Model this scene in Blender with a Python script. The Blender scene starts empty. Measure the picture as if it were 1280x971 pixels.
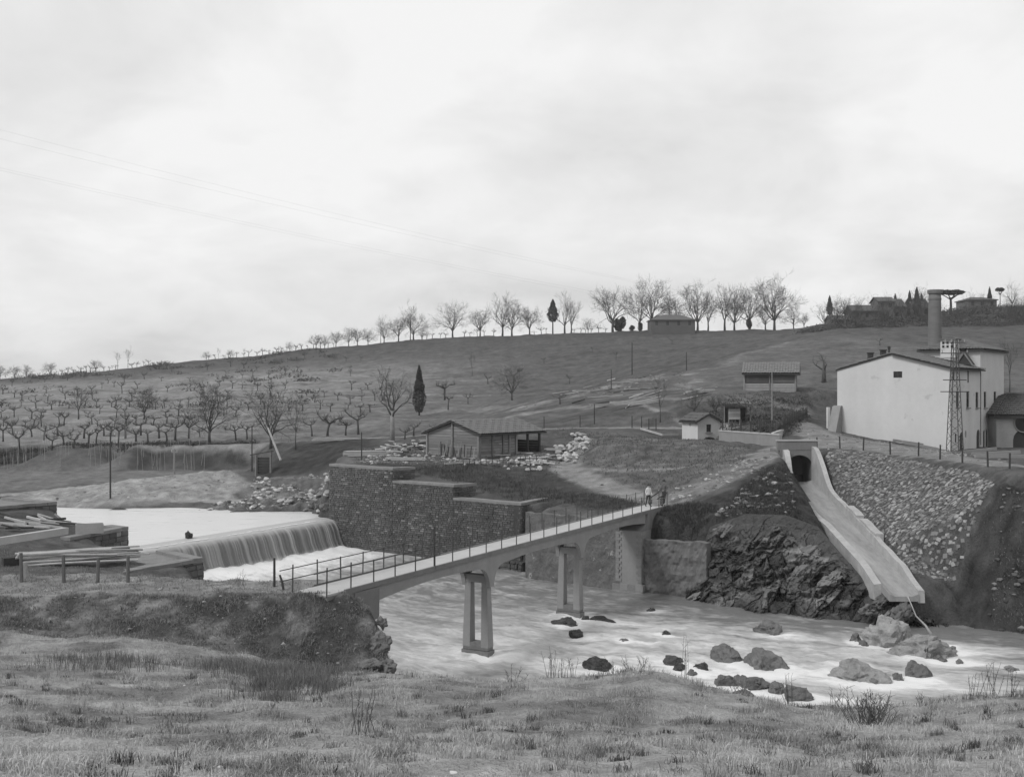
import bpy, bmesh, math, random
import numpy as np
from mathutils import Vector, Matrix, geometry

random.seed(7); RNG = np.random.default_rng(7)
scene = bpy.context.scene
COL = scene.collection

# ---------------------------------------------------------------- camera, sky, sun, exposure
CAMZ = 14.1; FPX = 1400.0; CX = 640.0; CY = 485.5
cam_d = bpy.data.cameras.new('camera'); cam = bpy.data.objects.new('camera', cam_d); COL.objects.link(cam)
cam.location = (0, 0, CAMZ); cam.rotation_euler = (math.radians(90), 0, 0)
cam_d.sensor_width = 36; cam_d.lens = 36 * FPX / 1280; cam_d.clip_start = 0.1; cam_d.clip_end = 6000
scene.camera = cam

SUN_EL, SUN_AZ = 44.0, 236.0     # azimuth clockwise from +Y
wd = bpy.data.worlds.new('World'); scene.world = wd; wd.use_nodes = True
nt = wd.node_tree; nt.nodes.clear(); N = nt.nodes.new; L = nt.links.new
w_out = N('ShaderNodeOutputWorld'); bg = N('ShaderNodeBackground'); bg.inputs['Strength'].default_value = 0.1
sky = N('ShaderNodeTexSky'); sky.sky_type = 'NISHITA'; sky.sun_disc = False
sky.sun_elevation = math.radians(SUN_EL); sky.sun_rotation = math.radians(SUN_AZ)
bw = N('ShaderNodeRGBToBW'); L(sky.outputs[0], bw.inputs[0])
tc = N('ShaderNodeTexCoord'); sep = N('ShaderNodeSeparateXYZ'); L(tc.outputs['Generated'], sep.inputs[0])
def math_node(op, a, b=None, clamp=False):
    n = N('ShaderNodeMath'); n.operation = op; n.use_clamp = clamp
    for i, v in enumerate((a, b)):
        if v is None: continue
        if isinstance(v, (int, float)): n.inputs[i].default_value = v
        else: L(v, n.inputs[i])
    return n.outputs[0]
zz = math_node('ADD', math_node('MAXIMUM', sep.outputs[2], 0.0), 0.34)
comb = N('ShaderNodeCombineXYZ')
L(math_node('DIVIDE', sep.outputs[0], zz), comb.inputs[0]); L(math_node('DIVIDE', sep.outputs[1], zz), comb.inputs[1])
comb.inputs[2].default_value = 1.3
def noise_w(scale, detail, rough, dist=0.0):
    n = N('ShaderNodeTexNoise'); n.inputs['Scale'].default_value = scale; n.inputs['Detail'].default_value = detail
    n.inputs['Roughness'].default_value = rough; n.inputs['Distortion'].default_value = dist
    L(comb.outputs[0], n.inputs['Vector']); return n.outputs[0]
big = noise_w(0.95, 4, 0.5, 0.4); fine = noise_w(3.2, 7, 0.6, 0.3)
cl = math_node('ADD', math_node('MULTIPLY', big, 0.68), math_node('MULTIPLY', fine, 0.32))
ramp = N('ShaderNodeValToRGB'); L(cl, ramp.inputs[0])
e = ramp.color_ramp.elements
e[0].position = 0.36; e[0].color = (5.0, 5.0, 5.0, 1)
e[1].position = 0.60; e[1].color = (8.4, 8.4, 8.4, 1)
m_ = e.new(0.47); m_.color = (6.9, 6.9, 6.9, 1)
mixw = N('ShaderNodeMix'); mixw.data_type = 'RGBA'; mixw.inputs['Factor'].default_value = 0.93
L(bw.outputs[0], mixw.inputs['A']); L(ramp.outputs[0], mixw.inputs['B'])
L(mixw.outputs['Result'], bg.inputs['Color']); L(bg.outputs[0], w_out.inputs['Surface'])

sun_d = bpy.data.lights.new('sun', 'SUN'); sun = bpy.data.objects.new('sun', sun_d); COL.objects.link(sun)
sun_d.energy = 1.5; sun_d.angle = math.radians(14); sun_d.color = (1, 1, 1)
az, el = math.radians(SUN_AZ), math.radians(SUN_EL)
sun.location = (0, 0, 80)
sun.rotation_euler = Vector((math.sin(az) * math.cos(el), math.cos(az) * math.cos(el), math.sin(el))).to_track_quat('Z', 'Y').to_euler()
vs = scene.view_settings
vs.view_transform = 'Standard'; vs.look = 'None'; vs.exposure = 0.2; vs.gamma = 1.0; vs.use_curve_mapping = False

# ---------------------------------------------------------------- helpers
def W(px, py, Y):            # a point seen at that pixel, Y metres out
    return ((px - CX) / FPX * Y, Y, CAMZ - (py - CY) / FPX * Y)
def PZ(px, py, z):           # a point seen at that pixel, at height z
    Y = (CAMZ - z) * FPX / (py - CY)
    return ((px - CX) / FPX * Y, Y, z)

def _hash(ix, iy, iz):
    iz = np.asarray(iz).astype(np.uint32); h = ix.astype(np.uint32) * np.uint32(374761393) + iy.astype(np.uint32) * np.uint32(668265263) + iz * np.uint32(2147483588)
    h = (h ^ (h >> np.uint32(13))) * np.uint32(1274126177)
    return h ^ (h >> np.uint32(16))
_G = RNG.normal(size=(256, 3)); _G /= np.linalg.norm(_G, axis=1)[:, None]
def perlin2(x, y, salt):
    x0, y0 = np.floor(x), np.floor(y); fx, fy = (x - x0).astype(np.float32), (y - y0).astype(np.float32)
    ix, iy = x0.astype(np.int32).astype(np.uint32), y0.astype(np.int32).astype(np.uint32)
    u, v = fx * fx * fx * (fx * (fx * 6 - 15) + 10), fy * fy * fy * (fy * (fy * 6 - 15) + 10); sz = np.uint32(int(salt * 97.3) & 0xffff)
    r = []
    with np.errstate(over='ignore'):
        for dy in (0, 1):
            for dx in (0, 1):
                h = _hash(ix + np.uint32(dx), iy + np.uint32(dy), sz) & np.uint32(255); r.append(_GX2[h] * (fx - dx) + _GY2[h] * (fy - dy))
    a = r[0] + u * (r[1] - r[0]); b = r[2] + u * (r[3] - r[2])
    return (a + v * (b - a)) * 1.5
_a2 = RNG.uniform(0, 2 * math.pi, 256); _GX2 = np.cos(_a2).astype(np.float32); _GY2 = np.sin(_a2).astype(np.float32)
def perlin(x, y, z=0.0):
    if np.ndim(z) == 0:
        x, y = np.broadcast_arrays(np.asarray(x, float), np.asarray(y, float)); return perlin2(x, y, float(z))
    x, y, z = np.broadcast_arrays(np.asarray(x, float), np.asarray(y, float), np.asarray(z, float))
    x0, y0, z0 = np.floor(x), np.floor(y), np.floor(z)
    fx, fy, fz = x - x0, y - y0, z - z0
    ix, iy, iz = x0.astype(np.int64), y0.astype(np.int64), z0.astype(np.int64)
    u, v, w = [f * f * f * (f * (f * 6 - 15) + 10) for f in (fx, fy, fz)]
    out = 0
    with np.errstate(over='ignore'):
        for dx in (0, 1):
            for dy in (0, 1):
                for dz in (0, 1):
                    g = _G[_hash(ix + dx, iy + dy, iz + dz) & np.uint32(255)]
                    d = g[..., 0] * (fx - dx) + g[..., 1] * (fy - dy) + g[..., 2] * (fz - dz)
                    out = out + d * (u if dx else 1 - u) * (v if dy else 1 - v) * (w if dz else 1 - w)
    return out * 1.5
def fbm(x, y, z=0.0, oct=4, gain=0.5, lac=2.03):
    s, a, f = 0, 1.0, 1.0
    for k in range(oct):
        s = s + a * perlin(np.asarray(x) * f + 17.3 * k, np.asarray(y) * f - 9.1 * k, np.asarray(z) * f + 3.3 * k); a *= gain; f *= lac
    return s
def worley(x, y, z):
    x, y, z = np.broadcast_arrays(np.asarray(x, float), np.asarray(y, float), np.asarray(z, float)); ix, iy, iz = [np.floor(q).astype(np.int64) for q in (x, y, z)]
    f1 = np.full(x.shape, 9.0); f2 = f1.copy(); val = np.zeros(x.shape)
    with np.errstate(over='ignore'):
        for dx in (-1, 0, 1):
            for dy in (-1, 0, 1):
                for dz in (-1, 0, 1):
                    h = _hash(ix + dx, iy + dy, iz + dz); ox, oy, oz = (h & np.uint32(1023)) / 1023.0, ((h >> np.uint32(10)) & np.uint32(1023)) / 1023.0, ((h >> np.uint32(20)) & np.uint32(1023)) / 1023.0
                    d = np.sqrt((ix + dx + ox - x) ** 2 + (iy + dy + oy - y) ** 2 + (iz + dz + oz - z) ** 2); v = (_hash(ix + dx + 91, iy + dy, iz + dz) & np.uint32(1023)) / 1023.0
                    c = d < f1; f2 = np.where(c, f1, np.minimum(f2, d)); val = np.where(c, v, val); f1 = np.where(c, d, f1)
    return f1, f2, val
def smooth(a, b, x):
    t = np.clip((x - a) / (b - a), 0, 1); return t * t * (3 - 2 * t)

# ---- materials: everything is a neutral grey, as the plate is monochrome
MATS = {}
def mat(name, val, var=0.25, scale=2.0, fine=14.0, rough=0.85, bump=0.25, stretch=(1, 1, 1), attr=None, spec=0.3, objvar=0.0, stain=None, bdist=0.05, patch=None, micro=0.0, macro=0.0):
    if name in MATS: return MATS[name]
    m = bpy.data.materials.new(name); m.use_nodes = True; t = m.node_tree; nd = t.nodes; ln = t.links.new
    b = nd['Principled BSDF']; b.inputs['Roughness'].default_value = rough; b.inputs['Specular IOR Level'].default_value = spec
    def mth(op, a, c=None, clamp=False):
        n = nd.new('ShaderNodeMath'); n.operation = op; n.use_clamp = clamp
        for i, v in enumerate((a, c)):
            if v is None: continue
            if isinstance(v, (int, float)): n.inputs[i].default_value = v
            else: ln(v, n.inputs[i])
        return n.outputs[0]
    g = nd.new('ShaderNodeNewGeometry'); mp = nd.new('ShaderNodeMapping'); mp.inputs['Scale'].default_value = stretch
    ln(g.outputs['Position'], mp.inputs['Vector'])
    def nz(s, d, r=0.6):
        n = nd.new('ShaderNodeTexNoise'); n.inputs['Scale'].default_value = s; n.inputs['Detail'].default_value = d; n.inputs['Roughness'].default_value = r
        ln(mp.outputs[0], n.inputs['Vector']); return n.outputs[0]
    n1 = nz(scale, 5); n2 = nz(fine, 4, 0.7)
    f = mth('ADD', mth('MULTIPLY', mth('SUBTRACT', n1, 0.5), 2.2 * var), mth('MULTIPLY', mth('SUBTRACT', n2, 0.5), 1.6 * var))
    if objvar:
        oi = nd.new('ShaderNodeObjectInfo'); f = mth('ADD', f, mth('MULTIPLY', mth('SUBTRACT', oi.outputs['Random'], 0.5), 2 * objvar))
    if stain:      # vertical rain streaks on a wall
        mp2 = nd.new('ShaderNodeMapping'); mp2.inputs['Scale'].default_value = (1, 1, 0.12); ln(g.outputs['Position'], mp2.inputs['Vector'])
        n3 = nd.new('ShaderNodeTexNoise'); n3.inputs['Scale'].default_value = stain[0]; n3.inputs['Detail'].default_value = 5; ln(mp2.outputs[0], n3.inputs['Vector'])
        f = mth('ADD', f, mth('MULTIPLY', mth('SUBTRACT', n3.outputs[0], 0.5), stain[1]))
    if macro: f = mth('ADD', f, mth('MULTIPLY', mth('SUBTRACT', nz(macro, 5, .65), .5), 2.0 * var))
    if micro: f = mth('ADD', f, mth('MULTIPLY', mth('SUBTRACT', nz(micro, 3, .75), .5), 1.7 * var))
    f = mth('ADD', f, 1.0)
    if attr:
        a = nd.new('ShaderNodeAttribute'); a.attribute_name = attr; base = a.outputs['Fac']
    else: base = val
    c = mth('MAXIMUM', mth('MULTIPLY', f, base), 0.012)
    if patch:
        pn = nd.new('ShaderNodeMapRange'); pn.inputs['From Min'].default_value = patch[1]; pn.inputs['From Max'].default_value = patch[1] + .05; ln(nz(patch[0], 6, .7), pn.inputs['Value'])
        c = mth('ADD', mth('MULTIPLY', c, mth('SUBTRACT', 1.0, pn.outputs[0])), mth('MULTIPLY', pn.outputs[0], patch[2]))
    ln(c, b.inputs['Base Color'])
    if bump:
        bn = nd.new('ShaderNodeBump'); bn.inputs['Strength'].default_value = bump; bn.inputs['Distance'].default_value = bdist
        ln(n2, bn.inputs['Height']); ln(bn.outputs[0], b.inputs['Normal'])
    MATS[name] = m; return m

# ---- mesh builder: world coordinates in, one mesh object out
class MB:
    def __init__(s): s.v = []; s.f = []; s.mi = []
    def add(s, vs, fs, mi=0):
        o = len(s.v); s.v += [tuple(p) for p in vs]; s.f += [tuple(o + i for i in f) for f in fs]; s.mi += [mi] * len(fs); return s
    def box(s, c, size, rz=0.0, jit=0.0, M=None, mi=0):
        hx, hy, hz_ = size[0] / 2, size[1] / 2, size[2] / 2
        ca, sa = math.cos(rz), math.sin(rz); vs = []
        for dz in (-hz_, hz_):
            for dx, dy in ((-hx, -hy), (hx, -hy), (hx, hy), (-hx, hy)):
                p = Vector((dx + random.uniform(-jit, jit), dy + random.uniform(-jit, jit), dz + random.uniform(-jit, jit)))
                if M is not None: p = M @ p
                vs.append((c[0] + p.x * ca - p.y * sa, c[1] + p.x * sa + p.y * ca, c[2] + p.z))
        return s.add(vs, [(0, 3, 2, 1), (4, 5, 6, 7), (0, 1, 5, 4), (1, 2, 6, 5), (2, 3, 7, 6), (3, 0, 4, 7)], mi)
    def beam(s, a, b, w, h, jit=0.0, mi=0, up=(0, 0, 1)):       # rectangular bar from a to b, h measured along up
        a, b = Vector(a), Vector(b); d = (b - a); ln_ = d.length
        if ln_ < 1e-6: return s
        x = d / ln_; u = Vector(up); y = u.cross(x)
        if y.length < 1e-4: y = Vector((1, 0, 0)).cross(x)
        y.normalize(); z = x.cross(y); vs = []
        for p in (a, b):
            for sy, sz in ((-1, -1), (1, -1), (1, 1), (-1, 1)):
                q = p + y * (sy * w / 2 + random.uniform(-jit, jit)) + z * (sz * h / 2 + random.uniform(-jit, jit)); vs.append(q)
        return s.add(vs, [(0, 1, 2, 3), (4, 7, 6, 5), (0, 4, 5, 1), (1, 5, 6, 2), (2, 6, 7, 3), (3, 7, 4, 0)], mi)
    def tube(s, pts, rad, n=6, mi=0, cap=True):
        pts = [Vector(p) for p in pts]; m = len(pts)
        if not hasattr(rad, '__len__'): rad = [rad] * m
        o = len(s.v); prev = None
        for i, p in enumerate(pts):
            d = (pts[min(i + 1, m - 1)] - pts[max(i - 1, 0)]); d = d.normalized() if d.length > 1e-9 else Vector((0, 0, 1))
            if prev is None:
                a = d.orthogonal().normalized()
            else:
                a = prev - d * prev.dot(d); a = a.normalized() if a.length > 1e-6 else d.orthogonal().normalized()
            prev = a; b = d.cross(a)
            for k in range(n):
                t = 2 * math.pi * k / n; q = p + (a * math.cos(t) + b * math.sin(t)) * rad[i]; s.v.append((q.x, q.y, q.z))
        for i in range(m - 1):
            for k in range(n):
                k2 = (k + 1) % n; s.f.append((o + i * n + k, o + i * n + k2, o + (i + 1) * n + k2, o + (i + 1) * n + k)); s.mi.append(mi)
        if cap and n > 3:
            s.f.append(tuple(o + k for k in reversed(range(n)))); s.f.append(tuple(o + (m - 1) * n + k for k in range(n))); s.mi += [mi, mi]
        return s
    def prism(s, poly, a, b, mi=0):      # poly: points (3D); swept from offset a to offset b (vectors)
        n = len(poly); A, B = Vector(a), Vector(b)
        vs = [Vector(p) + A for p in poly] + [Vector(p) + B for p in poly]
        return s.add(vs, [tuple(reversed(range(n))), tuple(range(n, 2 * n))] + [(i, (i + 1) % n, n + (i + 1) % n, n + i) for i in range(n)], mi)
    def mesh(s, name, mats, off=(0, 0, 0), smooth_=False):
        me = bpy.data.meshes.new(name)
        me.from_pydata([(x - off[0], y - off[1], z - off[2]) for x, y, z in s.v], [], s.f)
        for m in (mats if isinstance(mats, (list, tuple)) else [mats]): me.materials.append(m)
        if any(s.mi): me.polygons.foreach_set('material_index', s.mi)
        if smooth_: me.polygons.foreach_set('use_smooth', [True] * len(s.f))
        return me
    def build(s, name, mats, parent=None, smooth_=False, recalc=False):
        off = tuple(worldloc(parent)) if parent else (0, 0, 0)
        me = s.mesh(name, mats, off, smooth_)
        if recalc:
            bm = bmesh.new(); bm.from_mesh(me); bmesh.ops.recalc_face_normals(bm, faces=bm.faces); bm.to_mesh(me); bm.free()
        o = bpy.data.objects.new(name, me); COL.objects.link(o)
        if parent: o.parent = parent
        return o
def worldloc(o):
    v = Vector(o.location)
    return v + worldloc(o.parent) if o.parent else v
def tag(o, label=None, cat=None, group=None, kind=None):
    if label: o['label'] = label
    if cat: o['category'] = cat
    if group: o['group'] = group
    if kind: o['kind'] = kind
    return o
def thing(name, label, cat, loc, group=None):
    o = bpy.data.objects.new(name, None); COL.objects.link(o); o.location = loc; o.empty_display_size = 0.3
    return tag(o, label, cat, group)
def solo(name, mb, m, label, cat, base, group=None, smooth_=False, recalc=False):   # a thing that is a single mesh, origin at base
    me = mb.mesh(name, m, base, smooth_)
    if recalc:
        bm = bmesh.new(); bm.from_mesh(me); bmesh.ops.recalc_face_normals(bm, faces=bm.faces); bm.to_mesh(me); bm.free()
    o = bpy.data.objects.new(name, me); COL.objects.link(o); o.location = base
    return tag(o, label, cat, group)
def np_obj(name, verts, faces, m, smooth_=True, attrs=None, loc=None, vecattrs=None):
    """verts (n,3); faces (k,3|4) arrays"""
    me = bpy.data.meshes.new(name); verts = np.asarray(verts, np.float32); faces = np.asarray(faces, np.int32)
    k, c = faces.shape
    me.vertices.add(len(verts)); me.vertices.foreach_set('co', verts.ravel())
    me.loops.add(k * c); me.loops.foreach_set('vertex_index', faces.ravel())
    me.polygons.add(k); me.polygons.foreach_set('loop_start', np.arange(0, k * c, c, dtype=np.int32)); me.polygons.foreach_set('loop_total', np.full(k, c, np.int32))
    me.update(calc_edges=True)
    for nme, a in (attrs or {}).items():
        at = me.attributes.new(nme, 'FLOAT', 'POINT'); at.data.foreach_set('value', np.asarray(a, np.float32))
    for nme, a in (vecattrs or {}).items():
        at = me.attributes.new(nme, 'FLOAT_VECTOR', 'POINT'); at.data.foreach_set('vector', np.asarray(a, np.float32).ravel())
    if m: me.materials.append(m)
    me.polygons.foreach_set('use_smooth', np.full(k, smooth_, bool))
    o = bpy.data.objects.new(name, me); COL.objects.link(o)
    if loc: o.location = loc
    return o
def copy_tree(o, parent=None):
    c = o.copy(); COL.objects.link(c); c.parent = parent
    for ch in list(o.children): copy_tree(ch, c)
    return c
# ---------------------------------------------------------------- terrain
WALL_A = np.array((-14.2, 99.2)); WALL_D = np.array((14.9, -12.2))          # river face of the masonry wall, t = 0..1
WN = np.array((0.633, 0.774))                                                # horizontally into the bank
def wall_pt(t, back=0.0): return WALL_A + WALL_D * t + WN * back
def chute_x(Y): return 24.2 - (94 - Y) * 0.0393
def chute_z(Y): return 6.2 - (94 - Y) * 0.155
BR0 = np.array((-8.5, 47.0)); BR1 = np.array((11.1, 83.5)); BRL = np.linalg.norm(BR1 - BR0); BRD = (BR1 - BR0) / BRL
BRN = np.array((BRD[1], -BRD[0])); DECK = 5.5
def br(t, side=0.0): return BR0 + (BR1 - BR0) * t + BRN * side

CP = []
def bl(pts, step=2.0):
    pts = [tuple(map(float, p)) for p in pts]
    for a, b in zip(pts, pts[1:]):
        n = max(1, int(math.dist(a[:2], b[:2]) / step))
        for i in range(n): CP.append(tuple(a[k] + (b[k] - a[k]) * i / n for k in range(3)))
    CP.append(pts[-1])
# the field the camera stands on
bl([(-800, -40, 20), (0, -40, 17), (800, -40, 20)], 60)
bl([(-70, 0, 12.9), (0, 0, 12.5), (70, 0, 12.7)], 10); bl([(-800, 0, 14), (-70, 0, 12.9)], 80); bl([(70, 0, 12.7), (800, 0, 13)], 80)
bl([(-60, 12, 10.3), (0, 12, 9.95), (60, 12, 10.1)], 5)
bl([(-60, 22, 8.2), (-10, 22, 7.55), (10, 22, 7.35), (60, 22, 7.7)], 4)
bl([(-60, 33, 6.5), (-24, 33, 6.0), (-12, 33, 5.75), (-6, 33, 5.45)], 3)
bl([(-60, 39.5, 5.7), (-24, 39.5, 4.95), (-14, 39.5, 4.7), (-8, 39.5, 4.2), (-5, 39.5, 3.9)], 2)
crest = [W(*p) for p in ((500, 845, 37), (560, 853, 36.6), (640, 859, 36), (690, 853, 35.5), (760, 849, 35), (800, 842, 34.6), (830, 853, 34.3), (870, 867, 34), (940, 881, 33.5), (1000, 887, 33), (1060, 888, 33), (1130, 882, 32.6), (1200, 875, 32.3), (1290, 868, 32))]
crest.append((40, 31.5, 5.6)); crest.append((60, 31, 6))
bl(crest, 1.2)
bl([(x, y - 4.5, z + 1.28) for x, y, z in crest[1:]], 2)
bl([(x, y + 2.0, z - 2.0) for x, y, z in crest], 2); bl([(x, y + 4.5, 0.4) for x, y, z in crest], 2); bl([(x, y + 6.5, -1.6) for x, y, z in crest], 2)
# bank in front of the terrace, terrace
bl([W(-60, 783, 44), W(0, 785, 44), W(150, 795, 43.6), W(260, 807, 43.4), W(380, 835, 43.6), W(450, 846, 43.6)], 1.2)
bl([W(-300, 748, 46.3), W(0, 748, 46.3), W(150, 746, 46.3), W(300, 743, 46.6), W(390, 742, 46.9), W(440, 745, 47.2)], 1.2)
bl([(-60, 53, 5.7), (-45, 53, 5.6), (-18, 51.2, 5.55), (-9.5, 50, 5.5), (-7.6, 50.2, 5.45)], 1.5)
bl([(-60, 49, 5.6), (-30, 49, 5.5), (-9.0, 48.3, 5.45)], 2)
bl([(-7.3, 51.3, 5.2), (-6.3, 48.6, 5.0), (-5.35, 46.6, 4.5), (-4.85, 45.1, 3.75), (-4.5, 43.5, 2.9), (-4.0, 40.5, 3.6)], 0.6)
bl([(-6.5, 52.4, -1.6), (-5.55, 49.2, -1.6), (-4.7, 46.9, -1.6), (-4.2, 45.2, -1.6), (-3.85, 43.6, -1.6), (-2.6, 42.6, -1.6)], 0.6)
bl([(-9.3, 51.5, 5.2), (-11, 52.3, 5.0), (-14.6, 54.4, 4.5), (-17, 60, 4.0), (-18.9, 66.0, 3.6)], 1)
bl([(-7.6, 53.4, -1.6), (-9.8, 54.6, -1.6), (-13.0, 56.6, -1.6), (-15.6, 60.8, -1.6), (-17.5, 66.2, -1.6), (-21.5, 71.5, -1.6), (-25, 76.6, -1.6), (-25.6, 79, -1.6)], 1)
bl([(-16.5, 55.2, 4.3), (-21, 55.8, 4.4), (-30, 56.5, 4.5), (-60, 58, 4.6)], 2); bl([(-19.5, 61.5, 3.7), (-22, 62, 4.1), (-32, 62.5, 4.6), (-60, 63, 4.8)], 2)
bl([(-22.5, 69.5, 3.7), (-26.5, 68.5, 4.0), (-30, 66.5, 5.0), (-36, 66, 5.5), (-60, 66, 5.8)], 1.5)
bl([(-27.2, 76.5, 4.4), (-30, 73, 4.7), (-38, 71, 5.4), (-60, 70, 5.7)], 2)
bl([(-27.4, 78.6, 4.4), (-31.5, 80.3, 4.4), (-35, 84.6, 5.2), (-41, 90.5, 5.3), (-70, 97, 5.3), (-200, 105, 5.5)], 3)
bl([(-25.7, 79.8, 0.6), (-30.6, 81.4, 0.6), (-33.6, 85.6, 0.6), (-40, 92.3, 0.6), (-70, 99.2, 0.6), (-200, 108, 0.6)], 3)
# pond bed and its far shore
bl([(-16.8, 101.4, 0.6), (-18, 100, 0.6), (-26, 84, 0.6)], 2); bl([(-16.2, 98.6, -1.6), (-18.5, 95, -1.6), (-24.8, 82.5, -1.6)], 2)
shore = [PZ(*p, 2.1) for p in ((-200, 633), (0, 636), (70, 638), (140, 640), (190, 639), (230, 638), (300, 643), (350, 642), (385, 643), (410, 641))]
bl(shore, 1.5); bl([(x * .97, y - 3.5, 0.6) for x, y, z in shore], 2)
bl([(x * 1.02, y + 1.6, 2.75) for x, y, z in shore], 1.5)
bl([W(-100, 622, 117), W(40, 619, 117), W(110, 607, 119), W(180, 598, 121), W(240, 592, 124), W(285, 586, 126)], 2)
bl([W(-100, 632, 112), W(60, 632, 111.5), W(130, 622, 112.5), W(200, 617, 114), W(270, 611, 117), W(310, 603, 120)], 2)
bl([W(-100, 618, 122), W(40, 612, 123), W(110, 606, 125), W(180, 602, 128), W(240, 601, 130), W(285, 598, 131)], 3)
bl([W(305, 604, 124), W(330, 606, 123), W(400, 612, 121)], 2); bl([W(225, 628, 113), W(330, 625, 115), W(400, 622, 117)], 2)
bl([W(330, 597, 128), W(360, 592, 127), W(412, 588, 125)], 2); bl([W(330, 580, 132), W(360, 566, 136), W(412, 560, 134), W(440, 560, 128)], 2)
# flat fields and scarp beyond the pond
bl([W(-600, 590, 142), W(0, 590, 142), W(110, 588, 142), W(250, 590, 140), W(320, 590, 140)], 4)
bl([W(-600, 582, 150), W(0, 582, 150), W(110, 583, 150), W(230, 586, 147), W(310, 586, 146)], 4)
bl([W(-600, 560, 155), W(0, 560, 155), W(110, 559, 155), W(250, 558, 153), W(320, 556, 152), W(400, 553, 150), W(480, 548, 146)], 4)
for Y, row in ((175, ((-600, 545), (0, 546), (200, 543), (400, 539), (560, 535))), (200, ((-600, 534), (0, 532), (200, 528), (400, 525), (600, 520))),
               (260, ((-600, 508), (0, 505), (200, 503), (400, 500), (600, 499), (700, 497))), (330, ((-600, 490), (0, 487), (200, 480), (400, 472), (600, 466), (800, 452))),
               (385, ((-600, 480), (0, 478), (200, 465), (400, 449), (600, 437), (800, 428), (950, 424))),
               (424, ((-600, 478), (-200, 478), (0, 473), (100, 467), (200, 454), (330, 441), (450, 428), (560, 419), (760, 412), (900, 410), (1000, 410)))):
    bl([W(px, py, Y) for px, py in row], Y / 25)
bl([(-300, 520, 8), (-100, 520, 22), (60, 520, 32), (200, 500, 36)], 30); bl([(-900, 700, 0), (0, 700, 6), (900, 700, 10)], 80); bl([(-1600, 2600, -30), (0, 2600, -30), (1600, 2600, -30)], 200)
bl([(-900, 300, 12), (-900, 130, 6)], 80); bl([(900, 300, 35), (900, 60, 12)], 80); bl([(-900, 424, 16), (-300, 424, 16)], 80)
# river wall and the ground behind it
for t0, t1, z in ((-0.16, 0.268, 7.15), (0.275, 0.633, 6.05), (0.64, 0.985, 5.0)):
    bl([(*wall_pt(t0, .45), z), (*wall_pt(t1, .45), z)], 1); bl([(*wall_pt(t0, .9), z + .02), (*wall_pt(t1 - .02, .9), z + .02)], 1)
bl([(*wall_pt(-0.16, .05), -1.6), (*wall_pt(1.0, .05), -1.6)], 1)
bl([(-17.6, 102.3, 2.2), (-18.6, 106, 2.4), (-19.3, 112, 3.0)], 1); bl([(-16.4, 102.6, 7.1), (-17.0, 107, 7.2), (-17.5, 113, 7.2)], 1)
bl([(0.9, 88.6, 4.95), (2.6, 92, 5.1)], 1)
bl([(-16.5, 109, 7.3), (-12, 106, 7.35), (-8, 104, 7.35), (-3, 104, 7.2), (2, 105, 7.2)], 2); bl([(-17, 120, 7.5), (-8, 120, 7.5), (3, 118, 7.5), (6, 112, 7.5)], 3)
bl([(-12, 100.5, 7.25), (-7, 98.5, 6.6), (-3, 96, 6.0), (2.5, 95.5, 5.6)], 1.5)
bl([(1.75, 84.1, 4.8), (7.7, 79.5, 4.9), (8.3, 80.0, 5.1), (9.9, 79.2, 4.9), (13.1, 76.5, 3.9)], .6); bl([(10.8, 81.2, 5.35), (13.6, 79.2, 5.5)], .8); bl([(1.3, 83.7, -1.6), (7.5, 78.7, -1.6), (8.2, 79.0, -1.6), (9.4, 78.2, -1.6), (12.9, 75.5, -1.6)], .6); bl([(0.9, 86.8, -1.6), (1.3, 83.7, -1.6)], .6)
bl([(4, 88, 5.3), (9, 86, 5.5), (12, 86, 5.6)], 1.5)
path_l = [(11.2, 84.5, 5.5), (9.0, 90, 5.6), (6.8, 95.5, 6.2), (4.8, 101, 6.8), (5.2, 106, 7.2), (7.0, 114, 8.0)]
bl(path_l, 1.2)
# rock spur left of the chute, ramp to the portal
bl([(12.9, 75.0, -1.6), (13.2, 74.0, -1.6), (17.4, 68.6, -1.6), (20.9, 67.4, -1.6), (23.4, 66.2, -1.6), (26.0, 66.2, -1.2), (27.6, 64.4, -1.4), (28.9, 62.9, -1.6), (40, 58, -1.6), (60, 52, -1.6), (900, 20, -1.6)], 1.2)
bl([(14, 77.0, 5.2), (18, 76.2, 5.4), (20.4, 75.6, 4.8), (21.3, 72.5, 2.9), (21.8, 69, 1.6)], 1)
ramp_l = [(11.4, 84.5, 5.5), (15, 86.5, 6.6), (19.5, 89.5, 8.2), (22, 94.5, 8.8), (24, 99, 8.9)]
bl(ramp_l, 1.2)
bl([(13.5, 81.3, 5.6), (17, 82.5, 6.6), (20.2, 85.5, 7.8), (21.6, 90, 8.6)], 1.2); bl([(18.5, 79.5, 6.0), (20.6, 82.5, 6.6), (21.6, 86, 7.4), (22.1, 90, 8.1)], 1.2)
for Y, l, r in ((94, 2.75, 2.45), (92, 2.5, 2.0), (90, 2.2, 1.3), (87, 1.9, 1.05), (84, 1.5, .95), (82, 1.1, .9), (80, .75, .85), (78, .3, .8), (74, -.4, .8), (70.5, -1.0, .5), (68, -1.4, -.2)):
    cx, cz = chute_x(Y), chute_z(Y)
    CP += [(cx - 1.25, Y, cz - .8), (cx, Y, cz - .8), (cx + 1.25, Y, cz - .8), (cx - 1.55, Y, cz + l - .12), (cx + 1.75, Y, cz + r - .12)]
bl([(22.7, 96.9, 5.4), (25.6, 96.9, 5.4)], 1); bl([(22.0, 98.0, 8.75), (26.4, 98.0, 8.75)], 1); bl([(21.9, 94.6, 8.7), (21.9, 98, 8.75)], 1); bl([(26.5, 94.6, 8.6), (26.5, 98, 8.75)], 1)
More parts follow.
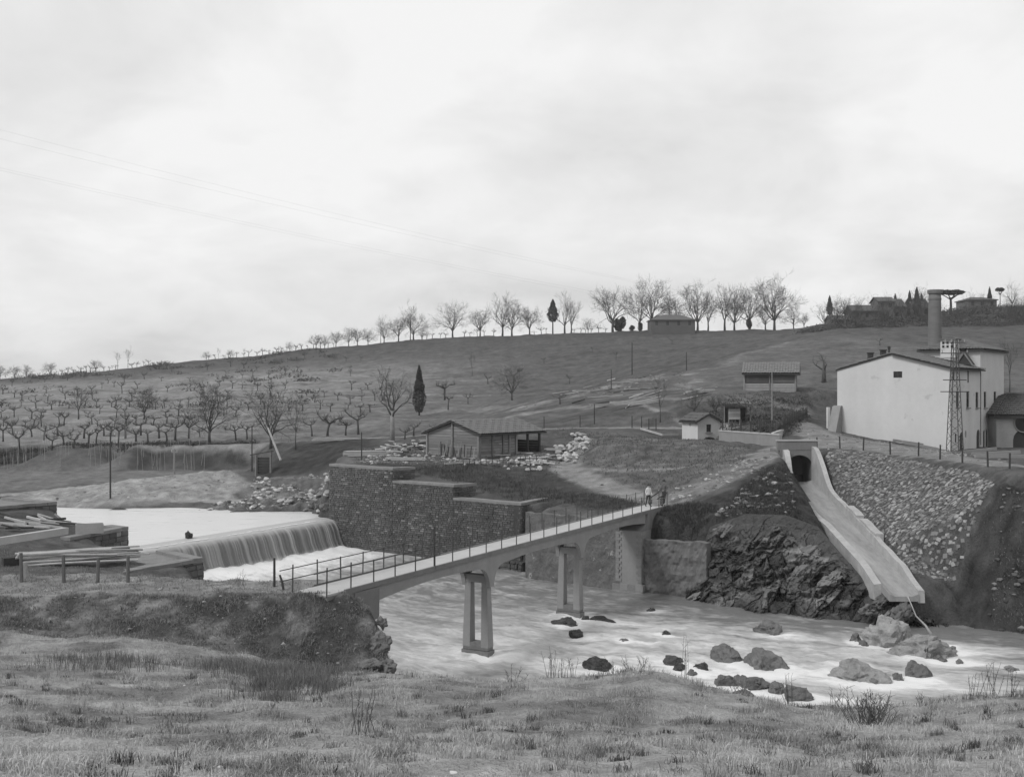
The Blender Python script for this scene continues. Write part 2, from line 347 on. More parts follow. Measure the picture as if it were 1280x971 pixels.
# road above the revetment, earth bank on the right
fence_l = [(29.3, 100, 8.8), (30.9, 94, 8.8), (32.3, 84, 8.75), (33.0, 78, 8.7), (32.6, 71.5, 8.6), (34.5, 67, 8.6), (42, 62, 8.7), (60, 56, 9), (900, 25, 12)]
bl([(26.6, 98.5, 8.8)] + fence_l, 1.5)
bl([(33, 100, 8.8), (36, 90, 8.7), (37, 78, 8.6), (45, 72, 8.6), (70, 68, 9)], 2)
bl([(27.5, 69.8, 2.0), (28.3, 68, 1.8), (30.5, 65.6, 2.2)], 1); bl([(27.4, 67.2, .3), (29.6, 64.6, .5), (36, 61, .6)], 1.5); bl([(30.8, 70.5, 7.4), (33.2, 66.4, 7.2)], 1)
bl([(34, 118.6, 9.5), (39, 115.5, 8.6), (43.8, 111.8, 7.9), (48, 107, 7.8), (60, 104, 7.9)], 2); bl([(44, 112.5, 7.85), (50, 120, 7.7), (57, 129, 7.6), (75, 126, 8), (120, 120, 9)], 2)
bl([(29, 107, 9.3), (30.5, 114, 9.9), (31.5, 121, 10.6), (33, 128, 11.2)], 2)
bl([(36, 131, 11.2), (45, 140, 11.5), (60, 143, 11), (100, 140, 13)], 3)
bl([(7.2, 116, 8.9), (9, 112, 9.2), (13, 110.5, 9.3), (17, 109, 9.1), (20, 107, 8.9)], 1.5); bl([(8.3, 106, 8.6), (12, 104.5, 8.8), (16, 104, 8.75), (20, 103, 8.7)], 1.5); bl([(7.6, 103, 7.4), (11, 100, 7.6), (16, 98.5, 7.9)], 1.5); bl([(12, 119, 8.9), (17, 118.5, 8.7)], 2); bl([(14, 96, 7.4), (18, 96.5, 8.0), (21.5, 98, 8.6)], 1.5); bl([(5.6, 101, 6.9), (9, 97.5, 7.0), (14, 95, 7.3)], 1.5)
bl([(16, 117, 8.6), (20, 116.6, 8.6), (23, 112, 9.0), (27, 110, 9.2)], 2); bl([(17, 120, 8.7), (21.6, 120, 8.8), (25, 118, 10.2), (29, 118, 10.4)], 2); bl([(23, 124, 10.6), (28, 125, 11.0)], 2)
road_l = [(-62, 152, 6.7), (-40, 150, 6.9), (-25, 146, 7.4), (-14, 140, 8.1), (-6, 134, 8.8), (3, 131, 9.45), (12, 129, 9.6), (20, 127, 9.6), (24, 122, 9.9)]
bl(road_l, 2); bl([(x, y - 2.0, z) for x, y, z in road_l], 2)
bl([(24, 134, 13.4), (28, 135.5, 13.7), (37, 135.5, 13.75), (40, 137, 13.8)], 2); bl([(26, 142, 14.3), (38, 142, 14.4)], 3); bl([(28, 130.5, 12.2), (34, 130.5, 12.4)], 2)
for row in (((640, 512, 168), (700, 504, 166), (780, 492, 166), (880, 492, 165)), ((640, 507, 190), (720, 494, 186), (780, 478, 190), (850, 472, 190), (950, 462, 190), (1050, 456, 190)),
            ((720, 490, 205), (790, 471, 210), (850, 466, 215), (900, 452, 235), (950, 433, 262), (1040, 418, 290), (1160, 417, 300), (1290, 415, 300), (1500, 410, 300)),
            ((860, 462, 245), (910, 444, 275), (960, 426, 310), (1045, 414, 325), (1290, 411, 330)),
            ((1060, 452, 215), (1160, 448, 215), (1290, 448, 210), (1600, 445, 210)), ((1060, 402, 372), (1100, 393, 372), (1160, 390, 372), (1220, 384, 372), (1300, 381, 372), (1600, 378, 372)),
            ((1005, 409, 424), (1100, 398, 430), (1220, 390, 430), (1500, 385, 430)), ((1280, 478, 160), (1600, 478, 160))):
    bl([W(*p) for p in row], 7)

cp = np.array(CP); key = np.round(cp[:, :2] / 0.15).astype(int); _, ui = np.unique(key, axis=0, return_index=True); cp = cp[np.sort(ui)]
cd = geometry.delaunay_2d_cdt([Vector((p[0], p[1])) for p in cp], [], [], 0, 1e-5)
dv = np.array([(v.x, v.y) for v in cd[0]]); tri = [f for f in cd[2] if len(f) == 3]
dz = np.array([cp[o[0], 2] if len(o) else 0 for o in cd[3]])

def axis(parts):
    out = [parts[0][0]]
    for a, b, s0, s1 in parts:
        x = a
        while x < b - 1e-6:
            t = (x - a) / (b - a); x = min(b, x + s0 * (s1 / s0) ** t)
            out.append(x)
    return np.array(out)
gx = np.concatenate((-axis([(46, 90, .26, 1.6), (90, 1500, 1.6, 150)])[::-1], np.arange(-46, 46, .26)[1:], axis([(46, 90, .26, 1.6), (90, 1500, 1.6, 150)])))
gy = axis([(-38, 4, 4, .5), (4, 14, .4, .2), (14, 56, .2, .22), (56, 104, .24, .28), (104, 170, .28, .8), (170, 440, .8, 3.5), (440, 2500, 4, 200)])
GX, GY = np.meshgrid(gx, gy); H = np.full(GX.shape, np.nan)
for f in tri:
    a, b, c = dv[list(f)]; za, zb, zc = dz[list(f)]
    mn = np.minimum(np.minimum(a, b), c); mx = np.maximum(np.maximum(a, b), c)
    i0, i1 = np.searchsorted(gx, (mn[0] - 1e-6, mx[0] + 1e-6)); j0, j1 = np.searchsorted(gy, (mn[1] - 1e-6, mx[1] + 1e-6))
    if i1 <= i0 or j1 <= j0: continue
    X, Y = GX[j0:j1, i0:i1], GY[j0:j1, i0:i1]
    d = (b[1] - c[1]) * (a[0] - c[0]) + (c[0] - b[0]) * (a[1] - c[1])
    if abs(d) < 1e-12: continue
    l1 = ((b[1] - c[1]) * (X - c[0]) + (c[0] - b[0]) * (Y - c[1])) / d; l2 = ((c[1] - a[1]) * (X - c[0]) + (a[0] - c[0]) * (Y - c[1])) / d
    l3 = 1 - l1 - l2; ins = (l1 > -1e-4) & (l2 > -1e-4) & (l3 > -1e-4)
    H[j0:j1, i0:i1][ins] = (l1 * za + l2 * zb + l3 * zc)[ins]
H[np.isnan(H)] = 0.0
def blur(A, n):
    for _ in range(n):
        B = A.copy(); B[1:-1] = (A[:-2] + 2 * A[1:-1] + A[2:]) / 4; A = B.copy(); A[:, 1:-1] = (B[:, :-2] + 2 * B[:, 1:-1] + B[:, 2:]) / 4
    return A
H = blur(H, 2)
far_w = smooth(135, 160, GY)
HB = blur(H, 14); H = H * (1 - far_w) + HB * far_w
fore = 1 - smooth(50, 56, GY)
HB = blur(H, 5); fw = (1 - smooth(31, 34, GY)) * (GY < 45); H = H * (1 - fw) + HB * fw

def poly_mask(poly, soft, X=None, Y=None, jit=0.0, js=1.0):
    X = GX if X is None else X; Y = GY if Y is None else Y
    P = np.array([p[:2] for p in poly], float); out = np.zeros(X.shape)
    mn, mx = P.min(0) - soft * 2 - jit, P.max(0) + soft * 2 + jit
    sel = (X > mn[0]) & (X < mx[0]) & (Y > mn[1]) & (Y < mx[1])
    x, y = X[sel], Y[sel]
    if len(x) == 0: return out
    ins = np.zeros(x.shape, bool); dist = np.full(x.shape, 1e9)
    for i in range(len(P)):
        a, b = P[i], P[(i + 1) % len(P)]
        cond = ((a[1] > y) != (b[1] > y)); xi = (b[0] - a[0]) * (y - a[1]) / (b[1] - a[1] + 1e-12) + a[0]; ins ^= cond & (x < xi)
        ab = b - a; t = np.clip(((x - a[0]) * ab[0] + (y - a[1]) * ab[1]) / (ab @ ab + 1e-12), 0, 1)
        dist = np.minimum(dist, np.hypot(x - a[0] - t * ab[0], y - a[1] - t * ab[1]))
    sd = np.where(ins, dist, -dist)
    if jit: sd = sd + jit * fbm(x * js, y * js, 1.3, 3)
    out[sel] = smooth(-soft, soft, sd); return out
def line_mask(pl, w, soft, jit=0.0, js=0.8):
    P = np.array([p[:2] for p in pl], float); out = np.zeros(GX.shape); mn, mx = P.min(0) - w - 2 * soft - jit, P.max(0) + w + 2 * soft + jit
    sel = (GX > mn[0]) & (GX < mx[0]) & (GY > mn[1]) & (GY < mx[1]); x, y = GX[sel], GY[sel]; dist = np.full(x.shape, 1e9)
    for a, b in zip(P, P[1:]):
        ab = b - a; t = np.clip(((x - a[0]) * ab[0] + (y - a[1]) * ab[1]) / (ab @ ab + 1e-12), 0, 1)
        dist = np.minimum(dist, np.hypot(x - a[0] - t * ab[0], y - a[1] - t * ab[1]))
    sd = w / 2 - dist
    if jit: sd = sd + jit * fbm(x * js, y * js, 2.2, 3)
    out[sel] = smooth(-soft, soft, sd); return out

road = np.maximum.reduce([line_mask(path_l, 2.6, .35, .3), line_mask(ramp_l, 3.0, .6, .5), line_mask([(x, y - 1, z) for x, y, z in road_l], 2.0, .4, .2),
    line_mask([(5.6, 101), (9, 97.5), (14, 95), (19, 95.2), (22, 97)], .8, .3, .15), poly_mask([(24, 98.6), (28.6, 99.6), (30.2, 94), (32.5, 84), (33.4, 78), (36.5, 78), (36, 92), (43, 110), (34, 117.5), (31, 124), (28.6, 121), (28.3, 108), (23, 101)], .4, jit=.5),
    line_mask([(24, 122), (20, 127), (15, 140), (18, 160), (24, 165)], .7, .3, .3)])
sand = np.maximum.reduce([poly_mask([W(30, 0, 112), W(0, 0, 120), W(110, 0, 121), W(200, 0, 124), W(300, 0, 127), W(318, 0, 121), W(280, 0, 113), W(120, 0, 109.5)], 1.0, jit=1.2, js=.3),
    poly_mask([W(300, 0, 111), W(412, 0, 109), W(412, 0, 122), W(320, 0, 124)], 1, jit=1, js=.4) * .6])
# relief
def on(mask, fn):
    out = np.zeros(GX.shape); k = mask > .003; out[k] = mask[k] * fn(GX[k], GY[k], H[k]); return out
rel = np.zeros(GX.shape)
nearw = (1 - smooth(60, 110, GY))
rel += nearw * (.12 * fbm(GX / 3.1, GY / 3.1, .2, 3) + .07 * fbm(GX / .8, GY / .8, 5.1, 3))
rel += smooth(45, 46, GY) * 0 + smooth(60, 110, GY) * (.10 * fbm(GX / 2.0, GY / 2.0, 4.2, 3)) * (1 - far_w) + far_w * (.55 * fbm(GX / 22, GY / 22, 7.7, 4) + .25 * fbm(GX / 5, GY / 5, 1.7, 3))
earth_r = poly_mask([(26.5, 69.5), (30.6, 72.0), (33.2, 71), (36, 65), (46, 60), (46, 54), (28, 61), (26, 65)], .6, jit=.8, js=.5)
rel += on(earth_r, lambda x, y, h: .62 * fbm(x / 1.8, y / 1.8, h / 1.8, 5) + .25 * np.abs(fbm(x / .8, y / .8, h / .5, 3)))
spur = poly_mask([(9.5, 77), (14, 76), (20.5, 74.5), (22.4, 68), (23, 80), (22, 93), (17, 84), (12, 81)], .5)
rel += on(spur, lambda x, y, h: .22 * np.abs(fbm(x / 1.5, y / 1.5, h, 4)))
bankf = poly_mask([W(-20, 0, 46.4), W(300, 0, 46.7), W(440, 0, 47.3), (-5.4, 48), (-3.9, 43.5), W(380, 0, 43.4), W(150, 0, 43.4), W(-20, 0, 44)], .5)
rel += on(bankf, lambda x, y, h: .16 * fbm(x / .9, y / .9, 3.3, 4))
rubble = poly_mask([W(312, 0, 118), W(412, 0, 116), W(412, 0, 123), W(330, 0, 127)], 1) + poly_mask([W(225, 0, 108), W(412, 0, 107), W(412, 0, 112), W(300, 0, 112)], 1)
rel += on(np.clip(sand, 0, 1), lambda x, y, h: .20 * fbm(x / 1.7, y / 1.7, 8.3, 4))
rel += on(rubble, lambda x, y, h: .35 * fbm(x / 1.3, y / 1.3, 2.3, 4))
flat = np.maximum(road, poly_mask([(-17, 103), (6, 103), (6, 120), (-17, 124)], 1) * .6)
cut = poly_mask([(22.2, 66), (26.4, 66), (26.6, 98), (21.8, 98)], .2)
rel *= (1 - .75 * flat) * (1 - cut)
H = H + rel
for px_, Yb, lx_, ly_, a_ in ((215, 107.6, 2.6, .5, .55), (250, 106.2, 4.5, .55, .6), (320, 105.0, 4.0, .6, .5), (372, 107.5, 4.0, .7, .6), (345, 109.8, 5, .5, .5), (160, 108.6, 3.5, .5, .45)):
    bx = (px_ - CX) / FPX * Yb; H += a_ * np.exp(-((GX - bx) / lx_) ** 2 - ((GY - Yb - .12 * (GX - bx)) / ly_) ** 2) * (1 + .6 * fbm(GX / .9, GY / .5, 6.1, 3))
tone = .115 + .03 * fbm(GX / 9, GY / 9, 3, 4) + .02 * fbm(GX / 1.7, GY / 1.7, 9, 3)
def lay(mask, val, var=.2, s=1.5):
    m = np.broadcast_to(mask, GX.shape); k = m > .003; mk = m[k]
    tone[k] = tone[k] * (1 - mk) + mk * val * (1 + var * fbm(GX[k] / s, GY[k] / s, val * 31, 3))
hill = smooth(150, 165, GY)
lay(hill, .10, .3, 4.0)
lay(hill * (1 - smooth(-75, 30, GX)) * (1 - smooth(330, 390, GY)), .24, .35, 7.0)
lay(hill * smooth(390, 420, GY), .085, .25, 8)
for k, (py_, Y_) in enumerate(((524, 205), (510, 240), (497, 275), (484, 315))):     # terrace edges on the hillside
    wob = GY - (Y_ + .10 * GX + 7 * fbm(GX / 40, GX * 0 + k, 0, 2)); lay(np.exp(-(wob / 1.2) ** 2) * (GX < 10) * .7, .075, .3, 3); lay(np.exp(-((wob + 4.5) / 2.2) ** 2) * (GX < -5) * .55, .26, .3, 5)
lay(poly_mask([(4, 160), (30, 205), (60, 265), (90, 295), (95, 150), (40, 135), (20, 132)], 4, jit=3, js=.1), .135, .2, 7)
lay(fore, .35, .3, 1.3)
lay(fore * smooth(-.1, .35, fbm(GX / 3.2, GY / 2.4, 21, 4)) * .75, .20, .3, .6)
lay((GY < 19) * (1 - smooth(13, 19, GY)) * .6, .46, .2, 1)
lay(poly_mask([(-60, 46.8), W(0, 0, 46.6), W(300, 0, 47.0), W(440, 0, 47.4), (-8, 50.5), (-18, 52), (-60, 54)], .4, jit=.3), .31, .2, 1.0)
lay(bankf, .24, .4, .6); lay(bankf * smooth(-.1, .35, fbm(GX / 1.6, GY / 1.6, 44, 3) + .5 * smooth(-16, -8, GX)), .085, .35, .6)
lay(poly_mask([(-9.5, 51.5), (-4.2, 48), (-3.5, 42), (-2, 43), (-4, 49), (-8, 54)], .3), .085, .4, .6)
lay(poly_mask([(-60, 55), (-18, 55), (-17, 61), (-22, 70), (-60, 76)], .6, jit=.5), .12, .3, 1.1)
lay(poly_mask([W(-600, 0, 149.5), W(0, 0, 149.5), W(115, 0, 150), W(230, 0, 147), W(320, 0, 145), W(320, 0, 152), W(0, 0, 155.5), W(-600, 0, 155.5)], 1), .065, .4, 2.5)
lay(poly_mask([W(-600, 0, 122), W(0, 0, 122), W(200, 0, 129), W(300, 0, 131), W(300, 0, 143), W(-600, 0, 148)], 3, jit=2, js=.15), .19, .2, 3)
lay(poly_mask([W(328, 0, 127), W(412, 0, 125), W(470, 0, 127), W(470, 0, 140), W(360, 0, 142)], 1.5), .06, .35, 1.2)
lay(poly_mask([(-12, 101), (-2, 94), (2.5, 88), (9, 79), (11, 80), (10, 86), (5, 95), (3, 101), (-4, 104)], 1.0, jit=.6), .07, .4, 1.1)
lay(poly_mask([(12, 86), (19, 91), (22, 99), (22, 104), (10, 122), (6, 118), (6, 104), (9, 93)], 1.2, jit=.6), .15, .35, 1.1)
lay(np.clip(sand, 0, 1), .35, .25, .9); lay(rubble * .8, .19, .7, .8)
lay(poly_mask([(-16.5, 103), (-9, 104.5), (5, 105), (4, 117), (-8, 122), (-16, 124)], 1, jit=.5), .16, .35, 1.6)
lay(spur, .06, .6, .7); lay(earth_r, .065, .5, .9)
lay(poly_mask([(26, 94), (29, 98.5), (31.2, 92), (32.6, 80), (32.2, 71.5), (27.5, 69.6), (25.4, 70)], .3), .10, .4, .5)
lay(poly_mask([(9.4, 77), (13, 76.2), (15, 79), (13, 82), (10, 82)], .5, jit=.4), .065, .4, .7)
lay(np.clip(road, 0, 1), .27, .2, 1.2)
lay(poly_mask([(12.5, 83.0), (15, 84.5), (20, 88.5), (21.5, 92.5), (19, 92), (15, 89), (12, 86)], .7, jit=.6) * .75, .20, .4, .9)
lay(poly_mask([(33, 119), (38, 115.5), (42, 112.5), (40, 110), (33, 114)], 1, jit=.6), .13, .25, 1)
tone = np.clip(tone, .02, .6)

def hz(x, y):
    i = np.clip(np.searchsorted(gx, x) - 1, 0, len(gx) - 2); j = np.clip(np.searchsorted(gy, y) - 1, 0, len(gy) - 2)
    u = (x - gx[i]) / (gx[i + 1] - gx[i]); v = (y - gy[j]) / (gy[j + 1] - gy[j])
    return (H[j, i] * (1 - u) + H[j, i + 1] * u) * (1 - v) + (H[j + 1, i] * (1 - u) + H[j + 1, i + 1] * u) * v
def hit(px, py, y0=8.0, y1=900.0):           # where the view ray of a pixel meets the ground
    Y = np.geomspace(y0, y1, 6000); X = (px - CX) / FPX * Y; Z = CAMZ - (py - CY) / FPX * Y
    d = Z - hz(X, Y); k = np.argmax(d < 0)
    if not (d < 0).any(): k = int(np.argmin(d[Y < 470]))
    return (float(X[k]), float(Y[k]), float(hz(X[k], Y[k])))

def px_line(pts, w, soft, jit): return line_mask([hit(*q, 100) for q in pts], w, soft, jit, .2)
for pts, w, val, k_ in (([(640, 512), (720, 496), (790, 475), (855, 468)], 5, .26, .8), ([(640, 521), (700, 509), (760, 506), (850, 500)], 2.2, .25, .8), ([(750, 498), (830, 487), (870, 478)], 3.5, .23, .7), ([(880, 462), (930, 442), (985, 428)], 2.5, .22, .6), ([(550, 515), (600, 510), (640, 508)], 5, .22, .7), ([(870, 500), (930, 497), (1000, 500)], 2, .2, .6),
                        ([(700, 446), (790, 440), (900, 432)], 6, .07, .7), ([(820, 458), (900, 447)], 4, .07, .7), ([(560, 470), (640, 462), (720, 455)], 5, .085, .6), ([(640, 516), (740, 502), (850, 492)], 1.5, .07, .7), ([(690, 527), (800, 520), (850, 518)], 2, .09, .6), ([(1000, 440), (1060, 430)], 3, .085, .6), ([(905, 505), (1000, 508)], 3.0, .24, .7)):
    lay(px_line(pts, w, w * .35, w * .5) * k_, val, .35, 1.5)
tone = np.clip(tone, .02, .6)
nx, ny = len(gx), len(gy)
verts = np.stack((GX, GY, H), -1).reshape(-1, 3)
idx = np.arange(nx * ny).reshape(ny, nx)
quads = np.stack((idx[:-1, :-1], idx[:-1, 1:], idx[1:, 1:], idx[1:, :-1]), -1)
fc = lambda M: (M[:-1, :-1] + M[:-1, 1:] + M[1:, 1:] + M[1:, :-1]) / 4
rf = fc(road) > .5; sf = (fc(sand) > .55) & ~rf
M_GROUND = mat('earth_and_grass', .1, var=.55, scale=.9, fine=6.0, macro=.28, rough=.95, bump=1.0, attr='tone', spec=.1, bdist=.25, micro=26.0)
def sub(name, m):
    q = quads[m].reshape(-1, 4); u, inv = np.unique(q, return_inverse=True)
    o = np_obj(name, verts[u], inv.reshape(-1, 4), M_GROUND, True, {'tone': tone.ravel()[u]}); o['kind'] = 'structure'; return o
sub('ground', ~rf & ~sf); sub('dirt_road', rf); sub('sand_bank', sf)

# ---------------------------------------------------------------- water
flow = np.array([(-22, 96), (-15, 84), (-6, 73), (3, 66), (12, 62), (22, 57.5), (35, 54), (60, 49)], float)
seg = np.linalg.norm(np.diff(flow, axis=0), axis=1); cum = np.r_[0, np.cumsum(seg)]
def flow_uv(x, y):
    bu = np.zeros_like(x); bv = np.zeros_like(x); ws = np.zeros_like(x)
    for i in range(len(flow) - 1):
        a, d = flow[i], (flow[i + 1] - flow[i]) / seg[i]; nrm = np.array((-d[1], d[0]))
        t = (x - a[0]) * d[0] + (y - a[1]) * d[1]; tc_ = np.clip(t, 0, seg[i]); dist = np.hypot(x - a[0] - tc_ * d[0], y - a[1] - tc_ * d[1])
        w = 1 / (.6 + dist) ** 6; bu += w * (cum[i] + t); bv += w * ((x - a[0]) * nrm[0] + (y - a[1]) * nrm[1]); ws += w
    return bu / ws, bv / ws
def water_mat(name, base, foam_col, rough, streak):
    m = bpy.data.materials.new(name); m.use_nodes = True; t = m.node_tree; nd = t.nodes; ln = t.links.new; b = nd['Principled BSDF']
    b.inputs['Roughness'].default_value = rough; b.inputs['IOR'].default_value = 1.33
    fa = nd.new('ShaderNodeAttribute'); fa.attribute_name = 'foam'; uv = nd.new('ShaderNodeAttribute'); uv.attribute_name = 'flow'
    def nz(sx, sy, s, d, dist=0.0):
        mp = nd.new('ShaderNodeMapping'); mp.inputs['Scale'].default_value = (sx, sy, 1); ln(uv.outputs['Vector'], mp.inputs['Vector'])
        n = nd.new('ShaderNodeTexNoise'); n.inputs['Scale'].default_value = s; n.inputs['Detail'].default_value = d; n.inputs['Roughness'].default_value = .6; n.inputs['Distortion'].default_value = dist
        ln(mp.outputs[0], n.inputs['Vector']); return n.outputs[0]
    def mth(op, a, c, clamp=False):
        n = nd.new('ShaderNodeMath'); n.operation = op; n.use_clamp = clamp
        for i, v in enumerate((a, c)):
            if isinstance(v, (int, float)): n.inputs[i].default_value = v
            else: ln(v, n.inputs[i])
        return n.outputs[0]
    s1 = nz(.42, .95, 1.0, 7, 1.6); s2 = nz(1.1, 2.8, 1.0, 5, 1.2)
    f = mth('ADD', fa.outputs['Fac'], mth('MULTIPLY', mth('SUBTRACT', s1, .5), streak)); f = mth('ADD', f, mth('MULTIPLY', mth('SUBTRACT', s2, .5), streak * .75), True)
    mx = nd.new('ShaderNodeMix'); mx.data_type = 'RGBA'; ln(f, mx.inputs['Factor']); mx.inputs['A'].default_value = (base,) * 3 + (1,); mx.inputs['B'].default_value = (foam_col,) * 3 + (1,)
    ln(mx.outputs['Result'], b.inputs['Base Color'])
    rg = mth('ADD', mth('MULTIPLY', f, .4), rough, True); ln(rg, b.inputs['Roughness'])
    bp = nd.new('ShaderNodeBump'); bp.inputs['Strength'].default_value = .35; bp.inputs['Distance'].default_value = .12; ln(mth('ADD', s1, s2), bp.inputs['Height']); ln(bp.outputs[0], b.inputs['Normal'])
    return m
M_RIVER = water_mat('river_water', .18, .76, .28, 1.15); M_POND = water_mat('pond_water', .50, .75, .12, .7)  # pond base is pale to paint the white sky's reflection into it
ROCKS = []     # (px, py_base, width_px, height_px) filled here as foam also gathers round them
ROCKS = [(707, 781, 26, 9), (720, 795, 17, 8), (756, 777, 26, 7), (733, 774, 10, 5), (814, 764, 12, 5), (831, 794, 12, 6), (750, 838, 30, 15), (840, 830, 24, 10), (850, 837, 18, 10), (878, 837, 16, 11), (913, 827, 34, 20), (941, 832, 20, 16), (960, 838, 46, 27),
         (907, 858, 24, 18), (925, 858, 18, 16), (946, 862, 32, 20), (970, 866, 20, 14), (1000, 875, 32, 22), (890, 873, 34, 14), (925, 878, 40, 14),
         (965, 792, 30, 18), (1075, 852, 54, 22), (1065, 832, 16, 10), (1124, 849, 14, 8), (1148, 846, 30, 18), (1160, 823, 64, 26), (1115, 807, 44, 30), (1135, 806, 32, 22), (1072, 800, 14, 8), (1090, 803, 20, 12), (1200, 828, 10, 5), (1265, 838, 20, 6), (1104, 800, 24, 14), (1122, 796, 18, 11), (1150, 803, 20, 9), (1178, 826, 18, 7), (1190, 815, 16, 8), (1082, 806, 14, 7), (1096, 854, 14, 6), (1052, 846, 16, 7), (865, 842, 12, 6), (780, 800, 10, 4)]
rock_pos = []
for px, py, w, h in ROCKS:
    p = PZ(px, py, 0.0); rock_pos.append((p[0], p[1], w * p[1] / FPX, h * p[1] / FPX))
wx = np.arange(-28, 64, .24); wy = np.arange(33, 101, .24); WX, WY = np.meshgrid(wx, wy)
U, V = flow_uv(WX, WY)
calm = smooth(26, 34, WX) ; rapid = np.exp(-(((WX - 2) / 13) ** 2 + ((WY - 60) / 9) ** 2)) + .8 * np.exp(-(((WX - 16) / 8) ** 2 + ((WY - 58) / 6) ** 2))
wdist = (WX + 16.3) * .84 - (WY - 98.6) * .545     # metres downstream of the weir foot
pool = 1 - smooth(1, 13, wdist)
foam = .0 + 1.0 * pool + .46 * rapid - .28 * calm - .10 * smooth(6, 14, WX) + .16 * fbm(U / 5, V / 1.2, 9, 4) + .12 * np.clip(1 - (U - 20) / 30, 0, 1)
wv = fbm(U / 3.0, V / 1.6, 1.1, 4); Wz = (.04 + .10 * rapid + .06 * pool) * wv + (.025 + .06 * rapid) * fbm(U / .9, V / .5, 4.1, 4); foam = foam + (.05 + .14 * rapid) * np.clip(wv, -.6, 1)
for (rx, ry, rw, rh) in rock_pos:
    u0, v0 = flow_uv(np.array([rx]), np.array([ry])); du, dv_ = U - u0, V - v0
    d = np.hypot(WX - rx, WY - ry); foam += .55 * np.exp(-(d / (.62 * rw + .3)) ** 2) * (rx < 27) + .42 * np.where(du > 0, np.exp(-du / (3.2 * rw + 1.5)) * np.exp(-(dv_ / (.45 * rw + .2)) ** 2), 0) * (rx < 27)
for t_ in (.3414, .618):
    c = br(t_); u0, v0 = flow_uv(np.array([c[0]]), np.array([c[1]])); du, dv_ = U - u0, V - v0; d = np.hypot(WX - c[0], WY - c[1])
    foam += .5 * np.exp(-(d / 1.5) ** 2) + .45 * np.where(du > 0, np.exp(-du / 8) * np.exp(-(dv_ / (1.0 + .1 * np.maximum(du, 0))) ** 2), 0); Wz += .22 * np.exp(-((du + .5) / .7) ** 2 - (dv_ / 1.1) ** 2)
Wz += .28 * np.exp(-((WX + 22.5) / 2.2) ** 2 - ((WY - 86) / 2.5) ** 2) + .12 * np.exp(-((wdist - .6) / .8) ** 2) * (1 + fbm(WX, WY, 2, 3))
keep = (wdist > -1.2)
wi = np.arange(WX.size).reshape(WX.shape); wq = np.stack((wi[:-1, :-1], wi[:-1, 1:], wi[1:, 1:], wi[1:, :-1]), -1)[(keep[:-1, :-1] & keep[1:, 1:])].reshape(-1, 4)
u_, inv = np.unique(wq, return_inverse=True)
o = np_obj('river_water', np.stack((WX, WY, Wz), -1).reshape(-1, 3)[u_], inv.reshape(-1, 4), M_RIVER, True, {'foam': foam.ravel()[u_]}, None, {'flow': np.stack((U, V, U * 0), -1).reshape(-1, 3)[u_]}); o['kind'] = 'structure'
# mill pond above the weir
CR_R = np.array((-16.0, 100.9)); CR_L = np.array((-27.0, 81.2)); CRD = CR_L - CR_R; CRLEN = np.linalg.norm(CRD); CRD = CRD / CRLEN; CRN = np.array((-CRD[1], CRD[0]))
if CRN[0] < 0: CRN = -CRN            # downstream
POND = 2.35
px_ = np.arange(-75, -15.5, .4); py_ = np.arange(78, 118, .4); PX, PY = np.meshgrid(px_, py_)
pd = (PX - CR_R[0]) * CRN[0] + (PY - CR_R[1]) * CRN[1]; pk = pd < -.05
pi_ = np.arange(PX.size).reshape(PX.shape); pq = np.stack((pi_[:-1, :-1], pi_[:-1, 1:], pi_[1:, 1:], pi_[1:, :-1]), -1)[pk[:-1, :-1] & pk[:-1, 1:] & pk[1:, 1:] & pk[1:, :-1]].reshape(-1, 4)
PZz = POND + .008 * fbm(PX / 2, PY / 2, 0, 2); u_, inv = np.unique(pq, return_inverse=True)
o = np_obj('pond_water', np.stack((PX, PY, PZz), -1).reshape(-1, 3)[u_], inv.reshape(-1, 4), M_POND, True, {'foam': np.full(len(u_), .5)}, None, {'flow': np.stack((PX * .4, PY, PX * 0), -1).reshape(-1, 3)[u_]}); o['kind'] = 'structure'  # even foam value on still water, paints in reflected sky brightness
# weir: masonry body and the sheet of falling water over it
weir = thing('weir', 'low stone weir across the river with water pouring over its curved crest', 'weir', (*(CR_R + CRD * CRLEN / 2 + CRN * .6), -1.5))
mb = MB(); prof = [(-1.6, -1.5), (-1.6, 2.0), (-.4, 2.2), (.2, 2.1), (.5, 1.7), (.75, .7), (.9, -.2), (1.2, -1.5)]
mb.prism([Vector((*(CR_R + CRN * a), z)) for a, z in prof], (0, 0, 0), (*(CRD * CRLEN), 0)); mb.build('weir_body', mat('weir_stone', .12), weir, recalc=True)
ns, nq = 520, 26; ss = np.linspace(0, CRLEN, ns); qa = np.linspace(0, 1, nq)
pr = np.array([(-2.0, 2.365), (-1.0, 2.36), (-.3, 2.34), (.2, 2.26), (.55, 2.02), (.8, 1.55), (.98, .95), (1.12, .35), (1.2, -.15)]); pt = np.linspace(0, 1, len(pr))
PA = np.interp(qa, pt, pr[:, 0]); PB = np.interp(qa, pt, pr[:, 1])
S, Q = np.meshgrid(ss, qa, indexing='ij'); A = np.broadcast_to(PA, S.shape).copy(); B = np.broadcast_to(PB, S.shape).copy()
st = fbm(S / .8, Q * .12, 3, 4) + .8 * fbm(S / .22, Q * .15, 8, 3); fall = smooth(.3, .6, Q)
A += fall * (.10 * st + .25 * smooth(.75, 1, Q)); B += fall * .03 * st; bow = .9 * np.sin(np.pi * np.clip(S / CRLEN, 0, 1)); A += bow * 0
vv = np.stack((CR_R[0] + CRD[0] * S + CRN[0] * A, CR_R[1] + CRD[1] * S + CRN[1] * A, B), -1).reshape(-1, 3)
